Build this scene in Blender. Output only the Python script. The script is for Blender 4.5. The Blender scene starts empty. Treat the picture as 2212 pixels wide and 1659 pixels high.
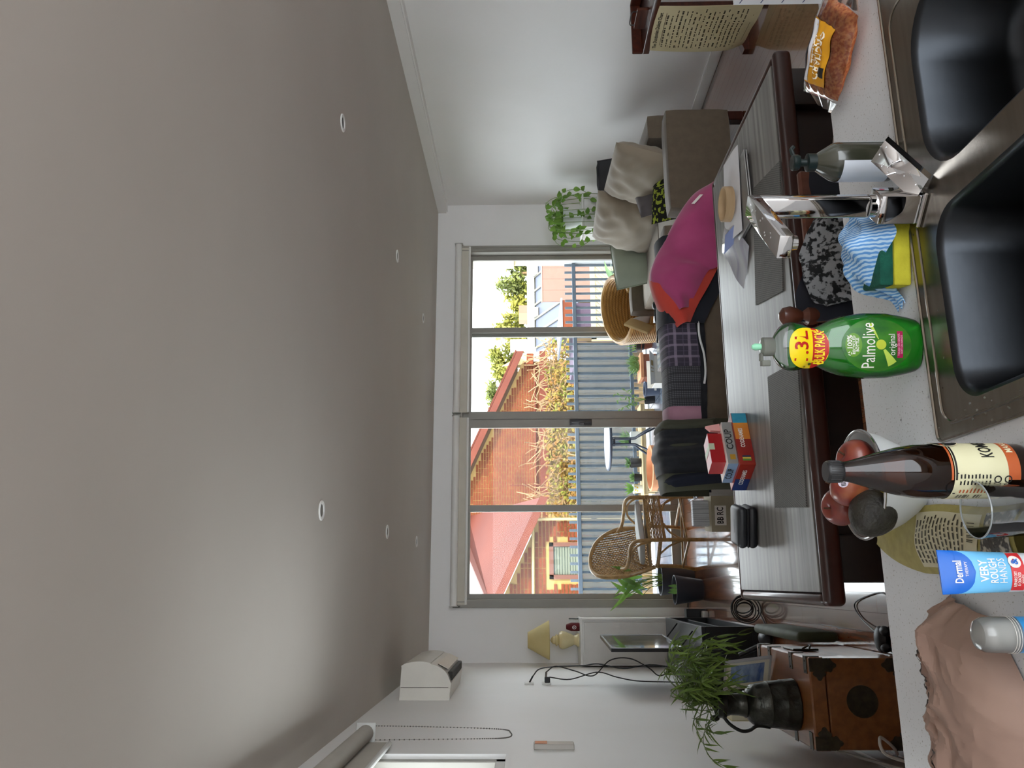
import bpy, bmesh, math, random
from mathutils import Vector, Matrix, Euler, noise
sc = bpy.context.scene
COL = sc.collection
PI = math.pi
R = math.radians
random.seed(7)

# ------------------------------------------------------------------ camera (phone held on its side: the picture lies on its side)
cam_d = bpy.data.cameras.new('camera')
cam = bpy.data.objects.new('camera', cam_d)
COL.objects.link(cam)
YAW, PITCH, ROLL, FPX = R(14.1224), R(1.0685), R(0.4030), 1704.06
_f = Vector((math.sin(YAW) * math.cos(PITCH), math.cos(YAW) * math.cos(PITCH), math.sin(PITCH)))
_r = Vector((math.cos(YAW), -math.sin(YAW), 0))
_d = _f.cross(_r)
_r2 = _r * math.cos(ROLL) + _d * math.sin(ROLL)
_d2 = _d * math.cos(ROLL) - _r * math.sin(ROLL)
m = Matrix((_d2, _r2, -_f)).transposed().to_4x4()
m.translation = (0, 0, 1.5)
cam.matrix_world = m
cam_d.sensor_fit = 'HORIZONTAL'
cam_d.sensor_width = 36.0
cam_d.lens = FPX / 2212 * 36.0
cam_d.clip_start = 0.05
cam_d.clip_end = 300
sc.camera = cam

# ------------------------------------------------------------------ sky, sun, exposure
W = bpy.data.worlds.new('sky')
sc.world = W
W.use_nodes = True
bgn = W.node_tree.nodes['Background']
bgn.inputs[0].default_value = (0.90, 0.95, 1.0, 1)
bgn.inputs[1].default_value = 3.3
sun_d = bpy.data.lights.new('sun', 'SUN')
sun_d.energy = 3.6
sun_d.angle = R(0.6)
sun_d.color = (1.0, 0.80, 0.55)
sun = bpy.data.objects.new('sun', sun_d)
COL.objects.link(sun)
SUN_DIR = Vector((-0.42, 0.95, -0.80))          # the way the light travels
sun.rotation_euler = SUN_DIR.to_track_quat('-Z', 'Y').to_euler()
sun.location = (10, -20, 20)
sc.view_settings.view_transform = 'Standard'
sc.view_settings.look = 'None'
sc.view_settings.gamma = 1.0
sc.view_settings.use_curve_mapping = False
sc.view_settings.exposure = 1.15
sc.cycles.max_bounces = 10
sc.cycles.diffuse_bounces = 5
sc.cycles.glossy_bounces = 5
sc.cycles.transmission_bounces = 10
sc.cycles.transparent_max_bounces = 16
sc.cycles.sample_clamp_indirect = 6.0
sc.cycles.caustics_reflective = False
sc.cycles.caustics_refractive = False

# ------------------------------------------------------------------ materials
def lin(c):
    if isinstance(c, str):
        c = [int(c[i:i + 2], 16) / 255 for i in (0, 2, 4)]
    return tuple((x / 12.92 if x <= 0.04045 else ((x + 0.055) / 1.055) ** 2.4) for x in c) + (1,)

def nd(nt, typ, **kw):
    n = nt.nodes.new(typ)
    for k, v in kw.items():
        if k.startswith('i_'):
            n.inputs[int(k[2:])].default_value = v
        else:
            setattr(n, k, v)
    return n

def mat(name, col, rough=0.5, metal=0.0, col2=None, var=1.0, scale=8.0, stretch=(1, 1, 1), detail=4.0, bump=0.0,
        bscale=60.0, bdist=0.002, spec=0.5, trans=0.0, ior=1.45, coat=0.0, sheen=0.0, rnd=0.0, emit=None, lo=0.35, hi=0.65, sss=0):
    """procedural surface: noise between two colours, a per-object tint shift, fine relief"""
    M = bpy.data.materials.new(name)
    M.use_nodes = True
    nt = M.node_tree
    p = nt.nodes['Principled BSDF']
    c1 = lin(col)
    p.inputs['Roughness'].default_value = rough
    p.inputs['Metallic'].default_value = metal
    p.inputs['Specular IOR Level'].default_value = spec
    p.inputs['IOR'].default_value = ior
    p.inputs['Transmission Weight'].default_value = trans
    p.inputs['Coat Weight'].default_value = coat
    p.inputs['Sheen Weight'].default_value = sheen
    tc = nd(nt, 'ShaderNodeTexCoord')
    mp = nd(nt, 'ShaderNodeMapping')
    mp.inputs['Scale'].default_value = stretch
    nt.links.new(tc.outputs['Object'], mp.inputs['Vector'])
    nz = nd(nt, 'ShaderNodeTexNoise')
    nz.inputs['Scale'].default_value = scale
    nz.inputs['Detail'].default_value = detail
    nt.links.new(mp.outputs[0], nz.inputs['Vector'])
    rp = nd(nt, 'ShaderNodeValToRGB')
    rp.color_ramp.elements[0].position = lo
    rp.color_ramp.elements[1].position = hi
    rp.color_ramp.elements[0].color = c1
    rp.color_ramp.elements[1].color = lin(col2) if col2 else tuple(min(1, x * (1 + 0.06 * var)) for x in c1[:3]) + (1,)
    nt.links.new(nz.outputs[0], rp.inputs[0])
    out = rp.outputs[0]
    if rnd:
        oi = nd(nt, 'ShaderNodeObjectInfo')
        hs = nd(nt, 'ShaderNodeHueSaturation')
        mr = nd(nt, 'ShaderNodeMapRange')
        mr.inputs[3].default_value = 1 - rnd
        mr.inputs[4].default_value = 1 + rnd
        nt.links.new(oi.outputs['Random'], mr.inputs[0])
        nt.links.new(mr.outputs[0], hs.inputs['Value'])
        nt.links.new(out, hs.inputs['Color'])
        out = hs.outputs[0]
    nt.links.new(out, p.inputs['Base Color'])
    if bump:
        bz = nd(nt, 'ShaderNodeTexNoise')
        bz.inputs['Scale'].default_value = bscale
        bz.inputs['Detail'].default_value = 5
        nt.links.new(mp.outputs[0], bz.inputs['Vector'])
        bp = nd(nt, 'ShaderNodeBump')
        bp.inputs['Strength'].default_value = bump
        bp.inputs['Distance'].default_value = bdist
        nt.links.new(bz.outputs[0], bp.inputs['Height'])
        nt.links.new(bp.outputs[0], p.inputs['Normal'])
    if emit:
        p.inputs['Emission Color'].default_value = lin(emit[0])
        p.inputs['Emission Strength'].default_value = emit[1]
    return M

def mat_pane(name, tint=(1, 1, 1), refl=1.0, rough=0.0):
    """thin window glass: see-through plus a Fresnel reflection"""
    M = bpy.data.materials.new(name)
    M.use_nodes = True
    nt = M.node_tree
    nt.nodes.clear()
    o = nd(nt, 'ShaderNodeOutputMaterial')
    t = nd(nt, 'ShaderNodeBsdfTransparent')
    t.inputs[0].default_value = (*tint, 1)
    g = nd(nt, 'ShaderNodeBsdfGlossy')
    g.inputs['Roughness'].default_value = rough
    f = nd(nt, 'ShaderNodeFresnel')
    f.inputs[0].default_value = 1.45
    mu = nd(nt, 'ShaderNodeMath', operation='MULTIPLY')
    mu.inputs[1].default_value = refl
    mx = nd(nt, 'ShaderNodeMixShader')
    nt.links.new(f.outputs[0], mu.inputs[0])
    nt.links.new(mu.outputs[0], mx.inputs[0])
    nt.links.new(t.outputs[0], mx.inputs[1])
    nt.links.new(g.outputs[0], mx.inputs[2])
    nt.links.new(mx.outputs[0], o.inputs[0])
    return M

def mat_leaf(name, col, col2, rough=0.45, tr=0.35, rnd=0.25, scale=6):
    M = mat(name, col, rough, col2=col2, scale=scale, rnd=rnd)
    nt = M.node_tree
    p = nt.nodes['Principled BSDF']
    o = nt.nodes['Material Output']
    tl = nd(nt, 'ShaderNodeBsdfTranslucent')
    src = p.inputs['Base Color'].links[0].from_socket
    nt.links.new(src, tl.inputs[0])
    mx = nd(nt, 'ShaderNodeMixShader')
    mx.inputs[0].default_value = tr
    nt.links.new(p.outputs[0], mx.inputs[1])
    nt.links.new(tl.outputs[0], mx.inputs[2])
    nt.links.new(mx.outputs[0], o.inputs[0])
    return M

def mat_weave(name, c1, c2, fx=200, fy=200, rough=0.8, axis=(0, 1), bump=0.4, dist=0.002, noise=0.0, c3=None):
    """crossed threads along two object axes"""
    M = bpy.data.materials.new(name)
    M.use_nodes = True
    nt = M.node_tree
    p = nt.nodes['Principled BSDF']
    p.inputs['Roughness'].default_value = rough
    tc = nd(nt, 'ShaderNodeTexCoord')
    sp = nd(nt, 'ShaderNodeSeparateXYZ')
    nt.links.new(tc.outputs['Object'], sp.inputs[0])
    res = []
    for ax, fr in zip(axis, (fx, fy)):
        a = nd(nt, 'ShaderNodeMath', operation='MULTIPLY')
        a.inputs[1].default_value = fr
        nt.links.new(sp.outputs[ax], a.inputs[0])
        s = nd(nt, 'ShaderNodeMath', operation='SINE')
        nt.links.new(a.outputs[0], s.inputs[0])
        res.append(s)
    mu = nd(nt, 'ShaderNodeMath', operation='MULTIPLY')
    nt.links.new(res[0].outputs[0], mu.inputs[0])
    nt.links.new(res[1].outputs[0], mu.inputs[1])
    ma = nd(nt, 'ShaderNodeMath', operation='MULTIPLY_ADD')
    ma.inputs[1].default_value = 0.5
    ma.inputs[2].default_value = 0.5
    nt.links.new(mu.outputs[0], ma.inputs[0])
    src = ma.outputs[0]
    if noise:
        nz = nd(nt, 'ShaderNodeTexNoise')
        nz.inputs['Scale'].default_value = 40
        mm = nd(nt, 'ShaderNodeMath', operation='MULTIPLY_ADD')
        mm.inputs[1].default_value = noise
        nt.links.new(tc.outputs['Object'], nz.inputs['Vector'])
        nt.links.new(nz.outputs[0], mm.inputs[0])
        nt.links.new(src, mm.inputs[2])
        src = mm.outputs[0]
    rp = nd(nt, 'ShaderNodeValToRGB')
    rp.color_ramp.elements[0].color = lin(c1)
    rp.color_ramp.elements[1].color = lin(c2)
    nt.links.new(src, rp.inputs[0])
    nt.links.new(rp.outputs[0], p.inputs['Base Color'])
    bp = nd(nt, 'ShaderNodeBump')
    bp.inputs['Strength'].default_value = bump
    bp.inputs['Distance'].default_value = dist
    nt.links.new(src, bp.inputs['Height'])
    nt.links.new(bp.outputs[0], p.inputs['Normal'])
    return M

def mat_stripes(name, base, bands, axis=(0, 2), rough=0.9):
    """woven checks: bands = (axis index, period, width, offset, colour); drawn over base"""
    M = bpy.data.materials.new(name)
    M.use_nodes = True
    nt = M.node_tree
    p = nt.nodes['Principled BSDF']
    p.inputs['Roughness'].default_value = rough
    p.inputs['Sheen Weight'].default_value = 0.2
    tc = nd(nt, 'ShaderNodeTexCoord')
    sp = nd(nt, 'ShaderNodeSeparateXYZ')
    nt.links.new(tc.outputs['Object'], sp.inputs[0])
    cur = None
    for ax, per, wid, off, col in bands:
        a = nd(nt, 'ShaderNodeMath', operation='MULTIPLY_ADD')
        a.inputs[1].default_value = 1 / per
        a.inputs[2].default_value = off + 100
        nt.links.new(sp.outputs[ax], a.inputs[0])
        fr = nd(nt, 'ShaderNodeMath', operation='FRACT')
        nt.links.new(a.outputs[0], fr.inputs[0])
        lt = nd(nt, 'ShaderNodeMath', operation='LESS_THAN')
        lt.inputs[1].default_value = wid
        nt.links.new(fr.outputs[0], lt.inputs[0])
        h = nd(nt, 'ShaderNodeMath', operation='MULTIPLY')
        h.inputs[1].default_value = 0.6
        nt.links.new(lt.outputs[0], h.inputs[0])
        mx = nd(nt, 'ShaderNodeMix', data_type='RGBA')
        nt.links.new(h.outputs[0], mx.inputs[0])
        if cur is None:
            mx.inputs[6].default_value = lin(base)
        else:
            nt.links.new(cur, mx.inputs[6])
        mx.inputs[7].default_value = lin(col)
        cur = mx.outputs[2]
    nt.links.new(cur, p.inputs['Base Color'])
    return M

# ------------------------------------------------------------------ geometry builder
class MB:
    def __init__(s):
        s.v, s.f, s.m = [], [], []
    def add(s, vs, fs, mi=0):
        n = len(s.v)
        s.v += [Vector(v) for v in vs]
        s.f += [tuple(i + n for i in f) for f in fs]
        s.m += [mi] * len(fs)
        return s
    def box(s, x0, x1, y0, y1, z0, z1, mi=0):
        vs = [(x, y, z) for x in (x0, x1) for y in (y0, y1) for z in (z0, z1)]
        return s.add(vs, [(0, 1, 3, 2), (4, 6, 7, 5), (0, 4, 5, 1), (2, 3, 7, 6), (0, 2, 6, 4), (1, 5, 7, 3)], mi)
    def bbox(s, x0, x1, y0, y1, z0, z1, b=0.01, seg=2, mi=0, mtx=None):
        bm = bmesh.new()
        bmesh.ops.create_cube(bm, size=1)
        for v in bm.verts:
            v.co = Vector(((x0 + x1) / 2 + v.co.x * (x1 - x0), (y0 + y1) / 2 + v.co.y * (y1 - y0), (z0 + z1) / 2 + v.co.z * (z1 - z0)))
        b = min(b, 0.49 * min(x1 - x0, y1 - y0, z1 - z0))
        bmesh.ops.bevel(bm, geom=bm.edges[:], offset=b, segments=seg, profile=0.5, affect='EDGES')
        return s.bm(bm, mi, mtx)
    def bm(s, bm, mi=0, mtx=None):
        bm.verts.index_update()
        vs = [(mtx @ v.co) if mtx else v.co.copy() for v in bm.verts]
        fs = [tuple(v.index for v in f.verts) for f in bm.faces]
        bm.free()
        return s.add(vs, fs, mi)
    def tube(s, pts, r, seg=8, cap=True, closed=False, mi=0):
        pts = [Vector(p) for p in pts]
        n = len(pts)
        rr = r if isinstance(r, (list, tuple)) else [r] * n
        up = None
        rings = []
        for i, p in enumerate(pts):
            if closed:
                t = pts[(i + 1) % n] - pts[i - 1]
            else:
                t = (pts[min(i + 1, n - 1)] - pts[max(i - 1, 0)])
            if t.length < 1e-9:
                t = Vector((0, 0, 1))
            t.normalize()
            if up is None:
                up = t.orthogonal().normalized()
            up = (up - t * up.dot(t))
            if up.length < 1e-6:
                up = t.orthogonal()
            up.normalize()
            w = t.cross(up)
            rings.append([p + (up * math.cos(2 * PI * k / seg) + w * math.sin(2 * PI * k / seg)) * rr[i] for k in range(seg)])
        vs = [v for rg in rings for v in rg]
        fs = []
        for i in range(n if closed else n - 1):
            a, b = i * seg, ((i + 1) % n) * seg
            for k in range(seg):
                k2 = (k + 1) % seg
                fs.append((a + k, a + k2, b + k2, b + k))
        if cap and not closed:
            fs.append(tuple(range(seg))[::-1])
            fs.append(tuple((n - 1) * seg + k for k in range(seg)))
        return s.add(vs, fs, mi)
    def lathe(s, prof, c=(0, 0, 0), seg=24, mi=0, sx=1.0, sy=1.0, capb=True, capt=True, mtx=None):
        """prof: (radius, height) from bottom to top about z through c"""
        c = Vector(c)
        vs, fs = [], []
        for r_, z in prof:
            for k in range(seg):
                a = 2 * PI * k / seg
                q = Vector((r_ * sx * math.cos(a), r_ * sy * math.sin(a), z))
                vs.append(c + (mtx @ q if mtx else q))
        for i in range(len(prof) - 1):
            for k in range(seg):
                k2 = (k + 1) % seg
                fs.append((i * seg + k, i * seg + k2, (i + 1) * seg + k2, (i + 1) * seg + k))
        if capb and prof[0][0] > 1e-6:
            fs.append(tuple(range(seg))[::-1])
        if capt and prof[-1][0] > 1e-6:
            fs.append(tuple((len(prof) - 1) * seg + k for k in range(seg)))
        return s.add(vs, fs, mi)
    def prism(s, poly, d, mi=0):
        """closed 3-D polygon pushed along vector d"""
        d = Vector(d)
        n = len(poly)
        vs = [Vector(p) for p in poly] + [Vector(p) + d for p in poly]
        fs = [tuple(range(n))[::-1], tuple(range(n, 2 * n))] + [(i, (i + 1) % n, n + (i + 1) % n, n + i) for i in range(n)]
        return s.add(vs, fs, mi)
    def grid(s, fn, nu, nv, mi=0, th=0.0, wrap=False):
        """surface fn(u,v) on 0..1; th gives it thickness along the normal"""
        P = [[Vector(fn(i / nu, j / nv)) for j in range(nv + 1)] for i in range(nu + 1)]
        vs = [p for row in P for p in row]
        w = nv + 1
        fs = [(i * w + j, (i + 1) * w + j, (i + 1) * w + j + 1, i * w + j + 1) for i in range(nu) for j in range(nv)]
        if th:
            N = []
            for i in range(nu + 1):
                for j in range(nv + 1):
                    a = P[min(i + 1, nu)][j] - P[max(i - 1, 0)][j]
                    b = P[i][min(j + 1, nv)] - P[i][max(j - 1, 0)]
                    q = a.cross(b)
                    N.append(q.normalized() if q.length > 1e-12 else Vector((0, 0, 1)))
            n = len(vs)
            vs = vs + [v + q * th for v, q in zip(vs, N)]
            fs2 = [tuple(i + n for i in f[::-1]) for f in fs]
            ed = []
            for i in range(nu):
                ed.append((i * w, i * w + n, (i + 1) * w + n, (i + 1) * w))
                ed.append((i * w + nv, (i + 1) * w + nv, (i + 1) * w + nv + n, i * w + nv + n))
            for j in range(nv):
                ed.append((j, j + 1, j + 1 + n, j + n))
                ed.append((nu * w + j, nu * w + j + n, nu * w + j + 1 + n, nu * w + j + 1))
            fs = fs + fs2 + ed
        return s.add(vs, fs, mi)
    def ell(s, c, rx, ry, rz, seg=20, rings=12, mi=0, fn=None, mtx=None):
        c = Vector(c)
        vs, fs = [], []
        for i in range(rings + 1):
            t = PI * i / rings
            for k in range(seg):
                a = 2 * PI * k / seg
                q = Vector((math.sin(t) * math.cos(a), math.sin(t) * math.sin(a), -math.cos(t)))
                if fn:
                    q = Vector(fn(q))
                q = Vector((q.x * rx, q.y * ry, q.z * rz))
                vs.append(c + (mtx @ q if mtx else q))
        for i in range(rings):
            for k in range(seg):
                k2 = (k + 1) % seg
                fs.append((i * seg + k, i * seg + k2, (i + 1) * seg + k2, (i + 1) * seg + k))
        return s.add(vs, fs, mi)
    def xf(s, mtx, start=0):
        for i in range(start, len(s.v)):
            s.v[i] = mtx @ s.v[i]
        return s
    def obj(s, name, mats, parent=None, smooth=True, auto=35):
        me = bpy.data.meshes.new(name)
        off = Vector((0, 0, 0))
        q = parent
        while q is not None:
            off += q.location
            q = q.parent
        me.from_pydata([tuple(v - off) for v in s.v], [], s.f)
        me.validate()
        mats = mats if isinstance(mats, (list, tuple)) else [mats]
        for M in mats:
            me.materials.append(M)
        if len(mats) > 1 and len(me.polygons) == len(s.m):
            me.polygons.foreach_set('material_index', s.m)
        bm = bmesh.new()
        bm.from_mesh(me)
        bmesh.ops.remove_doubles(bm, verts=bm.verts, dist=1e-6)
        bmesh.ops.recalc_face_normals(bm, faces=bm.faces)
        bm.to_mesh(me)
        bm.free()
        if smooth:
            me.polygons.foreach_set('use_smooth', [True] * len(me.polygons))
            try:
                me.set_sharp_from_angle(angle=R(auto))
            except Exception:
                pass
        me.update()
        o = bpy.data.objects.new(name, me)
        COL.objects.link(o)
        if parent is not None:
            o.parent = parent
        return o

def tag(o, label, cat, group=None, kind=None):
    o['label'] = label
    o['category'] = cat
    if group:
        o['group'] = group
    if kind:
        o['kind'] = kind
    return o

def thing(name, label, cat, loc=(0, 0, 0), group=None):
    o = bpy.data.objects.new(name, None)
    COL.objects.link(o)
    o.location = loc
    o.empty_display_size = 0.05
    return tag(o, label, cat, group)

def struct(o):
    o['kind'] = 'structure'
    return o

def copy_tree(o, parent=None):
    c = o.copy()
    COL.objects.link(c)
    c.parent = parent
    for ch in list(o.children):
        copy_tree(ch, c)
    return c

_tc = {}
def text_geo(s, size=1.0, space=1.0, bold=False):
    """glyph triangles of a string, centred, in the xy plane, cap height about 0.7*size"""
    key = (s, space, bold)
    if key not in _tc:
        cu = bpy.data.curves.new('t', 'FONT')
        cu.body = s
        cu.align_x = 'CENTER'
        cu.align_y = 'CENTER'
        cu.space_character = space
        cu.resolution_u = 2
        if bold:
            cu.offset = 0.018
        o = bpy.data.objects.new('t', cu)
        COL.objects.link(o)
        bpy.context.view_layer.update()
        me = o.evaluated_get(bpy.context.evaluated_depsgraph_get()).to_mesh()
        _tc[key] = ([v.co.copy() for v in me.vertices], [tuple(p.vertices) for p in me.polygons])
        bpy.data.objects.remove(o)
        bpy.data.curves.remove(cu)
    vs, fs = _tc[key]
    return [v * size for v in vs], fs

def put_text(mb, s, size, fn, mi=0, space=1.0, bold=False, sx=1.0, width=None):
    vs, fs = text_geo(s, size, space, bold)
    if width:
        w = max(v.x for v in vs) - min(v.x for v in vs)
        sx = width / w
    mb.add([fn(v.x * sx, v.y) for v in vs], fs, mi)

def frame(o, ux, uy):
    o, ux, uy = Vector(o), Vector(ux).normalized(), Vector(uy).normalized()
    n = ux.cross(uy)
    return lambda x, y, z=0.0: o + ux * x + uy * y + n * z

def smooth_path(pts, n=6):
    """Catmull-Rom through the points"""
    P = [Vector(p) for p in pts]
    P = [P[0] * 2 - P[1]] + P + [P[-1] * 2 - P[-2]]
    out = []
    for i in range(1, len(P) - 2):
        for k in range(n):
            t = k / n
            a, b, c, d = P[i - 1], P[i], P[i + 1], P[i + 2]
            out.append(0.5 * ((2 * b) + (c - a) * t + (2 * a - 5 * b + 4 * c - d) * t * t + (3 * b - a - 3 * c + d) * t ** 3))
    out.append(P[-2])
    return out

def leaf_geo(mb, base, direc, up, L, w, curl=0.25, n=4, mi=0, fold=0.15):
    """a pointed leaf blade with a midrib fold and a droop"""
    d = Vector(direc).normalized()
    u = Vector(up)
    u = (u - d * u.dot(d))
    u = u.normalized() if u.length > 1e-6 else d.orthogonal().normalized()
    s_ = d.cross(u)
    b = Vector(base)
    vs, fs = [], []
    for i in range(n + 1):
        t = i / n
        c = b + d * (L * t) - u * (curl * L * t * t)
        hw = w * 0.5 * math.sin(PI * min(1, 0.06 + 0.94 * t) ** 0.8)
        if i == n:
            hw = w * 0.02
        vs += [c + s_ * hw + u * fold * hw, c, c - s_ * hw + u * fold * hw]
    for i in range(n):
        a, q = 3 * i, 3 * i + 3
        fs += [(a, a + 1, q + 1, q), (a + 1, a + 2, q + 2, q + 1)]
    mb.add(vs, fs, mi)

def wob(x, y, z, f=9.0, s=0.0):
    """cheap smooth wobble in -1..1 for cloth folds"""
    return (math.sin(x * f + 1.3 * y * f + s) + math.sin(1.7 * y * f - 0.8 * z * f + 2 * s) + math.sin(2.3 * z * f + 0.6 * x * f + 3 * s)) / 3
# ================================================================== THE ROOM
XL, XR, YB, YR, ZC = -0.72, 3.91, 7.70, -2.6, 2.43
M_wall = mat('wall_paint', 'edecea', 0.5, col2='f1f0ef', scale=1.3, bump=0.03, bscale=120)
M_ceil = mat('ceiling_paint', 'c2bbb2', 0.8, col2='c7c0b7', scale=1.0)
M_white = mat('white_gloss_paint', 'e4e3df', 0.35, scale=3)
M_alu = mat('grey_powder_coated_aluminium', '9a978f', 0.4, scale=6)
M_alu2 = mat('pale_aluminium', 'c6c6c2', 0.35, scale=6)
M_dark = mat('black_plastic', '15151a', 0.45, col2='1c1c20')
M_pane = mat_pane('window_glass', (0.97, 0.985, 0.98), 0.25)

def mat_floor():
    M = mat('jarrah_boards', '5d3420', 0.2, col2='8a5636', scale=3.0, stretch=(14, 1.2, 14), detail=6, rnd=0.38, bump=0.05, bscale=8, coat=1.0)
    p = M.node_tree.nodes['Principled BSDF']
    p.inputs['Coat Roughness'].default_value = 0.07
    return M
M_floor = mat_floor()
M_gap = mat('floor_gap', '2a1a12', 0.6)

fl = struct(MB().box(XL - 0.1, XR + 0.1, YR, YB + 0.02, -0.10, -0.016).obj('floor', M_gap))
random.seed(3)
nb = 55
bw = (XR - XL) / nb
plank_mesh = {}
for i in range(nb):
    x = XL + bw * (i + 0.5)
    y = YR if False else 1.0 - random.random() * 1.2
    while y < YB:
        L = random.choice((1.4, 1.8, 2.2, 2.6))
        y2 = min(y + L, YB)
        if y2 - y < 0.25:
            y2 = YB if y2 >= YB else y2
        key = round(y2 - y, 2)
        if y2 > 1.3:
            if key not in plank_mesh:
                o = MB().box(-bw / 2 + 0.0006, bw / 2 - 0.0006, 0.0006, key - 0.0006, -0.016, 0).obj('plank', M_floor, fl, smooth=False)
                plank_mesh[key] = o.data
            else:
                o = bpy.data.objects.new('plank', plank_mesh[key])
                COL.objects.link(o)
                o.parent = fl
            o.location = (x, y, 0)
        y = y2
struct(MB().box(XL, XR, YR, 0.95, -0.016, 0).obj('floor_kitchen', M_floor))

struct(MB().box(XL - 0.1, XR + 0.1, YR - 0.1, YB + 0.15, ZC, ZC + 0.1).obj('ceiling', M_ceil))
# left wall with its high window
WY0, WY1, WZ0, WZ1 = 2.2, 3.70, 1.60, 2.20
wl = MB()
wl.box(XL - 0.14, XL, YR, YB, 0, WZ0).box(XL - 0.14, XL, YR, YB, WZ1, ZC)
wl.box(XL - 0.14, XL, YR, WY0, WZ0, WZ1).box(XL - 0.14, XL, WY1, YB, WZ0, WZ1)
struct(wl.obj('wall_left', M_wall, smooth=False))
struct(MB().box(XR, XR + 0.14, YR, YB, 0, ZC).obj('wall_right', M_wall, smooth=False))
DX0, DX1, DZ = -0.23, 3.43, 2.21
wb = MB()
wb.box(XL, DX0, YB, YB + 0.15, 0, ZC).box(DX1, XR + 0.14, YB, YB + 0.15, 0, ZC).box(DX0, DX1, YB, YB + 0.15, DZ, ZC)
struct(wb.obj('wall_back', M_wall, smooth=False))
# the kitchen end behind the camera: unseen wall, wide opening added for fill daylight
wr = MB()
wr.box(XL, XR, YR - 0.14, YR, 2.3, ZC).box(XL, XR, YR - 0.14, YR, 0, 0.3)
wr.box(XL, -0.5, YR - 0.14, YR, 0.3, 2.3).box(3.7, XR, YR - 0.14, YR, 0.3, 2.3)
struct(wr.obj('wall_rear', M_wall, smooth=False))
rf = MB()
rf.box(XL - 0.4, XR + 0.5, YR - 2.0, YB + 0.6, 2.72, 2.86)  # unseen slab; rear overhang added to block the sun from the opening
struct(rf.obj('roof', mat('roof_sheet', '8c8c88', 0.6)))
# skirting and cornice
for nm, x0, x1, y0, y1 in (('baseboard_left', XL, XL + 0.018, YR, YB), ('baseboard_right', XR - 0.018, XR, YR, YB),
                           ('baseboard_back', DX1 + 0.02, XR - 0.018, YB - 0.018, YB)):
    b = MB().bbox(x0, x1, y0, y1, 0, 0.085, 0.006, 2)
    struct(b.obj(nm, M_white))
tr = MB().box(XR - 0.09, XR, YR, YB, 2.342, ZC).box(XR - 0.075, XR, YR, YB, 2.330, 2.342)
struct(tr.obj('trim_1', M_wall, smooth=False))

# ------------------------------------------------------------------ sliding door
dr = bpy.data.objects.new('door_1', None)
COL.objects.link(dr)
dr['kind'] = 'structure'
fr = MB()
for x0, x1 in ((DX0, DX0 + 0.075), (DX1 - 0.075, DX1)):
    fr.bbox(x0, x1, YB - 0.03, YB + 0.13, 0, DZ, 0.004, 1)
    xm = (x0 + x1) / 2
    fr.box(xm - 0.022, xm - 0.014, YB - 0.036, YB, 0, DZ).box(xm + 0.012, xm + 0.02, YB - 0.036, YB, 0, DZ)
fr.box(DX0, DX1, YB - 0.03, YB + 0.13, DZ - 0.07, DZ).box(DX0, DX1, YB - 0.03, YB + 0.13, -0.03, 0.018)
for k in range(3):
    fr.box(DX0 + 0.075, DX1 - 0.075, YB + 0.01 + 0.04 * k, YB + 0.018 + 0.04 * k, 0.018, 0.032)
fr.obj('door_frame', M_alu, dr)
panels = ((-0.155, 0.735, 0.085, 0.05, 0.065), (0.665, 1.585, 0.045, 0.065, 0.09), (1.575, 2.545, 0.045, 0.085, 0.055), (2.455, 3.355, 0.085, 0.065, 0.05))
for i, (x0, x1, yo, sl, sr) in enumerate(panels):
    y0, y1 = YB + yo - 0.018, YB + yo + 0.018
    pf = MB()
    pf.bbox(x0, x0 + sl, y0, y1, 0.03, 2.14, 0.003, 1).bbox(x1 - sr, x1, y0, y1, 0.03, 2.14, 0.003, 1)
    pf.box(x0 + sl, x1 - sr, y0, y1, 0.03, 0.115).box(x0 + sl, x1 - sr, y0, y1, 2.06, 2.14)
    po = pf.obj('door_panel', M_alu, dr)
    MB().box(x0 + sl - 0.004, x1 - sr + 0.004, YB + yo - 0.003, YB + yo + 0.003, 0.11, 2.065).obj('glass_pane', M_pane, po)
    if i == 1:
        h = MB().bbox(x1 - 0.075, x1 - 0.01, y0 - 0.02, y0, 0.855, 1.075, 0.006, 2).bbox(x1 - 0.05, x1 - 0.035, y0 - 0.05, y0 - 0.02, 0.87, 1.06, 0.006, 2)
        h.bbox(x1 - 0.07, x1 - 0.05, y0 - 0.035, y0 - 0.018, 0.93, 0.985, 0.004, 1)
        h.obj('door_handle', mat('dark_grey_metal', '4a4a4c', 0.35, 0.3), po)

# roller blinds over the door
def blind(x0, x1, lab):
    t = thing('roller_blind', lab, 'blind', ((x0 + x1) / 2, YB - 0.05, 2.08))
    b = MB()
    b.tube([(x0, YB - 0.06, 2.20), (x1, YB - 0.06, 2.20)], 0.034, 16)
    b.obj('roller_tube', M_white, t)
    MB().bbox(x0 + 0.01, x1 - 0.01, YB - 0.034, YB - 0.028, 2.09, 2.19, 0.002, 1).obj('blind_fabric', mat('blind_fabric_' + str(int(x0 * 10)), 'cfcabd', 0.85), t)
    MB().bbox(x0 + 0.012, x1 - 0.012, YB - 0.042, YB - 0.022, 2.075, 2.097, 0.005, 2).obj('bottom_rail', M_white, t)
    for xe in (x0 - 0.004, x1 - 0.002):
        MB().bbox(xe, xe + 0.006, YB - 0.1, YB - 0.002, 2.155, 2.24, 0.003, 1).obj('bracket', M_alu2, t)
blind(-0.215, 1.60, 'rolled up white roller blind above the glass door, nearest the wall air conditioner')
blind(1.63, 3.43, 'rolled up white roller blind above the glass door, on the sofa side')

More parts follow.
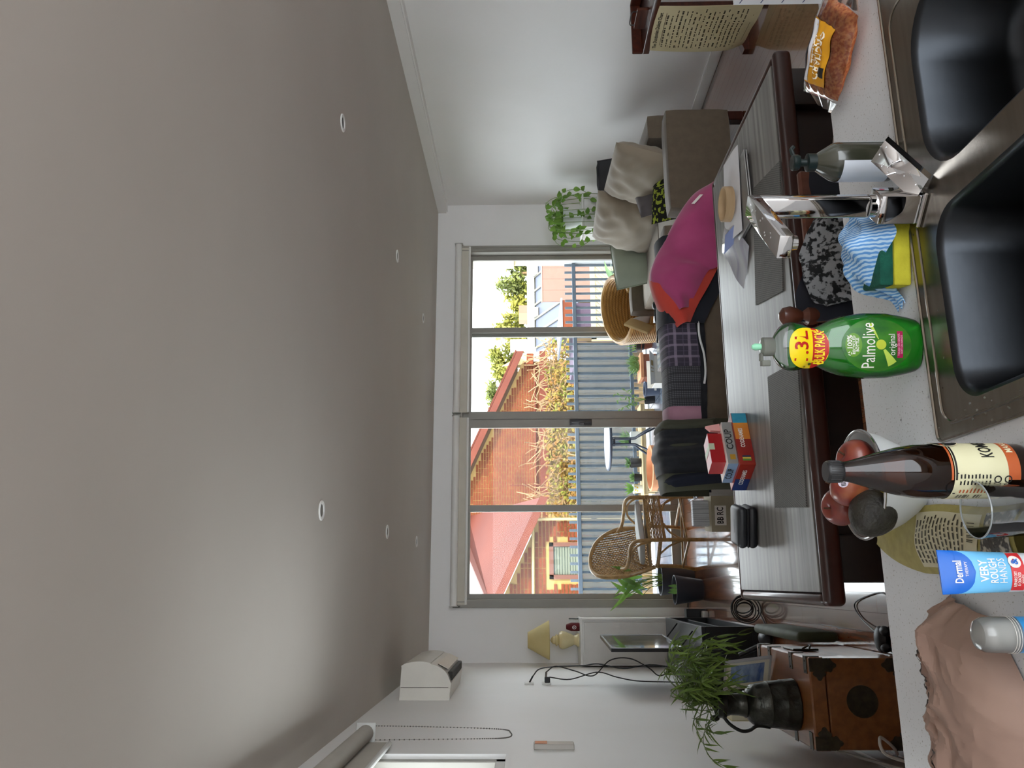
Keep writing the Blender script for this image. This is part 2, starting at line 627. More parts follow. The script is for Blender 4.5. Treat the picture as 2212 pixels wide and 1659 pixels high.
# ------------------------------------------------------------------ left high window
wn = bpy.data.objects.new('window_2', None)
COL.objects.link(wn)
wn['kind'] = 'structure'
q = MB()
q.bbox(XL - 0.12, XL - 0.02, WY0, WY1, WZ0, WZ0 + 0.045, 0.004, 1).bbox(XL - 0.12, XL - 0.02, WY0, WY1, WZ1 - 0.045, WZ1, 0.004, 1)
q.bbox(XL - 0.12, XL - 0.02, WY0, WY0 + 0.05, WZ0, WZ1, 0.004, 1).bbox(XL - 0.12, XL - 0.02, WY1 - 0.05, WY1, WZ0, WZ1, 0.004, 1)
q.obj('window_frame', M_alu, wn)
MB().box(XL - 0.075, XL - 0.068, WY0 + 0.04, WY1 - 0.04, WZ0 + 0.04, WZ1 - 0.04).obj('glass_pane', M_pane, wn)
t = thing('roller_blind', 'rolled up roller blind with a bead chain over the high side window', 'blind', (XL + 0.06, 3.0, 2.2))
MB().tube([(XL + 0.055, WY0 - 0.02, 2.245), (XL + 0.055, 3.86, 2.245)], 0.036, 16).obj('roller_tube', mat('blind_grey', 'aaa59c', 0.7), t)
MB().bbox(XL + 0.02, XL + 0.025, WY0, 3.82, 2.13, 2.24, 0.002, 1).obj('blind_fabric', mat('blind_fabric_side', 'b5b0a6', 0.85), t)
MB().tube([(XL + 0.022, WY0, 2.125), (XL + 0.022, 3.80, 2.125)], 0.012, 10).obj('bottom_rail', M_alu2, t)
MB().bbox(XL + 0.004, XL + 0.1, 3.86, 3.866, 2.20, 2.29, 0.003, 1).obj('bracket', M_alu2, t)
ch = smooth_path([(XL + 0.085, 3.872, 2.24), (XL + 0.08, 3.876, 1.95), (XL + 0.07, 3.88, 1.64), (XL + 0.055, 3.88, 1.585), (XL + 0.035, 3.876, 1.60), (XL + 0.03, 3.872, 1.75), (XL + 0.025, 3.87, 2.2)], 22)
cb = MB()
for p_ in ch:
    cb.ell(p_, 0.0032, 0.0032, 0.0032, 6, 4)
cb.tube(ch, 0.0008, 4)
o = cb.obj('bead_chain', mat('chain_beads', '5d5a55', 0.4), t)
o['kind'] = 'stuff'

# ------------------------------------------------------------------ ceiling downlights
M_lens = mat('downlight_lens', 'a9a8a2', 0.3)
dl0 = None
for (x, y) in ((0.317, 3.57), (2.275, 3.56), (0.326, 5.28), (2.29, 5.29), (0.332, 6.69), (2.31, 6.73)):
    if dl0 is None:
        dl0 = thing('downlight', 'round recessed white ceiling downlight, switched off', 'light', (x, y, ZC), 'ceiling downlights')
        pr = [(0.030, -0.001), (0.044, -0.004), (0.046, -0.002), (0.046, 0.0)]
        MB().lathe([(0.028, 0.0005), (0.030, -0.004), (0.042, -0.006), (0.046, -0.003), (0.046, 0.0)], (x, y, ZC), 28, capb=False, capt=False).obj('trim_ring', M_white, dl0)
        MB().lathe([(0.0, -0.0025), (0.02, -0.003), (0.029, -0.001)], (x, y, ZC), 24, capt=False).obj('lens', mat('downlight_dark', '4a4742', 0.35), dl0)
    else:
        c = copy_tree(dl0)
        c.location = (x, y, ZC)

# ================================================================== OUTSIDE: BALCONY
M_tile = mat('grey_balcony_tile', '4c525e', 0.22, col2='59606c', scale=4, rnd=0.06)
bal = struct(MB().box(-1.6, 5.2, YB + 0.15, 10.0, -0.3, -0.056).obj('floor_balcony', mat('grout', '5b5f66', 0.8)))
tm = None
for i in range(11):
    for j in range(4):
        x, y = -1.55 + i * 0.61, YB + 0.16 + j * 0.57
        if y > 9.6:
            continue
        if tm is None:
            o = MB().box(0.002, 0.605, 0.002, 0.565, -0.056, -0.045).obj('tile', M_tile, bal, smooth=False)
            tm = o.data
        else:
            o = bpy.data.objects.new('tile', tm)
            COL.objects.link(o)
            o.parent = bal
        o.location = (x, y, 0)
struct(MB().box(-1.6, 4.15, 9.80, 10.02, -0.056, -0.03).obj('trim_2', M_white))
# side wall of the balcony
sw = MB().box(4.14, 4.34, YB + 0.15, 9.93, -0.3, 1.62)
struct(sw.obj('wall_balcony', mat('pale_render', 'b5b6b8', 0.8), smooth=False))
sw2 = MB().box(4.10, 4.34, YB + 0.15, 9.93, 1.66, 3.2).box(4.14, 4.34, YB + 0.15, 9.93, 1.62, 1.66)
struct(sw2.obj('trim_3', mat('sunlit_render', 'cfc3a4', 0.8), smooth=False))  # upper part of the side wall, its sunlit yellow put into the colour

# balustrade
M_bal = mat('blue_grey_steel', '4e5965', 0.45, col2='576370')
t = thing('balustrade', 'blue-grey steel balcony balustrade of upright slats with a hazy infill sheet', 'railing', (1.5, 9.87, -0.05))
MB().bbox(-1.6, 4.13, 9.84, 9.88, 0.84, 0.89, 0.004, 1).obj('top_rail', M_bal, t)
MB().bbox(-1.6, 4.13, 9.84, 9.88, 0.125, 0.17, 0.004, 1).obj('bottom_rail', M_bal, t)
sm = None
for i in range(58):
    x = -1.58 + 0.1 * i
    if sm is None:
        o = MB().box(-0.016, 0.016, 9.885, 9.897, 0.06, 0.985).obj('slat', mat('slat_steel', '67727c', 0.45), t, smooth=False)
        sm = o.data
        o.location.x = x - 1.5
        for v in sm.vertices:
            v.co.x += 1.5
    else:
        o = bpy.data.objects.new('slat', sm)
        COL.objects.link(o)
        o.parent = t
        o.location.x = x - 1.5
hz = mat_pane('hazy_sheet', (0.70, 0.74, 0.78), 0.3)
nt = hz.node_tree
ou = [n for n in nt.nodes if n.type == 'OUTPUT_MATERIAL'][0]
src = ou.inputs[0].links[0].from_socket
df = nd(nt, 'ShaderNodeBsdfTranslucent')
df.inputs[0].default_value = lin('b9c3cc')
mx = nd(nt, 'ShaderNodeMixShader')
mx.inputs[0].default_value = 0.12
nt.links.new(src, mx.inputs[1])
nt.links.new(df.outputs[0], mx.inputs[2])
nt.links.new(mx.outputs[0], ou.inputs[0])
MB().box(-1.6, 3.0, 9.858, 9.864, 0.17, 0.84).obj('infill_sheet', hz, t)

# ================================================================== OUTSIDE: THE NEIGHBOURS
M_brick = mat('red_brick', '54220d', 0.9, col2='69331a', scale=14, rnd=0.2, bump=0.3, bscale=40, bdist=0.01)
M_brick2 = mat('red_brick_field', '4f1f10', 0.9, col2='6d371c', scale=2.2, detail=8, bump=0.3, bscale=30, bdist=0.01, lo=0.3, hi=0.7)
M_mortar = mat('cream_mortar', '957b4e', 0.95, scale=5)
M_red = mat('terracotta_paint', '562114', 0.7, col2='5e2919', scale=2)
M_roof = mat('painted_red_sheet', '4a1a0e', 0.8, col2='522012', scale=0.8)
struct(MB().box(-40, 60, 10.4, 90, -3.6, -3.5).obj('ground', mat('yard', '6f6a58', 0.95, col2='5d6a44', scale=0.4)))

# brick gable house
hs = thing('brick_house', 'red brick house with a terracotta gable end and cream mortar beyond the balcony', 'house', (4.4, 24, -3.5))
gp = [(1.4, 24.02, -3.5), (6.78, 24.02, -3.5), (6.78, 24.02, 1.62), (1.4, 24.02, 4.04)]
MB().prism(gp, (0, 0.3, 0)).obj('mortar_wall', M_mortar, hs, smooth=False)
def under(x):
    return 1.62 + (6.8 - x) * 0.448 - 0.02
random.seed(11)
bk = MB()
zc, row = 0.9, 0
while zc < 4.0:
    x = 1.45 - (0.12 if row % 2 else 0)
    while x < 6.7:
        L = 0.225 if random.random() < 0.75 else 0.11
        if zc + 0.066 < under(x + L) and x > 1.42:
            d_ = random.uniform(0, 0.012)
            bk.box(x, min(x + L, 6.74), 24.0 - d_ + 0.006, 24.03, zc, zc + 0.062)
        x += L + 0.016
    zc += 0.078
    row += 1
ob = bk.obj('brickwork', M_brick2, hs, smooth=False)
ob['kind'] = 'stuff'
# barge board and roof behind
def slopebar(mb, x0, z0, x1, z1, y0, y1, h):
    mb.prism([(x0, y0, z0), (x1, y0, z1), (x1, y0, z1 - h), (x0, y0, z0 - h)], (0, y1 - y0, 0))
b_ = MB()
slopebar(b_, 7.0, 1.79, 1.2, 4.39, 23.62, 23.68, 0.21)
b_.obj('barge_board', M_red, hs, smooth=False)
b_ = MB().prism([(7.0, 23.62, 1.80), (1.2, 23.62, 4.40), (1.2, 23.62, 4.45), (7.05, 23.62, 1.84)], (0, 6, 0))
b_.obj('roof', M_roof, hs, smooth=False)
MB().tube([(6.72, 23.93, 1.24), (2.6, 23.93, 1.24)], 0.028, 8).tube([(6.3, 23.93, 1.24), (6.3, 23.93, 1.0)], 0.02, 6).tube([(3.7, 23.93, 1.24), (3.7, 23.93, 0.97)], 0.02, 6).obj('conduit', M_red, hs)
MB().box(2.4, 6.9, 23.3, 23.95, 1.02, 1.10).box(2.4, 6.9, 23.3, 23.42, 0.86, 1.02).obj('verandah_beam', M_red, hs, smooth=False)
MB().bbox(6.6, 6.95, 23.7, 24.2, 1.28, 1.5, 0.02, 1).obj('corbel', M_brick, hs)
bc = MB()
bc.prism([(6.8, 24.3, 1.3), (7.3, 24.3, 1.25), (6.7, 24.3, 2.3)], (0, 0.05, 0))
bc.obj('rear_roof_edge', mat('cream_tile', 'e8cf9c', 0.8), hs, smooth=False)

# nearer brick wing with the red sheet roof
wg = thing('brick_wing', 'low brick wing with red sheet roof, white downpipe and shuttered window', 'house', (0.4, 19, -3.5))
MB().prism([(-1.3, 19.06, -3.5), (1.5, 19.06, -3.5), (1.5, 19.06, 1.22), (-1.3, 19.06, 2.55)], (0, 0.25, 0)).obj('mortar_wall', M_mortar, wg, smooth=False)
bmesh_cache = {}
zc, row, nbk = -0.72, 0, 0
while zc < 2.3:
    x = -0.75 - (0.125 if row % 2 else 0)
    while x < 1.46:
        L = 0.225 if random.random() < 0.8 else 0.105
        x1 = min(x + L, 1.46)
        top = 1.2 + (1.5 - x1) * 0.475
        inwin = (x1 > 0.06 and x < 0.92 and zc + 0.07 > -0.5 and zc < 1.01)
        if zc + 0.07 < top and not inwin and x1 - x > 0.05:
            k = round(x1 - x, 2)
            if k not in bmesh_cache:
                o = MB().box(0, k, 19.035, 19.07, 0, 0.068).obj('brick', M_brick, wg, smooth=False)
                bmesh_cache[k] = o.data
                for v in o.data.vertices:
                    v.co += Vector((0.4, 19, -3.5)) - Vector((0, 19, 0))
            else:
                o = bpy.data.objects.new('brick', bmesh_cache[k])
                COL.objects.link(o)
                o.parent = wg
            o.location = (x - 0.4, random.uniform(-0.012, 0.0), zc + 3.5)
            nbk += 1
        x += L + 0.016
    zc += 0.086
    row += 1
b_ = MB()
slopebar(b_, 1.95, 1.20, -1.3, 2.74, 18.6, 18.66, 0.19)
b_.obj('barge_board', M_red, wg, smooth=False)
b_ = MB()
b_.add([(1.93, 18.62, 1.22), (-0.5, 18.62, 2.37), (1.35, 24.2, 3.45), (1.95, 24.2, 3.3), (1.5, 19.3, 1.42)], [(0, 1, 2, 3, 4)])
b_.prism([(1.93, 18.62, 1.22), (-0.5, 18.62, 2.37), (1.35, 24.2, 3.45), (1.95, 24.2, 3.3)], (0, 0, -0.05))
b_.obj('sheet_roof', M_roof, wg, smooth=False)
MB().prism([(-0.46, 18.6, 2.42), (1.5, 24.2, 3.62), (1.5, 24.2, 3.36), (-0.46, 18.6, 2.22)], (-0.08, 0.02, 0)).obj('rake_board', mat('mauve_board', '4e2821', 0.6), wg, smooth=False)
MB().tube(smooth_path([(-0.9, 18.93, 1.385), (1.2, 18.93, 1.375), (1.40, 18.93, 1.372), (1.45, 18.93, 1.33), (1.452, 18.93, 1.1), (1.45, 18.93, -1.5)], 5), 0.034, 8).obj('downpipe', mat('cream_pipe', 'a8966e', 0.5), wg)
wi = MB()
for a in ((0.07, 0.17, -0.48, 1.0), (0.82, 0.915, -0.48, 1.0), (0.07, 0.915, 0.9, 1.0), (0.07, 0.915, -0.48, -0.38)):
    wi.box(a[0], a[1], 18.98, 19.08, a[2], a[3])
wo = wi.obj('window', mat('dark_window_frame', '5b3b33', 0.5), wg, smooth=False)
MB().box(0.17, 0.82, 19.05, 19.056, -0.38, 0.9).obj('pane', mat('window_dark_glass', '5a6a64', 0.1), wo)
sh = None
for k in range(20):
    o = MB().box(0.175, 0.815, 19.03, 19.045, -0.37 + k * 0.063, -0.37 + k * 0.063 + 0.05).obj('shutter_slat', mat('shutter_green', '5d655c', 0.5) if sh is None else sh, wo, smooth=False)
    sh = o.data.materials[0]
MB().tube([(2.7, 22.6, 1.1), (2.7, 22.6, 2.0)], 0.014, 6).obj('aerial_mast', M_red, hs)

# climbing vine over its trellis
M_twig = mat('dry_twig', '937c5e', 0.9, col2='776148', scale=20)
M_vleaf = mat_leaf('autumn_leaf', '8f5f26', '75802a', 0.6, 0.3, 0.2, 3.0)
vn = thing('climbing_vine', 'tangled autumn vine with bare twigs and yellow green leaves below the brick gable', 'vine', (4.2, 22.6, -0.8))
tw, lf = MB(), MB()
random.seed(21)
for k in range(520):
    x, z = random.uniform(1.9, 7.0), random.uniform(-1.1, 0.95)
    p0 = Vector((x, 22.5 + random.uniform(-0.15, 0.15), z))
    pts = [p0]
    d_ = Vector((random.uniform(-1, 1), random.uniform(-0.2, 0.2), random.uniform(-0.5, 1.0)))
    for s_ in range(4):
        d_ = (d_ + Vector((random.uniform(-0.6, 0.6), random.uniform(-0.3, 0.3), random.uniform(-0.6, 0.5)))).normalized()
        pts.append(pts[-1] + d_ * random.uniform(0.12, 0.3))
    tw.tube(pts, 0.016, 4)
for k in range(3000):
    cx = random.choice((2.0, 2.6, 3.1, 3.6, 3.9, 4.3, 5.0, 5.4, 5.9, 6.5))
    x, z = random.gauss(cx, 0.45), random.gauss(0.25, 0.48)
    if not (1.75 < x < 7.1 and -1.2 < z < 1.0):
        continue
    leaf_geo(lf, (x, 22.45 + random.uniform(-0.3, 0.2), z), (random.uniform(-1, 1), random.uniform(-1, 0.3), random.uniform(-1, 0.6)), (0, -1, 0.6), random.uniform(0.06, 0.13), random.uniform(0.05, 0.1), 0.3, 2)
tw.obj('twig_mass', M_twig, vn, smooth=False)['kind'] = 'stuff'
lf.obj('leaf_mass', M_vleaf, vn, smooth=False)['kind'] = 'stuff'

# timber paling fence behind the balustrade
M_pal = mat('weathered_paling', '544734', 0.9, col2='3d3428', scale=3, stretch=(8, 8, 1), rnd=0.22)
pf = thing('paling_fence', 'weathered timber paling fence seen through the balcony balustrade', 'fence', (2.2, 15, -3.5))
pm = None
for i in range(58):
    x = -1.2 + i * 0.105
    if pm is None:
        o = MB().box(-0.046, 0.046, 15.0, 15.02, -3.5, 0.55).obj('paling', M_pal, pf, smooth=False)
        pm = o.data
        for v in pm.vertices:
            v.co += Vector((2.2, 0, 0))
    else:
        o = bpy.data.objects.new('paling', pm)
        COL.objects.link(o)
        o.parent = pf
    o.location = (x - 2.2, random.uniform(-0.012, 0.012), random.uniform(-0.03, 0.03))
MB().box(-1.3, 4.95, 15.03, 15.1, 0.2, 0.3).box(-1.3, 4.95, 15.03, 15.1, -1.6, -1.5).obj('fence_rail', M_pal, pf, smooth=False)

# cream diagonal lattice
M_lat = mat('cream_lattice', '8d8465', 0.7)
lt = thing('lattice_screen', 'cream diagonal lattice screen beyond the balcony behind the leafy plant', 'screen', (5.3, 14, -1.6))
a_ = MB()
for k in range(-22, 34):
    x = 4.3 + k * 0.085
    pts = [(x, 14.0, -1.6), (x + 1.82, 14.0, 0.22)]
    x0, z0, x1, z1 = x, -1.6, x + 1.82, 0.22
    if x1 < 4.4 or x0 > 6.4:
        continue
    if x0 < 4.4:
        z0 += 4.4 - x0
        x0 = 4.4
    if x1 > 6.4:
        z1 -= x1 - 6.4
        x1 = 6.4
    a_.prism([(x0 - 0.018, 14.0, z0 + 0.018), (x0 + 0.018, 14.0, z0 - 0.018), (x1 + 0.018, 14.0, z1 - 0.018), (x1 - 0.018, 14.0, z1 + 0.018)], (0, 0.012, 0))
a_.obj('lattice_strips', M_lat, lt, smooth=False)['kind'] = 'stuff'
MB().box(4.36, 6.44, 13.98, 14.04, 0.2, 0.29).box(4.36, 6.44, 13.98, 14.04, -1.66, -1.58).box(4.34, 4.42, 13.98, 14.04, -3.5, 0.29).obj('lattice_frame', M_lat, lt, smooth=False)
bk_ = thing('garden_shed', 'brick and mauve garden shed behind the cream lattice', 'shed', (6.5, 17.5, -3.5))
MB().box(4.9, 6.35, 17.5, 19.5, -3.5, 0.40).obj('wall', mat('mauve_render', '42384a', 0.9), bk_, smooth=False)
MB().box(5.62, 6.35, 17.3, 17.5, 0.40, 0.66).obj('brick_band', M_brick2, bk_, smooth=False)
MB().box(5.55, 6.4, 17.28, 19.6, 0.66, 0.70).obj('roof', mat('shed_roof', '6d7480', 0.5), bk_, smooth=False)

# warehouse roof, pink wall, rooftop unit
wh = thing('warehouse', 'pale grey ribbed warehouse roof with white gutter line', 'building', (11.5, 28, -3.5))
MB().box(9.0, 15.0, 30.0, 31.0, -3.5, 1.46).obj('wall', mat('white_wall', 'a09d97', 0.7), wh, smooth=False)
MB().box(8.8, 15.0, 29.8, 30.0, 1.17, 1.27).obj('gutter', mat('gutter_grey', 'a9adb2', 0.4), wh, smooth=False)
MB().prism([(8.8, 29.8, 1.12), (15, 29.8, 1.12), (15, 26.6, -0.35), (8.8, 26.6, -0.35)], (0, 0, -0.06)).obj('roof_sheet', mat('grey_blue_roof', '495060', 0.5), wh, smooth=False)
for k in range(10):
    x = 8.9 + k * 0.6
    MB().prism([(x, 29.8, 1.13), (x + 0.08, 29.8, 1.13), (x + 0.08, 26.6, -0.34), (x, 26.6, -0.34)], (0, 0, 0.05)).obj('roof_rib', mat('rib', '65635a', 0.5) if k == 0 else bpy.data.materials['rib'], wh, smooth=False)
MB().box(8.8, 15, 26.5, 26.62, -3.5, -0.38).obj('front_wall', mat('cream_front', '6f664f', 0.8), wh, smooth=False)
for x in (10.2, 11.95):
    MB().box(x, x + 0.35, 29.5, 29.85, 1.02, 1.22).obj('bracket', bpy.data.materials['white_wall'], wh, smooth=False)
pk = thing('pink_wall', 'pale pink sheet wall with upright seams beyond the balcony', 'wall', (10.5, 26, -3.5))
for k in range(5):
    x = 9.5 + k * 0.42
    MB().box(x, x + 0.415, 26.0, 26.06, -3.5, 0.93).obj('sheet', mat('pink_sheet', '7d5f58', 0.7) if k == 0 else bpy.data.materials['pink_sheet'], pk, smooth=False)
MB().box(9.48, 11.65, 25.98, 26.08, 0.93, 0.97).obj('capping', mat('pink_cap', '96786f', 0.6), pk, smooth=False)
ac = thing('rooftop_unit', 'tan rooftop air unit standing on the warehouse parapet', 'unit', (10.5, 30.4, 1.46))
MB().box(10.25, 10.55, 30.2, 30.7, 1.46, 1.80).obj('housing', mat('tan_box', '8f735c', 0.7), ac, smooth=False)
MB().box(10.55, 10.88, 30.2, 30.7, 1.46, 1.80).obj('grille', mat('brown_grille', '7d6354', 0.7), ac, smooth=False)
tag(MB().bbox(9.02, 9.45, 30.2, 30.6, 1.46, 2.15, 0.02, 1).obj('flue_box', mat('white_flue', 'b9b7b2', 0.6)), 'white flue box rising from the warehouse parapet', 'flue')

# trees on the horizon
def tree(x, y, z0, rx, rz, lab, seed, c1, c2, n=1300):
    random.seed(seed)
    t = thing('gum_tree', lab, 'tree', (x, y, -3.5), 'trees behind the roofs')
    f = MB()
    cl = [(random.uniform(-0.8, 0.8) * rx, random.uniform(-0.5, 0.5), random.uniform(-0.7, 0.75) * rz, random.uniform(0.25, 0.45) * rx) for k in range(12)]
    for k in range(n):
        a = random.choice(cl)
        dv = Vector((random.gauss(0, 1), random.gauss(0, 1), random.gauss(0, 1)))
        dv = dv.normalized() * a[3] * random.uniform(0.4, 1.05)
        p_ = Vector((x + a[0], y + a[1], z0 + a[2])) + dv
        leaf_geo(f, p_, (random.uniform(-1, 1), random.uniform(-1, 1), random.uniform(-1, 1)), (random.uniform(-1, 1), -0.5, 1), 0.30, 0.17, 0.2, 2)
    f.obj('foliage', mat_leaf('foliage_' + str(seed), c1, c2, 0.6, 0.3, 0.0, 0.9), t, smooth=False)['kind'] = 'stuff'
    MB().tube([(x, y, -3.5), (x + 0.2, y, -1.0), (x, y, z0)], [0.3, 0.22, 0.12], 7).obj('trunk', M_twig, t)
tree(18.2, 45, 2.2, 1.3, 1.1, 'dark olive tree behind the pink wall, beside the balcony side wall', 31, '535b30', '747d40')
tree(16.2, 45, 1.9, 1.2, 0.7, 'low bright tree behind the tan rooftop unit', 32, '6d7532', '979440')
tree(14.2, 44, 2.3, 1.3, 1.0, 'yellow green tree behind the white flue box', 33, '727a32', '9f9a4c')
tree(12.4, 45, 2.6, 1.2, 1.1, 'pale tree behind the low end of the brick gable', 34, '6a7632', '989648')
tree(10.6, 46, 3.3, 1.0, 0.8, 'tree top showing above the middle of the brick gable roof', 35, '606c32', '80864a', 700)
# ================================================================== LIVING ROOM
def pillow(mb, c, ux, uy, w, h, t, n=14, wr=0.0, seed=0.0, mi=0, pinch=0.10):
    fr_ = frame(c, ux, uy)
    for s_ in (1, -1):
        def fn(a, b):
            x, y = 2 * a - 1, 2 * b - 1
            k = 1 - pinch * (1 - abs(x) ** 3 * 0) * (abs(y) ** 2) * (1 - x * x) * 0.9
            k2 = 1 - pinch * (abs(x) ** 2) * (1 - y * y) * 0.9
            e = max(0.0, (1 - abs(x) ** 2.6) * (1 - abs(y) ** 2.6)) ** 0.55
            z = s_ * t * 0.5 * e
            if wr:
                ed = 1 - (1 - abs(x)) * (1 - abs(y))
                z += s_ * wr * e * (0.5 * math.sin((x * 2.2 + y * 7 + seed) + 2.5 * math.sin(3 * x + seed)) + 0.5 * math.sin(x * 15 + 3.0 * math.sin(2.4 * y + seed) + 2 * seed) * max(0, y + 0.25) + 0.35 * math.sin(y * 17 - x * 6 + 2.0 * math.sin(4 * x + seed)) * abs(x)) * (0.35 + ed * 0.65)
            return fr_(x * w / 2 * k2 if False else x * w / 2 * (1 - pinch * (1 - y * y) * abs(x) ** 2 * 0 - pinch * (1 - abs(y)) * 0), y * h / 2 * (1 - pinch * 0.0), z)
        mb.grid(fn, n, n, mi)
    return mb

def box_cushion(mb, x0, x1, y0, y1, z0, z1, puff=0.02, b=0.035):
    """a squared upholstered block with a slightly domed top"""
    st = len(mb.v)
    bm = bmesh.new()
    bmesh.ops.create_cube(bm, size=1)
    bmesh.ops.subdivide_edges(bm, edges=bm.edges[:], cuts=5, use_grid_fill=True)
    sx, sy, sz = x1 - x0, y1 - y0, z1 - z0
    for v in bm.verts:
        c = v.co
        g = (1 - (2 * c.x) ** 4) * (1 - (2 * c.y) ** 4)
        p_ = Vector((c.x * sx, c.y * sy, c.z * sz))
        if c.z > 0.49:
            p_.z += puff * g
        # soften corners
        q = Vector((max(-sx / 2 + b, min(sx / 2 - b, p_.x)), max(-sy / 2 + b, min(sy / 2 - b, p_.y)), max(-sz / 2 + b, min(sz / 2 - b, p_.z))))
        d_ = p_ - q
        if d_.length > b:
            p_ = q + d_.normalized() * b
        v.co = p_ + Vector(((x0 + x1) / 2, (y0 + y1) / 2, (z0 + z1) / 2))
    mb.bm(bm)
    return mb

M_sofa = mat('taupe_microfibre', '5e5346', 0.9, col2='665a4b', scale=20, sheen=0.3, bump=0.05, bscale=200)
M_sofa2 = mat('pale_taupe_cushion', '8d8170', 0.85, col2='988c7a', scale=5, sheen=0.3)
M_dkwood = mat('dark_stained_wood', '2a0f0b', 0.3, col2='37150f', scale=4, stretch=(1, 12, 12), coat=0.2)

# ---- sofa against the right hand side, seen end-on
s1 = thing('sofa', 'taupe two-seat sofa, arm end facing the table, against the plain right wall', 'sofa', (2.8, 5.9, 0))
box_cushion(MB(), 2.40, 3.15, 4.80, 4.98, 0.10, 0.545, 0.01, 0.03).obj('armrest', M_sofa, s1)
box_cushion(MB(), 2.40, 3.15, 6.86, 7.02, 0.10, 0.535, 0.01, 0.03).obj('armrest', M_sofa, s1)
box_cushion(MB(), 3.02, 3.22, 4.97, 6.87, 0.10, 0.645, 0.01, 0.035).obj('backrest', M_sofa, s1)
box_cushion(MB(), 2.44, 3.03, 4.98, 6.86, 0.10, 0.27, 0.0, 0.02).obj('seat_base', M_sofa, s1)
box_cushion(MB(), 2.40, 3.02, 4.985, 5.92, 0.27, 0.44, 0.03, 0.05).obj('seat_cushion', M_sofa2, s1)
box_cushion(MB(), 2.40, 3.02, 5.92, 6.855, 0.27, 0.44, 0.03, 0.05).obj('seat_cushion', M_sofa2, s1)
for x, y in ((2.44, 4.84), (3.08, 4.84), (2.44, 6.93), (3.08, 6.93)):
    MB().bbox(x, x + 0.07, y, y + 0.07, 0.0, 0.11, 0.006, 1).obj('leg', M_dkwood, s1)
tag(pillow(MB(), (2.93, 5.33, 0.64), (0.04, 1, 0.02), (0.30, 0, 1), 0.76, 0.48, 0.24, 30, 0.022, 0.4).obj('back_pillow', M_sofa2), 'large pale taupe back pillow near the sofa arm that faces the table', 'pillow', None)
tag(pillow(MB(), (2.91, 6.08, 0.67), (-0.05, 1, -0.02), (0.32, 0, 1), 0.78, 0.52, 0.26, 30, 0.024, 2.1).obj('back_pillow', M_sofa2), 'large pale taupe back pillow between its twin and the sage cushion', 'pillow', None)
M_sage = mat('sage_velvet', '99a392', 0.75, col2='a4af9c', scale=4, sheen=0.6)
cg = thing('cushion', 'plain sage green velvet cushion with piped edge leaning at the far sofa end', 'cushion', (2.77, 6.58, 0.44))
pillow(MB(), (2.75, 6.56, 0.545), (1, 0.10, 0.10), (-0.10, 0.35, 1), 0.44, 0.36, 0.17, 16, 0.006, 1.0).obj('cover', M_sage, cg)
fr_ = frame((2.75, 6.56, 0.545), (1, 0.10, 0.10), (-0.10, 0.35, 1))
MB().tube([fr_(x * 0.22, y * 0.18, 0) for x, y in ((-1, -1), (-0.5, -1), (0, -1), (0.5, -1), (1, -1), (1, 0), (1, 1), (0.5, 1), (0, 1), (-0.5, 1), (-1, 1), (-1, 0))], 0.006, 6, closed=True).obj('piping', mat('sage_piping', '7d8876', 0.8), cg)
tag(pillow(MB(), (2.80, 5.42, 0.535), (0.9, 0.25, 0.15), (-0.15, 0.4, 1), 0.30, 0.27, 0.12, 14, 0.006, 0.3).obj('cushion', mat('charcoal_velvet', '4d474a', 0.75, col2='5a5457', scale=5, sheen=0.5)), 'plain charcoal velvet cushion behind the patterned one', 'cushion')
M_pat = mat('black_leaf_print', '14150f', 0.85, col2='9aa83a', scale=34, detail=1.5, lo=0.54, hi=0.57)
tag(pillow(MB(), (2.72, 5.18, 0.49), (1, 0.05, -0.1), (0.1, 0.55, 0.6), 0.48, 0.22, 0.11, 16, 0.004, 1.9).obj('cushion', M_pat), 'black cushion with a lime green leaf print behind the sofa arm', 'cushion')

# ---- sofa with its back to the table
s2 = thing('sofa', 'taupe sofa with its back to the dining table, covered in throws', 'sofa', (1.2, 4.4, 0))
box_cushion(MB(), 0.50, 1.93, 4.02, 4.20, 0.10, 0.745, 0.0, 0.04).obj('backrest', M_sofa, s2)
box_cushion(MB(), 0.50, 0.68, 4.20, 4.88, 0.10, 0.56, 0.01, 0.04).obj('armrest', M_sofa, s2)
box_cushion(MB(), 1.76, 1.93, 4.20, 4.88, 0.10, 0.56, 0.01, 0.04).obj('armrest', M_sofa, s2)
box_cushion(MB(), 0.69, 1.75, 4.21, 4.90, 0.10, 0.42, 0.03, 0.04).obj('seat_cushion', M_sofa2, s2)
for x, y in ((0.54, 4.06), (1.83, 4.06), (0.54, 4.78), (1.83, 4.78)):
    MB().bbox(x, x + 0.06, y, y + 0.06, 0.0, 0.11, 0.006, 1).obj('leg', M_dkwood, s2)

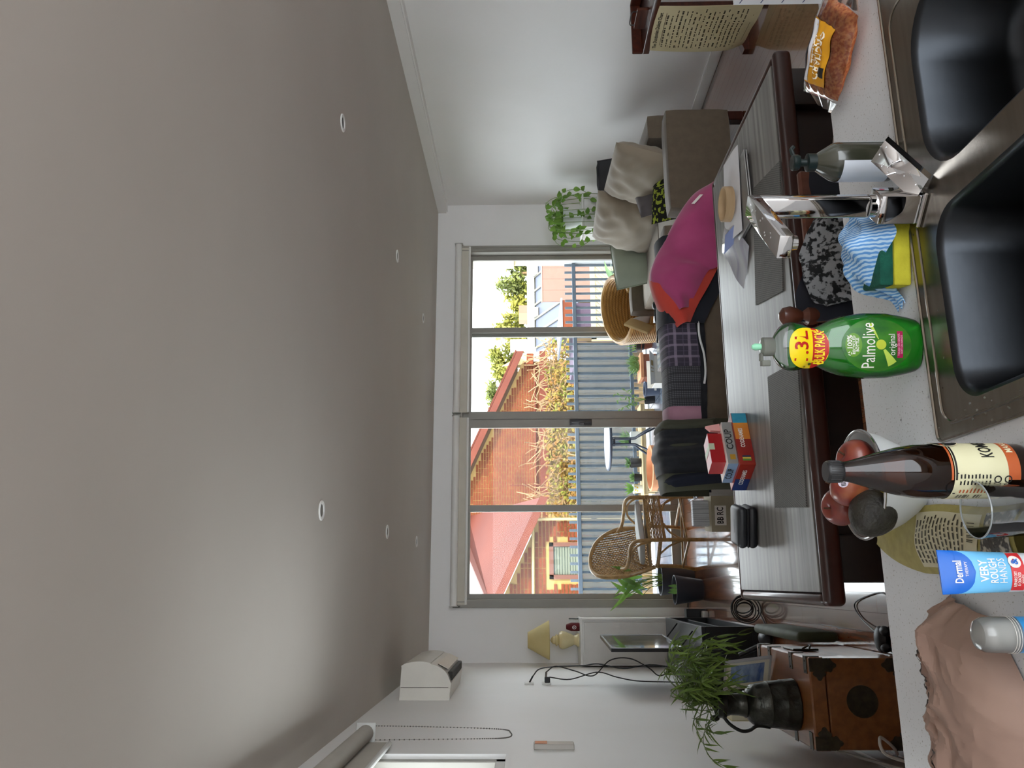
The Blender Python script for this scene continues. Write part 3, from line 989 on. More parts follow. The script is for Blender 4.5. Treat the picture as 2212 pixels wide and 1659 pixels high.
def over_back(x0, x1, drop, back=0.25, off=0.012, top=0.752, wr=0.004, seed=0.0, f=14, skew=0.0, nx=20, th=0.006, bulge=0.0, drop1=None):
    """cloth laid over the sofa back: camera side drop, over the top, down the far side"""
    def fn(a, b):
        x = x0 + (x1 - x0) * a
        dr_ = drop + ((drop1 if drop1 is not None else drop) - drop) * a
        tot = dr_ + 0.2 + back
        s_ = b * tot
        hump = bulge * math.sin(PI * a) ** 0.7
        o_ = off + hump * 0.5 + wr * math.sin(f * x * 6.0 + seed + 3 * s_)
        if s_ < dr_:
            z = top - dr_ + s_
            r_ = min(1.0, max(0.0, (s_ - dr_ + 0.03) / 0.03))
            return (x + skew * (dr_ - s_), 4.02 - o_ + 0.012 * r_ * r_, z + hump * (s_ / dr_) + wr * math.sin(9 * x + seed))
        s_ -= dr_
        if s_ < 0.2:
            return (x, 4.02 - o_ + 0.012 + s_ * (0.18 + 2 * o_) / 0.2, top + hump + off * math.sin(PI * s_ / 0.2) + wr * math.sin(9 * x + seed))
        s_ -= 0.2
        return (x, 4.20 + o_ + 0.012, top + hump - s_)
    return fn, nx, 26, th

def drape(name, mats, parent=None, **k):
    fn, nu, nv, th = over_back(**k)
    return MB().grid(fn, nu, nv, 0, th).obj(name, mats, parent, auto=60)

M_black = mat('black_wool', '15171c', 0.95, col2='1d2026', scale=30, sheen=0.3)
M_houndc = mat_stripes('grey_check', '2c2d33', ((0, 0.009, 0.5, 0, '6a6a70'), (2, 0.012, 0.4, 0.1, '15151a'), (0, 0.045, 0.12, 0, '101014')))
M_plaid = mat_stripes('plum_plaid', '35303f', ((0, 0.062, 0.22, 0.3, '8b7f92'), (2, 0.075, 0.2, 0.55, '8b7f92'), (0, 0.062, 0.05, 0.75, '5f566a'), (2, 0.075, 0.06, 0.05, '5f566a')))
M_mauve = mat('mauve_linen', 'a4778a', 0.9, col2='b08496', scale=10, sheen=0.3)
qt = thing('patchwork_throw', 'patchwork throw of plum plaid, grey check and mauve over the sofa back', 'throw', (1.1, 4.02, 0.6))
drape('mauve_patch', M_mauve, qt, x0=0.800, x1=0.884, drop=0.155, off=0.014, seed=0.5, nx=8)
drape('check_patch', M_houndc, qt, x0=0.884, x1=1.10, drop=0.155, off=0.014, seed=0.9, nx=14)
drape('plaid_patch', M_plaid, qt, x0=1.10, x1=1.34, drop=0.16, drop1=0.15, off=0.016, seed=1.4, nx=14)
drape('dark_border', M_black, qt, x0=0.80, x1=1.37, drop=0.185, drop1=0.2, off=0.009, seed=0.9, nx=24)
MB().tube([(1.0 + 0.36 * k / 16, 3.995 - 0.004 * math.sin(k), 0.577 - 0.012 * math.sin(k * 0.35)) for k in range(17)], 0.006, 6).obj('piping', mat('white_piping', 'd9dbdb', 0.8), qt)
tag(drape('blanket', mat('black_navy_blanket', '10141d', 0.95, col2='161b25', scale=8, sheen=0.25), x0=1.33, x1=1.84, drop=0.20, drop1=0.46, off=0.022, wr=0.006, seed=2.0, f=3), 'plain black blanket over the sofa back between the plaid and the pink throw', 'blanket')
o = bpy.data.objects[-1] if False else None
# orange lining and magenta throw slumped over the corner
def slump(x0, x1, z0a, z1a, y, dz, seed):
    pass
def corner_cloth(name, m_, lab, cat, shift, x_lo, seed, amp):
    # outline in the plane of the sofa back: rises from the lower left, over the corner, slides down to the right
    up = [(1.34 + x_lo, 0.70), (1.47 + x_lo, 0.775), (1.60, 0.815), (1.70, 0.79), (1.82, 0.725), (1.95, 0.655), (2.08, 0.56), (2.17, 0.43)]
    lo_ = [(1.36 + x_lo, 0.64), (1.46 + x_lo, 0.59), (1.56 + x_lo, 0.53), (1.64, 0.47), (1.74, 0.42), (1.88, 0.36), (2.02, 0.33), (2.17, 0.32)]
    U = smooth_path([(a, 0, b) for a, b in up], 9)
    L = smooth_path([(a, 0, b) for a, b in lo_], 9)
    n = len(U) - 1
    def fn(a, b):
        i = min(n, int(round(a * n)))
        p_ = L[i].lerp(U[i], min(1.0, b * 1.6))
        fold = amp * math.sin(9 * a + 5 * b + seed) + amp * 0.7 * math.sin(17 * a - 7 * b + 2 * seed) + amp * 0.45 * abs(math.sin(13 * a + 9 * b * b + seed)) + amp * 0.3 * math.sin(41 * a - 11 * b)
        if b * 1.6 <= 1:
            bb = b * 1.6
            return (p_.x, 3.985 - shift - 0.035 * math.sin(PI * min(1, bb)) * (0.6 + 0.4 * a) + fold + 0.05 * bb ** 6, p_.z)
        tt = (b - 0.625) / 0.375
        return (p_.x, 4.03 - shift + 0.22 * tt + fold, p_.z + 0.015 * math.sin(PI * tt) - 0.10 * tt * tt)
    return tag(MB().grid(fn, n, 36, 0, 0.006).obj(name, m_, auto=70), lab, cat)
corner_cloth('throw', mat('orange_red_cloth', 'b8382c', 0.9, col2='c24433', scale=6, sheen=0.3), 'orange red cloth showing under the magenta throw', 'cloth', 0.014, -0.03, 0.2, 0.004)
corner_cloth('throw', mat('magenta_velour', '9c3566', 0.85, col2='a83f70', scale=6, sheen=0.5), 'magenta pink throw slumped over the corner of the sofa back', 'throw', 0.036, 0.05, 1.1, 0.010)
MB_tag = MB().grid(lambda a, b: (1.985 + 0.055 * a, 3.925 - 0.004, 0.585 - 0.05 * a + 0.018 * b), 2, 2, 0, 0.001)
o = MB_tag.obj('care_label', mat('label_white', 'e6e2dc', 0.8), [x for x in COL.objects if x.get('label', '').startswith('magenta')][0])
# olive and black jackets over the left end
M_olive = mat('olive_canvas', '3c3d31', 0.9, col2='464738', scale=5, sheen=0.2)
jk = thing('jacket', 'olive jacket with black lining heaped over the left end of the sofa back', 'jacket', (0.62, 4.02, 0.4))
def jfn(x0, x1, drop, off, amp, seed, top):
    def fn(a, b):
        x = x0 + (x1 - x0) * a
        tot = drop + 0.2 + 0.25
        s_ = b * tot
        fold = amp * math.sin(11 * a + seed + 0.8 * math.sin(6 * s_)) + amp * 0.5 * math.sin(23 * a + 2 * seed)
        edge = 0.03 * math.sin(PI * a) ** 0.5
        if s_ < drop:
            return (x + 0.03 * math.sin(3 * s_ + seed) * (1 - s_ / drop), 4.0 - off - fold - edge, top - drop + s_ + 0.02 * math.sin(PI * a))
        s_ -= drop
        if s_ < 0.2:
            t_ = s_ / 0.2
            return (x, 4.0 - off - (fold + edge) * (1 - t_) + t_ * (0.22 + off), top + 0.02 * math.sin(PI * a) + 0.012 * math.sin(PI * t_) + fold * 0.4)
        s_ -= 0.2
        return (x, 4.22 + off * 0.2, top - s_)
    return fn
MB().grid(jfn(0.44, 0.80, 0.40, 0.012, 0.012, 0.3, 0.785), 30, 26, 0, 0.006).obj('body', M_olive, jk, auto=70)
MB().grid(jfn(0.53, 0.745, 0.36, 0.032, 0.012, 1.9, 0.805), 24, 26, 0, 0.006).obj('lining', M_black, jk, auto=70)
MB().grid(jfn(0.462, 0.515, 0.30, 0.040, 0.004, 0.9, 0.772), 8, 26, 0, 0.006).obj('sleeve_trim', mat('navy_trim', '151a28', 0.9), jk, auto=70)
MB().grid(jfn(0.755, 0.80, 0.25, 0.030, 0.004, 2.9, 0.79), 8, 26, 0, 0.006).obj('collar', M_olive, jk, auto=70)

# ---- coffee table with papers between the sofas
ct = thing('coffee_table', 'low glossy white coffee table between the sofas', 'table', (2.0, 5.6, 0))
M_glw = mat('white_lacquer', 'eef0f2', 0.06, coat=1.0)
MB().bbox(1.68, 2.34, 5.15, 6.30, 0.385, 0.42, 0.006, 2).obj('tabletop', M_glw, ct)
for x, y in ((1.72, 5.2), (2.25, 5.2), (1.72, 6.2), (2.25, 6.2)):
    MB().bbox(x, x + 0.05, y, y + 0.05, 0, 0.385, 0.004, 1).obj('leg', M_white, ct)
tag(MB().bbox(2.04, 2.30, 5.56, 5.80, 0.4205, 0.436, 0.003, 1).obj('book', mat('grey_book', '6d6a72', 0.5)), 'thin grey book on the white coffee table', 'book')
tag(MB().grid(lambda a, b: (1.72 + 0.22 * a, 5.42 + 0.30 * b, 0.4225 + 0.03 * a * (1 - b) ** 2), 8, 8, 0, 0.001).obj('magazine', mat('black_white_print', '1c1c1c', 0.6, col2='e8e8e6', scale=60, lo=0.48, hi=0.5)), 'open black and white printed magazine on the white coffee table', 'magazine')
rc = thing('remote_pile', 'bundle of dark headphones and cord on the coffee table edge', 'headphones', (2.05, 6.1, 0.42))
MB().tube(smooth_path([(1.95, 6.0, 0.43), (2.05, 6.1, 0.45), (2.2, 6.15, 0.44), (2.15, 6.05, 0.43), (2.0, 6.12, 0.432), (1.9, 6.2, 0.43)], 6), 0.008, 6).obj('headband', M_dark, rc)
for p_ in ((1.95, 6.0, 0.445), (2.2, 6.14, 0.445)):
    MB().ell(p_, 0.035, 0.035, 0.022).obj('ear_cup', M_dark, rc)

# ---- rattan arm chair by the door
M_rat = mat('rattan_cane', '9b7a4c', 0.45, col2='b8945f', scale=30, coat=0.2)
M_ratw = mat_weave('rattan_weave', '4a3116', 'b08a55', 420, 620, 0.55, (0, 2), 0.9, 0.004)
rcx, rcy = 0.428, 7.222
wv, fv = Vector((0.832, 0.555, 0)), Vector((0.555, -0.832, 0))
def rl(x, y, z):
    """chair frame: x to its own left-right, y forward, z up"""
    return Vector((rcx, rcy, 0)) + wv * x + fv * y + Vector((0, 0, z))
ra = thing('rattan_armchair', 'round-backed rattan armchair with a grey seat pad beside the glass door', 'chair', (rcx, rcy, 0))
# front legs run up and over into the arms; back legs sweep up round the back hoop
for s_ in (-1, 1):
    x = 0.235 * s_
    MB().tube(smooth_path([rl(x, 0.215, 0), rl(x, 0.215, 0.28), rl(x * 1.02, 0.212, 0.50), rl(x * 1.04, 0.19, 0.585), rl(x * 1.07, 0.11, 0.615), rl(x * 1.08, -0.04, 0.612), rl(x * 1.0, -0.19, 0.62), rl(x * 0.86, -0.26, 0.655)], 5), 0.0165, 10).obj('front_leg_and_arm', M_rat, ra)
    MB().tube(smooth_path([rl(x * 1.03, 0.19, 0.44), rl(x * 1.06, 0.17, 0.53), rl(x * 1.07, 0.08, 0.585), rl(x * 1.06, -0.06, 0.575), rl(x * 0.98, -0.16, 0.50), rl(x * 0.93, -0.20, 0.42)], 5), 0.010, 8).obj('arm_hoop', M_rat, ra)
    MB().tube(smooth_path([rl(x * 0.95, -0.235, 0), rl(x * 0.93, -0.20, 0.15), rl(x * 0.93, -0.19, 0.36)], 5), 0.0165, 10).obj('leg', M_rat, ra)
    MB().tube([rl(x, 0.215, 0.115), rl(x * 0.95, -0.21, 0.115)], 0.013, 8).obj('stretcher', M_rat, ra)
    MB().tube(smooth_path([rl(x, 0.215, 0.16), rl(x * 0.97, 0.12, 0.27), rl(x * 0.96, 0.0, 0.34)], 5), 0.009, 8).obj('brace', M_rat, ra)
    MB().tube(smooth_path([rl(x, 0.215, 0.17), rl(x * 0.7, 0.225, 0.27), rl(x * 0.3, 0.225, 0.315)], 5), 0.009, 8).obj('brace', M_rat, ra)
    MB().tube([rl(x, 0.215, 0.36), rl(x * 0.95, -0.2, 0.34)], 0.016, 8).obj('seat_rail', M_rat, ra)
MB().tube([rl(-0.235, 0.215, 0.135), rl(0.235, 0.215, 0.135)], 0.010, 8).obj('stretcher', M_rat, ra)
MB().tube([rl(-0.22, -0.2, 0.115), rl(0.22, 0.2, 0.118)], 0.011, 8).obj('stretcher', M_rat, ra)
def apron(a, b):
    return rl(-0.235 + 0.47 * a, 0.222 + 0.012 * math.sin(PI * a), 0.335 + 0.115 * b)
ap = MB()
for k in range(9):
    ap.tube([rl(-0.235 + 0.47 * i / 22, 0.226 + 0.012 * math.sin(PI * i / 22) + 0.004 * (1 if (i + k) % 2 else -1), 0.338 + 0.0135 * k) for i in range(23)], 0.0062, 5)
ap.obj('front_apron', M_rat, ra)['kind'] = 'stuff'
MB().tube([rl(-0.235, 0.226, 0.328), rl(0.235, 0.226, 0.328)], 0.014, 8).obj('seat_rail', M_rat, ra)
MB().grid(lambda a, b: rl(-0.225 + 0.45 * a, 0.22 - 0.42 * b, 0.445 - 0.05 * b), 6, 6, 0, 0.02).obj('seat', M_rat, ra)
# back: an upright oval hoop with rows of cane across
def hoop(t):
    a = PI * t
    hw = 0.235 + 0.035 * math.sin(a)
    if t < 0.3:
        return None
HP = [(-0.215, 0.36), (-0.245, 0.50), (-0.262, 0.62), (-0.245, 0.74), (-0.19, 0.845), (-0.10, 0.90), (0, 0.915), (0.10, 0.90), (0.19, 0.845), (0.245, 0.74), (0.262, 0.62), (0.245, 0.50), (0.215, 0.36)]
def bk(x, z):
    # the back leans and curves round the sitter
    return rl(x, -0.20 - 0.16 * (z - 0.36) / 0.55 - 0.10 * (1 - (x / 0.27) ** 2) * min(1, (z - 0.3) / 0.3), z)
MB().tube([bk(p_.x, p_.z) for p_ in smooth_path([(a, 0, b) for a, b in HP], 5)], 0.019, 10).obj('back_hoop', M_rat, ra)
def halfw(z):
    pts = [(0.36, 0.215), (0.50, 0.245), (0.62, 0.262), (0.74, 0.245), (0.845, 0.19), (0.90, 0.10), (0.915, 0.0)]
    for (z0, w0), (z1, w1) in zip(pts, pts[1:]):
        if z <= z1:
            return w0 + (w1 - w0) * (z - z0) / (z1 - z0)
    return 0.0
wk = MB()
for k in range(26):
    x = -0.24 + 0.48 * k / 25
    zt = 0.40
    zs = []
    z = 0.38
    while z < 0.91 and halfw(z) > abs(x) * 0.98 or z < 0.62:
        zs.append(z)
        z += 0.0125
        if z > 0.92:
            break
    zs = [z for z in zs if halfw(min(z, 0.914)) > abs(x)]
    if len(zs) > 2:
        wk.tube([bk(x, z) + fv * (0.0045 * (1 if (i + k) % 2 else -1)) for i, z in enumerate(zs)], 0.0072, 5)
wk.obj('woven_back', M_rat, ra)['kind'] = 'stuff'
M_pad = mat('pale_grey_linen', 'bfc0bf', 0.9, col2='cacbca', scale=6)
tag(box_cushion(MB(), -0.215, 0.215, -0.20, 0.205, -0.025, 0.035, 0.015, 0.028).xf(Matrix.Translation(rl(0, 0.0, 0.488)) @ Matrix(((wv.x, fv.x, 0, 0), (wv.y, fv.y, 0, 0), (0, 0, 1, 0), (0, 0, 0, 1))) @ Matrix.Rotation(R(6), 4, 'X')).obj('seat_pad', M_pad), 'pale grey seat pad on the round-backed rattan chair', 'seat pad')

# ---- rattan tub chair behind the sofa
M_rat2 = mat('honey_rattan', 'b0813f', 0.45, col2='cda262', scale=14, stretch=(1, 1, 5), coat=0.2)
tb = thing('rattan_tub_chair', 'honey rattan tub chair with a high curved back near the glass door', 'chair', (2.55, 7.2, 0))
def tub(a, b, r_=0.31, inner=0.0):
    ang = R(-75) + R(300) * a          # open side to the left of the room
    d_ = Vector((math.cos(ang), math.sin(ang), 0))
    back = 0.5 + 0.5 * math.cos(ang - R(60))
    top = 0.50 + 0.23 * back
    z = 0.24 + (top - 0.24) * b
    rr = (r_ - inner) * (1 + 0.08 * b)
    return Vector((2.56, 7.25, z)) + Vector((d_.x * rr, d_.y * rr * 0.9, 0))
MB().grid(lambda a, b: tub(a, b), 40, 10, 0, 0.0).grid(lambda a, b: tub(a, b, inner=0.03), 40, 10).obj('shell', mat_weave('tub_weave', '6d481b', 'c0924e', 300, 420, 0.5, (0, 2), 0.8, 0.004), tb)
MB().tube([tub(k / 40, 1.0, inner=0.015) for k in range(41)], 0.024, 8).obj('rim', M_rat2, tb)
rb = MB()
for k in range(16):
    rb.tube([tub(i / 40, (k + 0.5) / 16, r_=0.316) for i in range(41)], 0.0085, 5)
    rb.tube([tub(i / 40, (k + 0.5) / 16, r_=0.278) for i in range(41)], 0.0085, 5)
rb.obj('cane_rows', M_rat2, tb)['kind'] = 'stuff'
MB().lathe([(0.0, 0.30), (0.28, 0.31), (0.28, 0.33), (0.0, 0.335)], (2.56, 7.25, 0), 24).obj('seat', M_rat2, tb)
for dx, dy in ((-0.22, -0.2), (0.22, -0.2), (-0.22, 0.2), (0.22, 0.2)):
    MB().tube([(2.56 + dx, 7.25 + dy, 0.26), (2.56 + dx * 1.1, 7.25 + dy * 1.1, 0)], 0.018, 8).obj('leg', M_rat2, tb)
MB().tube(smooth_path([(2.36, 7.03, 0.24), (2.45, 7.02, 0.14), (2.6, 7.03, 0.06)], 5), 0.011, 6).obj('brace', M_rat2, tb)
tag(pillow(MB(), (2.40, 7.16, 0.41), (0.2, -1, 0.1), (-0.2, 0, 1), 0.2, 0.17, 0.06, 10).obj('cushion', mat('white_linen', 'dfe3ea', 0.85)), 'small white cushion inside the rattan tub chair', 'cushion')
tag(MB().bbox(-0.09, 0.09, -0.012, 0.012, -0.12, 0.12, 0.003, 1, 0, Matrix.Translation((2.31, 7.0, 0.45)) @ Euler((0.2, 0.5, 0.9)).to_matrix().to_4x4()).obj('folder', mat('kraft_card', 'c3a777', 0.8)), 'kraft card folder tucked at the side of the tub chair', 'folder')

# ---- pothos on its tall stand
ps = thing('plant_stand', 'tall white plinth behind the sofa pillows carrying the trailing pothos', 'stand', (3.52, 7.25, 0))
MB().bbox(3.36, 3.68, 7.09, 7.41, 0, 0.93, 0.006, 1).obj('plinth', M_white, ps)
MB().bbox(3.34, 3.70, 7.07, 7.43, 0.93, 0.95, 0.004, 1).obj('top', M_white, ps)
M_pleaf = mat_leaf('pothos_leaf', '5f8a34', '86ad4c', 0.35, 0.3, 0.15, 9)
pt = thing('pothos', 'trailing pothos with heart leaves and looping stems in a white pot', 'plant', (3.50, 7.22, 0.95))
MB().lathe([(0.075, 0), (0.105, 0.16), (0.112, 0.18), (0.10, 0.18), (0.094, 0.15)], (3.50, 7.22, 0.95), 24, capt=False).obj('pot', mat('white_glaze', 'd9dedc', 0.25), pt)
MB().lathe([(0, 0.15), (0.095, 0.155)], (3.50, 7.22, 0.95), 16, capt=False).obj('soil', mat('potting_mix', '3a2d22', 0.95, col2='4a3a2c', scale=60), pt)
random.seed(5)
for k in range(25):
    a = random.uniform(0, 2 * PI)
    l_ = random.uniform(0.12, 0.32)
    h_ = random.uniform(0.06, 0.2)
    dn = random.uniform(0.1, 0.50)
    c0 = Vector((3.50, 7.22, 1.10))
    d_ = Vector((math.cos(a), math.sin(a) * 0.6, 0))
    pts = smooth_path([c0, c0 + d_ * l_ * 0.5 + Vector((0, 0, h_)), c0 + d_ * l_ + Vector((0, 0, h_ * 0.6)), c0 + d_ * l_ * 1.15 + Vector((0, -0.02, -dn * 0.5)), c0 + d_ * l_ * 0.95 + Vector((0, -0.03, -dn))], 5)
    st_ = MB().tube(pts, 0.0028, 5).obj('stem', mat('pothos_stem', '6f8a45', 0.5) if k == 0 else bpy.data.materials['pothos_stem'], pt)
    for q_ in range(2, len(pts), 3):
        if random.random() < 0.75:
            lm = MB()
            leaf_geo(lm, pts[q_], (random.uniform(-1, 1), random.uniform(-1, 0), random.uniform(-1, 0.4)), (0, -1, 0.5), random.uniform(0.045, 0.08), random.uniform(0.04, 0.06), 0.3, 4)
            lm.obj('leaf', M_pleaf, st_)

# ---- black mesh office chair by the wall
oc = thing('office_chair', 'black mesh-backed office chair between the sofa pillows and the right wall', 'chair', (3.52, 6.35, 0))
def ocb(a, b):
    return (3.30 + 0.34 * a, 6.30 - 0.05 * math.sin(PI * a) + 0.05 * b, 0.60 + 0.26 * b)
MB().grid(ocb, 10, 8, 0, 0.006).obj('backrest', mat_weave('black_mesh', '101013', '2a2a2e', 900, 900, 0.7, (0, 2), 0.3), oc)
MB().tube([ocb(x, y) for x, y in ((0, 0), (0, 0.5), (0.03, 0.95), (0.25, 1), (0.5, 1), (0.75, 1), (0.97, 0.95), (1, 0.5), (1, 0), (0.5, 0))], 0.012, 8, closed=True).obj('back_frame', M_dark, oc)
MB().tube(smooth_path([ocb(0.02, 0.95), (3.18, 6.33, 0.84), (3.06, 6.42, 0.78), (3.02, 6.5, 0.66)], 6), 0.014, 8).obj('armrest', M_dark, oc)
MB().bbox(3.28, 3.72, 6.30, 6.72, 0.44, 0.50, 0.025, 2).obj('seat', M_dark, oc)
MB().tube([(3.5, 6.5, 0.44), (3.5, 6.5, 0.1)], 0.025, 10).obj('gas_lift', M_dark, oc)
for k in range(5):
    a = 2 * PI * k / 5
    MB().tube([(3.5, 6.5, 0.1), (3.5 + 0.26 * math.cos(a), 6.5 + 0.26 * math.sin(a), 0.06)], 0.014, 6).obj('base_arm', M_dark, oc)
    MB().ell((3.5 + 0.26 * math.cos(a), 6.5 + 0.26 * math.sin(a), 0.027), 0.02, 0.02, 0.027, 10, 6).obj('castor', M_dark, oc)
# ================================================================== LEFT SIDE OF THE ROOM
# white cabinet with lamp
cb_ = thing('cabinet', 'tall white cabinet in the corner under the table lamp', 'cabinet', (-0.51, 7.5, 0))
MB().box(-0.705, -0.312, 7.28, 7.66, 0.03, 1.025).obj('body', M_white, cb_, smooth=False)
MB().bbox(-0.71, -0.305, 7.262, 7.665, 1.025, 1.045, 0.003, 1).obj('top', M_white, cb_)
MB().bbox(-0.69, -0.34, 7.262, 7.28, 0.05, 1.01, 0.004, 1).obj('door', mat('cabinet_grey_white', 'd2d0cb', 0.4), cb_)
MB().box(-0.70, -0.32, 7.30, 7.64, 0.0, 0.03).obj('plinth', M_white, cb_, smooth=False)
MB().bbox(-0.322, -0.308, 7.255, 7.29, 0.0, 1.03, 0.003, 1).obj('edge_strip', M_white, cb_)
lp = thing('table_lamp', 'cream ceramic vase lamp with a cone shade on the white cabinet', 'lamp', (-0.505, 7.47, 1.045))
LC = (-0.505, 7.47, 1.045)
MB().lathe([(0.058, 0), (0.06, 0.012), (0.045, 0.03), (0.042, 0.045), (0.06, 0.085), (0.078, 0.13), (0.08, 0.155), (0.066, 0.178), (0.04, 0.188), (0.052, 0.20), (0.05, 0.208), (0.036, 0.215), (0.034, 0.235), (0.018, 0.25), (0.01, 0.255)], LC, 28).obj('base', mat('cream_ceramic', 'e3d5a6', 0.2, coat=0.5), lp)
MB().tube([(LC[0], LC[1], 1.295), (LC[0], LC[1], 1.36)], 0.007, 8).obj('stem', M_alu2, lp)
shd = mat('cream_shade', 'eadfae', 0.8)
p_ = shd.node_tree.nodes['Principled BSDF']
p_.inputs['Subsurface Weight'].default_value = 0.0
def cone(a, b):
    an = 2 * PI * a
    r_ = 0.168 + (0.066 - 0.168) * b
    return (LC[0] + r_ * math.cos(an), LC[1] + r_ * math.sin(an), 1.315 + 0.19 * b)
so = MB().grid(cone, 36, 4, 0, 0.002).obj('lamp_shade', mat_leaf('shade_cloth', 'eadba2', 'efe2b0', 0.8, 0.4, 0.0), lp)
for z, r_ in ((1.315, 0.168), (1.505, 0.066)):
    MB().tube([(LC[0] + r_ * math.cos(k * PI / 18), LC[1] + r_ * math.sin(k * PI / 18), z) for k in range(36)], 0.003, 6, closed=True).obj('shade_trim', mat('shade_trim', 'cbb67a', 0.7) if z < 1.4 else bpy.data.materials['shade_trim'], so)
mo = thing('maroon_pouch', 'small maroon drink cooler with a white emblem on the cabinet beside the lamp', 'cooler', (-0.385, 7.36, 1.045))
MB().lathe([(0.034, 0), (0.036, 0.01), (0.036, 0.075), (0.028, 0.10), (0.02, 0.118), (0.012, 0.12)], (-0.385, 7.36, 1.045), 20).obj('body', mat('maroon_foam', '5a1218', 0.8), mo)
em = MB()
fe = lambda x, y: Vector((-0.385 + 0.0368 * math.sin(x / 0.0368 - 0.1), 7.36 - 0.0368 * math.cos(x / 0.0368 - 0.1), 1.045 + 0.048 + y))
em.add([fe(0.016 * math.cos(k * PI / 10) * r_, 0.018 * math.sin(k * PI / 10) * r_) for r_ in (0.75, 1.0) for k in range(20)], [(k, (k + 1) % 20, 20 + (k + 1) % 20, 20 + k) for k in range(20)])
put_text(em, 'X', 0.022, fe)
em.obj('emblem', mat('emblem_white', 'e9e4e0', 0.7), mo)
M_clear = mat('clear_glass', 'ffffff', 0.0, trans=1.0, ior=1.45)
gl = MB().lathe([(0.03, 0), (0.032, 0.09), (0.030, 0.09), (0.027, 0.006), (0, 0.006)], (-0.345, 7.45, 1.045), 20, capt=False)
tag(gl.obj('tumbler', mat_pane('thin_glass', (0.95, 0.96, 0.96), 1.0)), 'clear tumbler behind the maroon cooler on the cabinet', 'glass')

# TV on its black unit
tu = thing('tv_unit', 'open black television unit along the left wall', 'tv unit', (-0.49, 6.0, 0))
M_bk = mat('black_laminate', '1b1d21', 0.35, col2='202227', scale=3)
MB().bbox(-0.70, -0.285, 5.45, 6.85, 0.335, 0.362, 0.002, 1).obj('top_board', M_bk, tu)
MB().bbox(-0.70, -0.285, 5.45, 6.85, 0.0, 0.03, 0.002, 1).obj('bottom_board', M_bk, tu)
MB().bbox(-0.70, -0.285, 5.45, 5.475, 0.03, 0.335, 0.002, 1).obj('end_panel', M_bk, tu)
MB().bbox(-0.70, -0.285, 6.825, 6.85, 0.03, 0.335, 0.002, 1).obj('end_panel', M_bk, tu)
MB().box(-0.70, -0.69, 5.475, 6.825, 0.03, 0.335).obj('back_panel', M_bk, tu, smooth=False)
MB().bbox(-0.69, -0.30, 5.475, 6.825, 0.17, 0.185, 0.002, 1).obj('shelf', M_bk, tu)
tv = thing('television', 'thin flat television seen edge-on standing on the black unit', 'television', (-0.42, 6.0, 0.362))
a0, a1 = Vector((-0.432, 5.58, 0)), Vector((-0.398, 6.42, 0))
dv = (a1 - a0).normalized()
nv_ = Vector((dv.y, -dv.x, 0))
def tvq(mb, s0, s1, z0, z1, t0, t1):
    P0, P1 = a0.lerp(a1, s0), a0.lerp(a1, s1)
    mb.add([p_ + nv_ * t_ + Vector((0, 0, z)) for p_ in (P0, P1) for t_ in (t0, t1) for z in (z0, z1)], [(0, 1, 3, 2), (4, 6, 7, 5), (0, 4, 5, 1), (2, 3, 7, 6), (0, 2, 6, 4), (1, 5, 7, 3)])
    return mb
tvq(MB(), 0, 1, 0.455, 0.945, -0.022, 0.0).obj('case', mat('tv_black', '0d0e11', 0.3), tv, smooth=False)
tvq(MB(), 0.012, 0.988, 0.468, 0.935, 0.0, 0.002).obj('screen', mat('tv_screen', '24272c', 0.08, coat=0.5), tv, smooth=False)
bz = MB()
for q_ in ((0, 1, 0.935, 0.946, 0, 0.005), (0, 1, 0.454, 0.468, 0, 0.005), (0, 0.012, 0.455, 0.945, 0, 0.005), (0.988, 1, 0.455, 0.945, 0, 0.005)):
    tvq(bz, *q_)
bz.obj('bezel', mat('silver_bezel', 'b9bcc0', 0.25, 0.6), tv, smooth=False)
for s_ in (0.16, 0.84):
    P0 = a0.lerp(a1, s_)
    for e in (-0.10, 0.10):
        MB().tube([P0 + Vector((0, 0, 0.46)) - nv_ * 0.01, P0 + nv_ * e + Vector((0, 0, 0.369))], 0.006, 6).obj('foot', M_bk, tv)
# loose gear around
sp = thing('small_speaker', 'small black box speaker with white foot behind the television unit', 'speaker', (-0.27, 7.0, 0))
MB().bbox(-0.31, -0.22, 6.93, 7.03, 0.01, 0.17, 0.004, 1).obj('body', M_bk, sp)
MB().bbox(-0.315, -0.235, 6.86, 6.93, 0, 0.05, 0.008, 2).obj('foot', M_white, sp)
tag(MB().bbox(-0.305, -0.255, 7.14, 7.24, 0.0, 0.11, 0.004, 1).obj('skirting_block', M_white), 'small white block at the foot of the tall white cabinet', 'block')
M_cord = mat('dark_cord', '2c2b2b', 0.5)
def cord(name, pts, r_, m_, lab, cat='cord'):
    return tag(MB().tube(smooth_path(pts, 7), r_, 6).obj(name, m_), lab, cat)
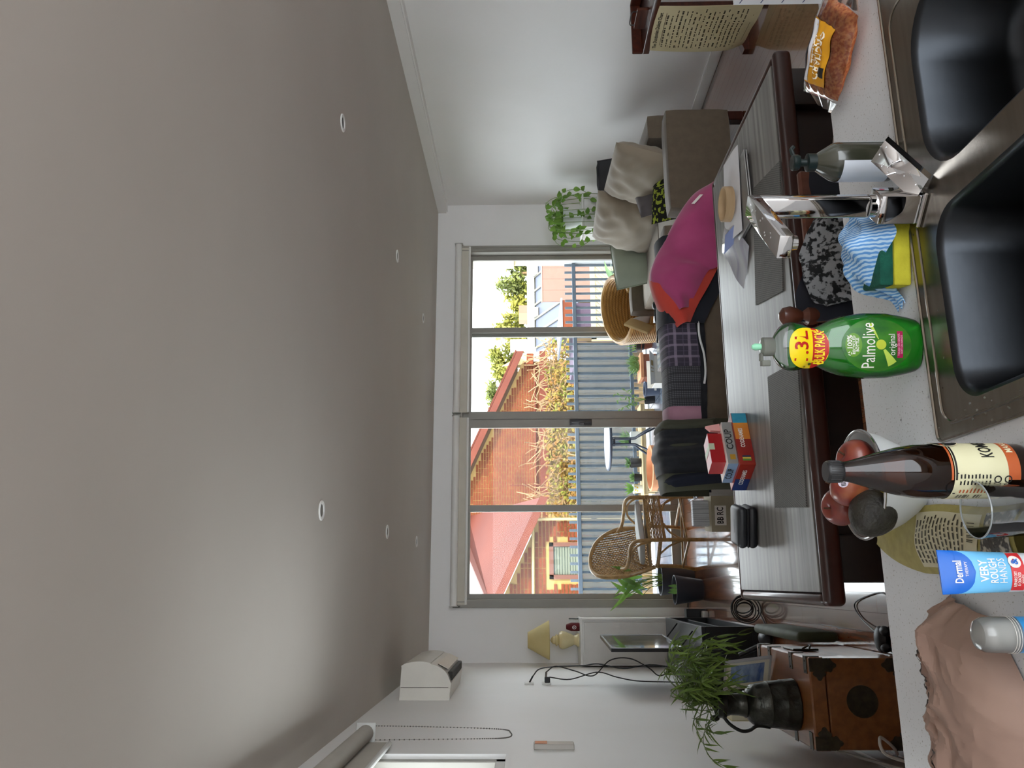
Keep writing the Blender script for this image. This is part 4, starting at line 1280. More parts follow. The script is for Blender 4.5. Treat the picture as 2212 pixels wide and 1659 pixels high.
# sockets and leads on the left wall
def socket(y, z, lab):
    t = thing('wall_socket', lab, 'socket', (XL, y, z))
    MB().bbox(XL, XL + 0.012, y - 0.055, y + 0.055, z - 0.033, z + 0.033, 0.003, 1).obj('plate', M_white, t)
    return t
s_a = socket(6.12, 1.498, 'upper white wall socket with one thin lead')
s_b = socket(6.12, 1.372, 'lower white wall socket holding a black power adaptor')
MB().tube([(XL + 0.012, 6.12, 1.495), (XL + 0.055, 6.12, 1.47)], 0.006, 8).obj('plug', M_dark, s_a)
MB().bbox(XL + 0.012, XL + 0.05, 6.09, 6.13, 1.345, 1.385, 0.004, 1).obj('plug', M_dark, s_b)
MB().tube([(XL + 0.05, 6.11, 1.375), (XL + 0.085, 6.11, 1.372)], 0.008, 8).obj('adaptor', mat('grey_plug', '77716a', 0.5), s_b)
cord('power_lead', [(XL + 0.055, 6.12, 1.47), (XL + 0.10, 6.16, 1.42), (XL + 0.115, 6.18, 1.30), (XL + 0.12, 6.2, 1.1), (XL + 0.13, 6.22, 0.98), (XL + 0.10, 6.2, 0.80), (XL + 0.12, 6.25, 0.6), (XL + 0.10, 6.28, 0.42)], 0.0045, M_cord, 'thin dark lead running down from the upper wall socket')
cord('power_lead', [(XL + 0.085, 6.11, 1.372), (XL + 0.12, 6.15, 1.30), (XL + 0.09, 6.12, 1.16), (XL + 0.06, 6.1, 1.03), (XL + 0.16, 6.16, 0.90), (XL + 0.17, 6.2, 0.75), (XL + 0.11, 6.15, 0.62), (XL + 0.06, 6.1, 0.55), (XL + 0.10, 6.12, 0.44)], 0.0045, M_cord, 'dark lead looping down from the lower wall socket')
cord('power_lead', [(XL + 0.05, 6.10, 1.35), (XL + 0.035, 6.1, 1.2), (XL + 0.08, 6.14, 1.0), (XL + 0.05, 6.1, 0.86), (XL + 0.03, 6.05, 0.72), (XL + 0.04, 5.9, 0.52), (XL + 0.06, 5.7, 0.44)], 0.0045, M_cord, 'dark lead hanging from the black adaptor towards the chest')
# air conditioner
ac = thing('air_conditioner', 'white split-system air conditioner high on the left wall', 'air conditioner', (XL, 5.75, 2.0))
prof = [(0, 0), (0.10, -0.012), (0.165, 0.02), (0.205, 0.08), (0.225, 0.16), (0.225, 0.22), (0.215, 0.275), (0.20, 0.305), (0.0, 0.315)]
pp = smooth_path([(a, 0, b) for a, b in prof[1:-1]], 4)
poly = [(XL, 5.30, 2.005)] + [(XL + p_.x, 5.30, 2.005 + p_.z) for p_ in pp] + [(XL, 5.30, 2.32)]
M_ac = mat('ac_plastic', 'dcd8ce', 0.35, coat=0.2)
MB().prism(poly, (0, 0.86, 0)).obj('body', M_ac, ac, auto=25)
MB().bbox(XL, XL + 0.075, 5.296, 5.30, 2.0, 2.315, 0.001, 1).obj('back_plate', M_ac, ac)
pn = [(XL + p_.x + 0.006, 5.295, 2.005 + p_.z + 0.002) for p_ in pp[10:]]
MB().prism(pn + [(a - 0.012, b, c - 0.003) for a, b, c in pn[::-1]], (0, 0.87, 0)).obj('front_panel', M_ac, ac, auto=25)
MB().bbox(XL + 0.110, XL + 0.165, 5.36, 6.10, 1.990, 2.02, 0.004, 1, 0, None).obj('air_outlet', mat('dark_slot', '26241f', 0.6), ac)
MB().prism([(XL + 0.180, 5.36, 2.018), (XL + 0.214, 5.36, 2.085), (XL + 0.217, 5.36, 2.083), (XL + 0.184, 5.36, 2.015)], (0, 0.74, 0)).obj('louvre', M_ac, ac, smooth=False)
MB().prism([(XL + 0.2285, 5.42, 2.185), (XL + 0.2295, 5.42, 2.197), (XL + 0.222, 5.42, 2.197), (XL + 0.222, 5.42, 2.185)], (0, 0.64, 0)).obj('intake_slot', bpy.data.materials['dark_slot'], ac, smooth=False)
MB().box(XL + 0.0755, XL + 0.078, 5.2985, 5.302, 2.01, 2.312).obj('seam', bpy.data.materials['dark_slot'], ac, smooth=False)
# thermostat
th = thing('wall_controller', 'slim upright white wall controller between the side window and the sockets', 'controller', (XL, 3.81, 1.3))
MB().bbox(XL, XL + 0.025, 3.78, 3.85, 1.30, 1.48, 0.004, 1).obj('case', mat('controller_grey', 'b3aea6', 0.35), th)
MB().bbox(XL + 0.025, XL + 0.028, 3.79, 3.84, 1.42, 1.475, 0.001, 1).obj('display', mat('controller_display', 'c98a6a', 0.15), th)

# camphor chest
M_chest = mat('camphor_wood', '7b4a26', 0.4, col2='925c31', scale=3, stretch=(10, 1, 10), detail=6, coat=0.2)
M_brass = mat('aged_brass', '4b4436', 0.45, 0.6, col2='37332a', scale=40, bump=0.2, bscale=80)
cx0, cx1, cy0, cy1, cz = -0.628, -0.292, 3.30, 4.02, 0.40
cs = thing('wooden_chest', 'wooden chest with dark brass corners and a round medallion on its end', 'chest', (-0.46, 3.66, 0))
MB().bbox(cx0, cx1, cy0, cy1, 0.012, 0.335, 0.005, 1).obj('body', M_chest, cs)
MB().bbox(cx0 - 0.003, cx1 + 0.003, cy0 - 0.003, cy1 + 0.003, 0.338, cz, 0.006, 1).obj('lid', M_chest, cs)
for x in (cx0 + 0.01, cx1 - 0.05):
    for y in (cy0 + 0.01, cy1 - 0.05):
        MB().bbox(x, x + 0.04, y, y + 0.04, 0, 0.012, 0.002, 1).obj('foot', M_dkwood, cs)
def disc(mb, c, r_, ax, n=28, th=0.003, lob=0, la=0):
    pts = []
    for k in range(n):
        a = 2 * PI * k / n
        rr = r_ * (1 + la * math.cos(lob * a))
        q_ = (rr * math.cos(a), rr * math.sin(a))
        pts.append((c[0] + q_[0], c[1], c[2] + q_[1]) if ax == 'y' else (c[0], c[1] + q_[0], c[2] + q_[1]) if ax == 'x' else (c[0] + q_[0], c[1] + q_[1], c[2]))
    mb.prism(pts, {'y': (0, -th, 0), 'x': (th, 0, 0), 'z': (0, 0, th)}[ax])
    return mb
disc(MB(), (-0.452, cy0, 0.205), 0.060, 'y', th=0.004).obj('medallion', M_brass, cs, smooth=False)
for xs, xc in ((1, cx0), (-1, cx1)):
    for zs, zc in ((1, 0.012), (-1, cz)):
        q = MB()
        q.box(min(xc, xc + xs * 0.05), max(xc, xc + xs * 0.05), cy0 - 0.006, cy0 - 0.002, min(zc, zc + zs * 0.075), max(zc, zc + zs * 0.075))
        disc(q, (xc + xs * 0.026, cy0 - 0.002, zc + zs * 0.080), 0.022, 'y', lob=4, la=0.2, th=0.004)
        disc(q, (xc + xs * 0.058, cy0 - 0.002, zc + zs * 0.038), 0.022, 'y', lob=4, la=0.2, th=0.004)
        q.obj('corner_mount', M_brass, cs, smooth=False)
for y in (cy0 + 0.02, cy0 + 0.20, cy0 + 0.50, cy1 - 0.06):
    q = MB().box(cx1 - 0.06, cx1 + 0.004, y, y + 0.035, cz, cz + 0.003).box(cx1 + 0.003, cx1 + 0.006, y, y + 0.035, cz - 0.05, cz + 0.003)
    MB().box(cx0 - 0.004, cx0 + 0.06, y, y + 0.035, cz, cz + 0.003).obj('strap', M_brass, cs, smooth=False)
    for dx in (-0.05, -0.012):
        q.ell((cx1 + dx, y + 0.0175, cz + 0.003), 0.005, 0.005, 0.003, 8, 4)
    q.obj('strap', M_brass, cs, smooth=False)
MB().bbox(cx1 + 0.003, cx1 + 0.012, 3.60, 3.74, 0.25, 0.36, 0.003, 1).obj('lock_plate', M_brass, cs)
MB().tube(smooth_path([(cx1 + 0.012, 3.52, 0.32), (cx1 + 0.03, 3.56, 0.30), (cx1 + 0.012, 3.60, 0.32)], 5), 0.004, 6).obj('hasp', M_brass, cs)

# pewter ewer with willow-like sprays
M_pew = mat('hammered_pewter', '4d4d48', 0.33, 0.85, col2='34342f', scale=18, bump=0.7, bscale=45, bdist=0.004)
ew = thing('ewer', 'tall dented pewter ewer with a dark curved handle on the chest', 'jug', (-0.49, 3.50, cz + 0.003))
EC = Vector((-0.49, 3.50, cz + 0.003))
MB().lathe([(0.098, 0), (0.101, 0.004), (0.099, 0.02), (0.096, 0.05), (0.097, 0.055), (0.094, 0.062), (0.09, 0.11), (0.091, 0.115), (0.087, 0.122), (0.08, 0.16), (0.078, 0.178), (0.066, 0.192), (0.05, 0.20), (0.053, 0.208), (0.047, 0.216), (0.043, 0.235), (0.042, 0.27), (0.047, 0.285), (0.052, 0.30), (0.053, 0.325), (0.05, 0.325), (0.044, 0.29), (0.038, 0.25), (0.0, 0.24)], EC, 36, capt=False).obj('body', M_pew, ew)
MB().tube(smooth_path([EC + Vector((-0.045, -0.01, 0.30)), EC + Vector((-0.075, -0.015, 0.275)), EC + Vector((-0.098, -0.02, 0.235)), EC + Vector((-0.097, -0.02, 0.20)), EC + Vector((-0.08, -0.02, 0.165)), EC + Vector((-0.084, -0.025, 0.115))], 6), [0.007] * 31, 8).obj('handle', mat('blackened_iron', '1c1a17', 0.45, 0.5), ew)
MB().ell(EC + Vector((-0.052, -0.012, 0.335)), 0.013, 0.013, 0.02, 12, 8).obj('thumb_rest', M_pew, ew)
MB().lathe([(0.045, 0.284), (0.055, 0.29), (0.055, 0.302), (0.05, 0.306)], EC, 30, capb=False, capt=False).obj('collar', mat('dark_brass_collar', '2a2620', 0.4, 0.7), ew)
M_wil = mat_leaf('willow_leaf', '4a6026', '6c8438', 0.45, 0.25, 0.15, 8)
wp = thing('willow_sprays', 'bushy sprays of narrow green willow-like leaves standing in the ewer', 'plant', EC + Vector((0, 0, 0.26)))
random.seed(13)
M_wst = mat('willow_stem', '4b5a2c', 0.6)
def spray(pts, nl, lab_n, L0=0.065, spread=0.8):
    P = smooth_path(pts, 6)
    so_ = MB().tube(P, [0.0022 * (1 - 0.6 * i / len(P)) for i in range(len(P))], 5).obj('stem', M_wst, wp)
    lm = MB()
    for k in range(nl):
        i = random.randint(len(P) // 4, len(P) - 1)
        d_ = (P[min(i + 1, len(P) - 1)] - P[i - 1]).normalized()
        dd = d_ * 0.5 + Vector((random.uniform(-1, 1), random.uniform(-1, 1), random.uniform(-1.0, 0.5))) * spread
        leaf_geo(lm, P[i], dd, (0, -0.3, 1), random.uniform(0.7, 1.5) * L0, random.uniform(0.007, 0.012), 0.35, 4)
    lm.obj('leaf_spray', M_wil, so_, smooth=True)
T = EC + Vector((0, 0, 0.27))
for k in range(34):                    # the dense mound to the right, hanging forward
    ax, ay, az = random.uniform(0.02, 0.24), random.uniform(-0.14, 0.22), random.uniform(0.02, 0.22)
    e = T + Vector((ax, ay, az + 0.03))
    f_ = e + Vector((random.uniform(0.0, 0.06), random.uniform(-0.05, 0.03), random.uniform(-0.16, -0.03)))
    spray([T + Vector((random.uniform(-0.02, 0.02), random.uniform(-0.02, 0.02), 0)), T + Vector((ax * 0.3, ay * 0.3, 0.06 + az * 0.5)), e, f_], 17, k)
for pts in ([T, T + Vector((-0.03, -0.02, 0.10)), T + Vector((-0.055, -0.05, 0.16)), T + Vector((-0.09, -0.06, 0.15))],
            [T, T + Vector((-0.05, -0.02, 0.08)), T + Vector((-0.09, -0.04, 0.11)), T + Vector((-0.105, -0.05, 0.06))],
            [T, T + Vector((-0.02, -0.03, 0.12)), T + Vector((0.02, -0.05, 0.19)), T + Vector((0.05, -0.06, 0.20))],
            [T, T + Vector((-0.07, -0.05, 0.10)), T + Vector((-0.12, -0.12, 0.14)), T + Vector((-0.165, -0.20, 0.13)), T + Vector((-0.185, -0.25, 0.09))]):
    spray(pts, 15, 9, 0.055, 0.6)
# framed photograph and books behind the ewer
ff = frame((-0.405, 3.83, cz + 0.105), (0.78, -0.62, 0.05), (-0.15, 0.32, 0.93))
pf_ = thing('photo_frame', 'silver framed blue seascape leaning on the chest behind the ewer', 'picture', (-0.405, 3.83, cz))
def fbox(mb, x0, x1, y0, y1, z0, z1):
    mb.add([ff(x, y, z) for x in (x0, x1) for y in (y0, y1) for z in (z0, z1)], [(0, 1, 3, 2), (4, 6, 7, 5), (0, 4, 5, 1), (2, 3, 7, 6), (0, 2, 6, 4), (1, 5, 7, 3)])
    return mb
q = MB()
for a in ((-0.085, 0.085, 0.095, 0.105), (-0.085, 0.085, -0.105, -0.095), (-0.085, -0.076, -0.105, 0.105), (0.076, 0.085, -0.105, 0.105)):
    fbox(q, a[0], a[1], a[2], a[3], -0.008, 0.006)
q.obj('frame', mat('silver_frame', 'b9bcbf', 0.3, 0.6), pf_, smooth=False)
fbox(MB(), -0.078, 0.078, -0.097, 0.097, -0.004, 0.0).obj('mount', mat('cream_mount', 'd9d6c8', 0.8), pf_, smooth=False)
fbox(MB(), -0.055, 0.055, -0.075, 0.075, 0.0, 0.001).obj('print', mat('blue_print', '3a5a9a', 0.3, col2='9fb4d0', scale=9, stretch=(1, 1, 3)), pf_, smooth=False)
for k, (x, w_, h_, c_, lab) in enumerate(((-0.60, 0.028, 0.20, 'd8cf9e', 'pale yellow book standing behind the ewer against the wall'), (-0.568, 0.024, 0.22, 'c9a58e', 'pinkish tan book standing next to the pale yellow book'), (-0.54, 0.03, 0.17, 'b9a86a', 'olive yellow book standing between the tan book and the photo frame'))):
    b = thing('book', lab, 'book', (x, 3.86, cz))
    M_b = mat('book_cover_%d' % k, c_, 0.6)
    MB().box(x, x + 0.003, 3.78, 3.94, cz + 0.004, cz + h_).box(x + w_ - 0.003, x + w_, 3.78, 3.94, cz + 0.004, cz + h_).box(x, x + w_, 3.937, 3.94, cz + 0.004, cz + h_).obj('cover', M_b, b, smooth=False)
    MB().box(x + 0.003, x + w_ - 0.003, 3.785, 3.937, cz + 0.006, cz + h_ - 0.004).obj('pages', mat('book_pages', 'e6e0c6', 0.8) if k == 0 else bpy.data.materials['book_pages'], b, smooth=False)

# things on the floor by the chest
tag(MB().bbox(-0.285, -0.235, 4.02, 4.80, 0.0, 0.20, 0.022, 3).obj('yoga_bag', mat('olive_nylon', '3b4130', 0.7, col2='4a523c', scale=9, bump=0.4, bscale=14, bdist=0.01)), 'long olive green fabric bag lying on the floor along the chest', 'bag')
cr = thing('cable_reel', 'black coil of extension lead on the floor past the table corner', 'cable', (-0.17, 5.35, 0))
for k in range(6):
    MB().tube([(-0.17 + (0.088 - 0.011 * k) * math.cos(a * PI / 16) + 0.006 * math.sin(3 * k), 5.33 + 0.07 * k / 6 + 0.03 * math.sin(a * PI / 16 + k), 0.093 + (0.088 - 0.008 * k) * math.sin(a * PI / 16)) for a in range(32)], 0.0042, 6, closed=True).obj('coil', M_dark, cr)
MB().tube(smooth_path([(-0.18, 5.36, 0.01), (-0.22, 5.28, 0.008), (-0.28, 5.2, 0.008), (-0.33, 5.15, 0.01)], 6), 0.005, 6).obj('tail', M_dark, cr)
hp = thing('vacuum_head', 'black floor vacuum wand and head on the boards in front of the television unit', 'vacuum', (-0.33, 5.12, 0))
MB().ell((-0.34, 5.12, 0.04), 0.055, 0.09, 0.04, 18, 10).obj('head', M_dark, hp)
MB().tube([(-0.37, 5.13, 0.05), (-0.44, 5.16, 0.20)], 0.016, 8).obj('neck', M_dark, hp)
gm = thing('game_controller', 'black gaming handset on the floor by the counter end of the chest', 'handset', (-0.235, 3.50, 0))
MB().ell((-0.235, 3.50, 0.022), 0.055, 0.05, 0.022, 18, 10).obj('body', M_dark, gm)
MB().ell((-0.265, 3.47, 0.02), 0.022, 0.035, 0.018, 12, 8).obj('grip', M_dark, gm)
MB().ell((-0.20, 3.46, 0.02), 0.022, 0.035, 0.018, 12, 8).obj('grip', M_dark, gm)
cord('lead', [(-0.21, 3.55, 0.02), (-0.16, 3.72, 0.006), (-0.10, 3.78, 0.006), (-0.06, 3.62, 0.006), (-0.05, 3.45, 0.006), (-0.12, 3.35, 0.006), (-0.05, 3.25, 0.006)], 0.003, M_dark, 'thin black lead curling over the floor from the gaming handset')
M_wc = mat('white_cord', 'd8d5cd', 0.5)
cord('lead', [(-0.66, 3.40, 0.05), (-0.60, 3.22, 0.14), (-0.56, 3.18, 0.20), (-0.61, 3.15, 0.20), (-0.64, 3.14, 0.10), (-0.63, 3.1, 0.02)], 0.006, M_wc, 'white lead looping in front of the brass-cornered chest')
cord('lead', [(-0.69, 3.95, 0.28), (-0.695, 3.6, 0.18), (-0.70, 3.3, 0.05), (-0.69, 3.1, 0.01), (-0.66, 2.9, 0.01)], 0.006, M_wc, 'white lead running down the left wall behind the chest')

# ---- two dark planters by the door
def planter(x, y, r0, r1, h, lab):
    t = thing('planter', lab, 'planter', (x, y, 0))
    pr = [(r0, 0), (r0 * 1.02, 0.005), (r1, h), (r1 - 0.008, h), (r0 * 0.95, 0.05), (0, 0.05)]
    MB().lathe(pr, (x, y, 0), 32, capt=False).obj('pot', bpy.data.materials.get('slate_pot') or mat('slate_pot', '3f434d', 0.5), t)
    MB().lathe([(0, h * 0.86), (r1 * 0.96, h * 0.86)], (x, y, 0), 24, capt=False).obj('soil', bpy.data.materials['potting_mix'], t)
    return t
M_lil = mat_leaf('lily_leaf', '5c8a3c', '86ac54', 0.35, 0.35, 0.1, 5)
t = planter(-0.065, 7.05, 0.085, 0.125, 0.24, 'slate grey planter on the floor with a small new shoot')
for k, (dx, dz) in enumerate(((0.03, 0.05), (-0.02, 0.06), (0.0, 0.035))):
    l_ = MB()
    leaf_geo(l_, (-0.065 + dx, 7.05, 0.205), (dx, -0.1, 1), (0, -1, 0), 0.07 + dz * 0.3, 0.03, 0.3, 5)
    l_.obj('leaf', M_lil, t)
t = planter(0.02, 7.42, 0.10, 0.14, 0.30, 'slate grey planter against the door glass with tall lily leaves')
random.seed(17)
for k in range(17):
    a = random.uniform(0, 2 * PI)
    h_ = random.uniform(0.12, 0.34)
    b0 = Vector((0.02 + 0.05 * math.cos(a), 7.42 + 0.04 * math.sin(a), 0.27))
    b1 = b0 + Vector((random.uniform(-0.14, 0.06), random.uniform(-0.08, 0.04), h_))
    so_ = MB().tube(smooth_path([b0, (b0 + b1) / 2 + Vector((0, 0, 0.03)), b1], 5), 0.003, 5).obj('stem', mat('lily_stem', '7a9a4a', 0.5) if k == 0 else bpy.data.materials['lily_stem'], t)
    l_ = MB()
    leaf_geo(l_, b1, (random.uniform(-0.5, 0.5), random.uniform(-0.4, 0.2), random.uniform(0.3, 1)), (0, -1, 0.3), random.uniform(0.15, 0.24), random.uniform(0.026, 0.042), 0.45, 7)
    l_.obj('leaf', M_lil, so_)

# ================================================================== ON THE BALCONY
ZB = -0.045
M_terra = mat('terracotta', 'c0825c', 0.85, col2='cf9570', scale=7)
M_terrad = mat('terracotta_dark', '8a5340', 0.85, col2='99604b', scale=7)
# big pink terracotta bowl pot
tp = thing('terracotta_bowl', 'large empty terracotta bowl pot outside behind the jacket', 'pot', (1.20, 8.55, ZB))
MB().lathe([(0.17, 0), (0.22, 0.14), (0.245, 0.15), (0.25, 0.215), (0.225, 0.22), (0.20, 0.13), (0, 0.05)], (1.20, 8.55, ZB), 36, capt=False).obj('pot', M_terra, tp)
# round metal table
ot = thing('round_table', 'round white-topped outdoor table with bent dark steel legs on the balcony', 'table', (1.58, 9.05, ZB))
MB().lathe([(0.0, 0.565), (0.32, 0.565), (0.32, 0.575), (0, 0.578)], (1.58, 9.05, 0), 36).obj('tabletop', mat('pale_glass_top', 'dfe4ea', 0.1), ot)
MB().tube([(1.58 + 0.325 * math.cos(k * PI / 24), 9.05 + 0.325 * math.sin(k * PI / 24), 0.562) for k in range(48)], 0.016, 8, closed=True).obj('rim', mat('dark_steel', '353c4a', 0.35, 0.3), ot)
for k in range(4):
    a = PI / 4 + k * PI / 2
    c_, s_ = math.cos(a), math.sin(a)
    MB().tube(smooth_path([(1.58 + 0.12 * c_, 9.05 + 0.12 * s_, 0.56), (1.58 + 0.055 * c_, 9.05 + 0.055 * s_, 0.53), (1.58 + 0.05 * c_, 9.05 + 0.05 * s_, 0.28), (1.58 + 0.10 * c_, 9.05 + 0.10 * s_, 0.20), (1.58 + 0.30 * c_, 9.05 + 0.30 * s_, ZB)], 6), 0.012, 8).obj('leg', bpy.data.materials['dark_steel'], ot)
for z in (0.49, 0.31):
    MB().tube([(1.58 + 0.05 * math.cos(k * PI / 8), 9.05 + 0.05 * math.sin(k * PI / 8), z) for k in range(16)], 0.008, 6, closed=True).obj('ring', bpy.data.materials['dark_steel'], ot)
# low timber bench carrying small pots
bn = thing('slatted_bench', 'low pale timber bench outside carrying small pots', 'bench', (1.45, 9.5, ZB))
M_pale = mat('pale_timber', 'd3bd93', 0.7, col2='c4ab80', scale=4, stretch=(1, 8, 8))
for k in range(4):
    MB().bbox(1.0, 2.10, 9.38 + k * 0.07, 9.44 + k * 0.07, 0.105, 0.125, 0.003, 1).obj('slat', M_pale, bn)
for x in (1.04, 1.5, 2.0):
    for y in (9.40, 9.60):
        MB().bbox(x, x + 0.045, y, y + 0.045, ZB, 0.105, 0.003, 1).obj('leg', M_pale, bn)
MB().bbox(1.0, 2.1, 9.385, 9.40, 0.07, 0.105, 0.003, 1).obj('apron', M_pale, bn)
ZP = 0.125
M_bush = mat_leaf('herb_leaf', '4b6b3a', '69884a', 0.5, 0.3, 0.1, 8)
def tuft(t, c, r_, h_, n, L, w_, seed, m_=None, name='foliage'):
    random.seed(seed)
    l_ = MB()
    for k in range(n):
        d_ = Vector((random.gauss(0, 0.5), random.gauss(0, 0.5), random.uniform(0.3, 1.2)))
        b0 = Vector(c) + Vector((random.uniform(-1, 1) * r_ * 0.6, random.uniform(-1, 1) * r_ * 0.6, random.uniform(0, h_)))
        leaf_geo(l_, b0, d_, (0, -1, 0.5), L * random.uniform(0.6, 1.3), w_, 0.4, 3)
    o = l_.obj(name, m_ or M_bush, t, smooth=False)
    o['kind'] = 'stuff'
for x, w_, lab, sd in ((1.93, 0.085, 'white square pot of fine herbs on the bench, part hidden by the door stile', 41), (1.69, 0.10, 'white square pot of feathery herbs on the bench behind the steel table legs', 42)):
    t = thing('herb_pot', lab, 'pot plant', (x, 9.5, ZP))
    MB().prism([(x - w_ * 0.8, 9.43, ZP), (x + w_ * 0.8, 9.43, ZP), (x + w_ * 0.8, 9.57, ZP), (x - w_ * 0.8, 9.57, ZP)], (0, 0, 0.12)).xf(Matrix.Identity(4)).obj('pot', bpy.data.materials['white_glaze'], t, smooth=False)
    tuft(t, (x, 9.5, ZP + 0.12), 0.10, 0.08, 130, 0.07, 0.008, sd)
for x, r_, h_, lab, sd in ((1.40, 0.065, 0.13, 'larger black nursery pot on the bench with drooping leaves', 43), (1.22, 0.05, 0.09, 'smaller black nursery pot on the bench beside the yellow patterned pot', 44)):
    t = thing('nursery_pot', lab, 'pot plant', (x, 9.5, ZP))
    MB().lathe([(r_ * 0.8, 0), (r_, h_), (r_ * 0.93, h_), (r_ * 0.75, 0.01)], (x, 9.5, ZP), 18, capt=False).obj('pot', bpy.data.materials['black_plastic'], t)
    MB().lathe([(0, h_ * 0.9), (r_ * 0.95, h_ * 0.9)], (x, 9.5, ZP), 14, capt=False).obj('soil', bpy.data.materials['potting_mix'], t)
    tuft(t, (x, 9.5, ZP + h_), r_, 0.02, 40, 0.05, 0.018, sd)
t = thing('patterned_pot', 'white pot with yellow check bands holding a spiky plant', 'pot plant', (1.085, 9.5, ZP))
MB().lathe([(0.045, 0), (0.058, 0.11), (0.052, 0.11), (0.04, 0.02)], (1.085, 9.5, ZP), 24, capt=False).obj('pot', bpy.data.materials['white_glaze'], t)
y_ = MB()
for k in range(16):
    if k % 2:
        continue
    for rr, z0 in ((0.0, 0.055), (0.5, 0.078)):
        a0_, a1_ = (k + rr) * PI / 8, (k + rr + 0.9) * PI / 8
        rad = lambda z: 0.0455 + 0.013 * z / 0.11 + 0.0008
        y_.add([(1.085 + rad(z) * math.cos(a), 9.5 + rad(z) * math.sin(a), ZP + z) for a, z in ((a0_, z0), (a1_, z0), (a1_, z0 + 0.018), (a0_, z0 + 0.018))], [(0, 1, 2, 3)])
y_.obj('check_band', mat('yellow_glaze', 'e0bc3a', 0.4), t, smooth=False)
for k in range(5):
    l_ = MB()
    leaf_geo(l_, (1.085, 9.5, ZP + 0.10), (-0.6 + 0.3 * k, -0.4, 0.8), (0, -1, 0.2), 0.12, 0.035, 0.3, 5)
    l_.obj('leaf', M_lil, t)
# round pot, square planters, bucket, box
t = thing('round_pot', 'brown pot with a black liner and sprouting bulbs on the balcony', 'pot plant', (2.86, 9.35, ZB))
MB().lathe([(0.06, 0), (0.09, 0.14), (0.085, 0.14), (0.05, 0.01)], (2.86, 9.35, ZB), 24, capt=False).obj('pot', M_terrad, t)
MB().lathe([(0.085, 0.10), (0.095, 0.20), (0.088, 0.20), (0.08, 0.15), (0, 0.15)], (2.86, 9.35, ZB), 24, capt=False).obj('liner', bpy.data.materials['black_plastic'], t)
for k in range(7):
    l_ = MB()
    leaf_geo(l_, (2.86 + 0.02 * (k - 3), 9.35, ZB + 0.15), (0.12 * (k - 3), -0.1, 1), (0, -1, 0.2), 0.15 + 0.02 * (k % 3), 0.012, 0.25, 5)
    l_.obj('leaf', M_lil, t)
t = thing('square_planter', 'square terracotta planter with rosemary behind the white carton', 'pot plant', (2.52, 9.25, ZB))
MB().prism([(2.37, 9.10, ZB), (2.65, 9.10, ZB), (2.65, 9.38, ZB), (2.37, 9.38, ZB)], (0, 0, 0.15)).obj('pot', M_terrad, t, smooth=False)
MB().box(2.355, 2.665, 9.085, 9.395, ZB + 0.15, ZB + 0.185).obj('rim', M_terra, t, smooth=False)
tuft(t, (2.56, 9.24, ZB + 0.18), 0.13, 0.05, 170, 0.11, 0.011, 45)
t = thing('blue_bucket', 'blue grey bucket with a white sticker on the balcony', 'bucket', (2.19, 9.0, ZB))
MB().lathe([(0.07, 0), (0.085, 0.15), (0.092, 0.155), (0.092, 0.17), (0.08, 0.17), (0.065, 0.01)], (2.19, 9.0, ZB), 24, capt=False).obj('body', mat('blue_grey_plastic', '4d566b', 0.5), t)
MB().box(2.155, 2.18, 8.918, 8.92, ZB + 0.04, ZB + 0.065).obj('sticker', M_white, t, smooth=False)
t = thing('seedling_plant', 'thin leafy seedling rising above the blue bucket', 'plant', (2.15, 9.35, ZB))
MB().lathe([(0.05, 0), (0.065, 0.11), (0.06, 0.11), (0.05, 0.01)], (2.15, 9.35, ZB), 18, capt=False).obj('pot', bpy.data.materials['black_plastic'], t)
random.seed(9)
for k in range(5):
    e = Vector((2.15 + random.uniform(-0.16, 0.16), 9.35, random.uniform(0.30, 0.62)))
    so_ = MB().tube(smooth_path([(2.15, 9.35, 0.06), (2.15 + (e.x - 2.15) * 0.3, 9.35, 0.2), e], 5), 0.003, 5).obj('stem', bpy.data.materials['lily_stem'], t)
    for j in range(5):
        l_ = MB()
        leaf_geo(l_, Vector((2.15, 9.35, 0.1)).lerp(e, 0.35 + 0.15 * j), (random.uniform(-1, 1), -0.3, random.uniform(-0.4, 0.5)), (0, -1, 0.5), 0.05, 0.02, 0.3, 3)
        l_.obj('leaf', M_bush, so_)
t = thing('carton', 'white open-topped carton with printed brown symbols on the balcony', 'box', (2.30, 8.60, ZB))
M_ctn = mat('white_card', 'd9d5cf', 0.8)
MB().box(2.14, 2.46, 8.50, 8.504, ZB, 0.075).box(2.14, 2.46, 8.746, 8.75, ZB, 0.125).box(2.14, 2.144, 8.50, 8.75, ZB, 0.075).box(2.456, 2.46, 8.50, 8.75, ZB, 0.075).box(2.14, 2.46, 8.50, 8.75, ZB, ZB + 0.004).obj('body', M_ctn, t, smooth=False)
MB().prism([(2.14, 8.50, 0.075), (2.46, 8.50, 0.075), (2.50, 8.42, 0.14), (2.10, 8.42, 0.14)], (0, 0.003, 0)).obj('flap', M_ctn, t, smooth=False)
mk = MB()
fm = frame((2.30, 8.4965, 0.015), (1, 0, 0), (0, 0, 1))
put_text(mk, 'FRAGILE', 0.028, lambda x, y: fm(x - 0.10, y - 0.02), space=1.0)
put_text(mk, 'PANTRY', 0.024, lambda x, y: fm(x + 0.10, y - 0.02), space=1.0)
mk.obj('print', mat('brown_ink', '6b5540', 0.8), t)
mk = MB()
fm2 = lambda x, y: Vector((2.30, 8.4175, 0.107)) + Vector((x, 0, y)) + Vector((0, -0.0006 + 0.0 * y, 0))
fm2 = lambda x, y: Vector((2.30 + x, 8.46 - 0.0015 - y * 0.776, 0.1075 + y * 0.63))
mk.add([fm2(0.06 + 0.03 * a, 0.03 * b) for a, b in ((-1, -0.8), (1, -0.8), (1, 0.8), (-1, 0.8))], [(0, 1, 2, 3)])
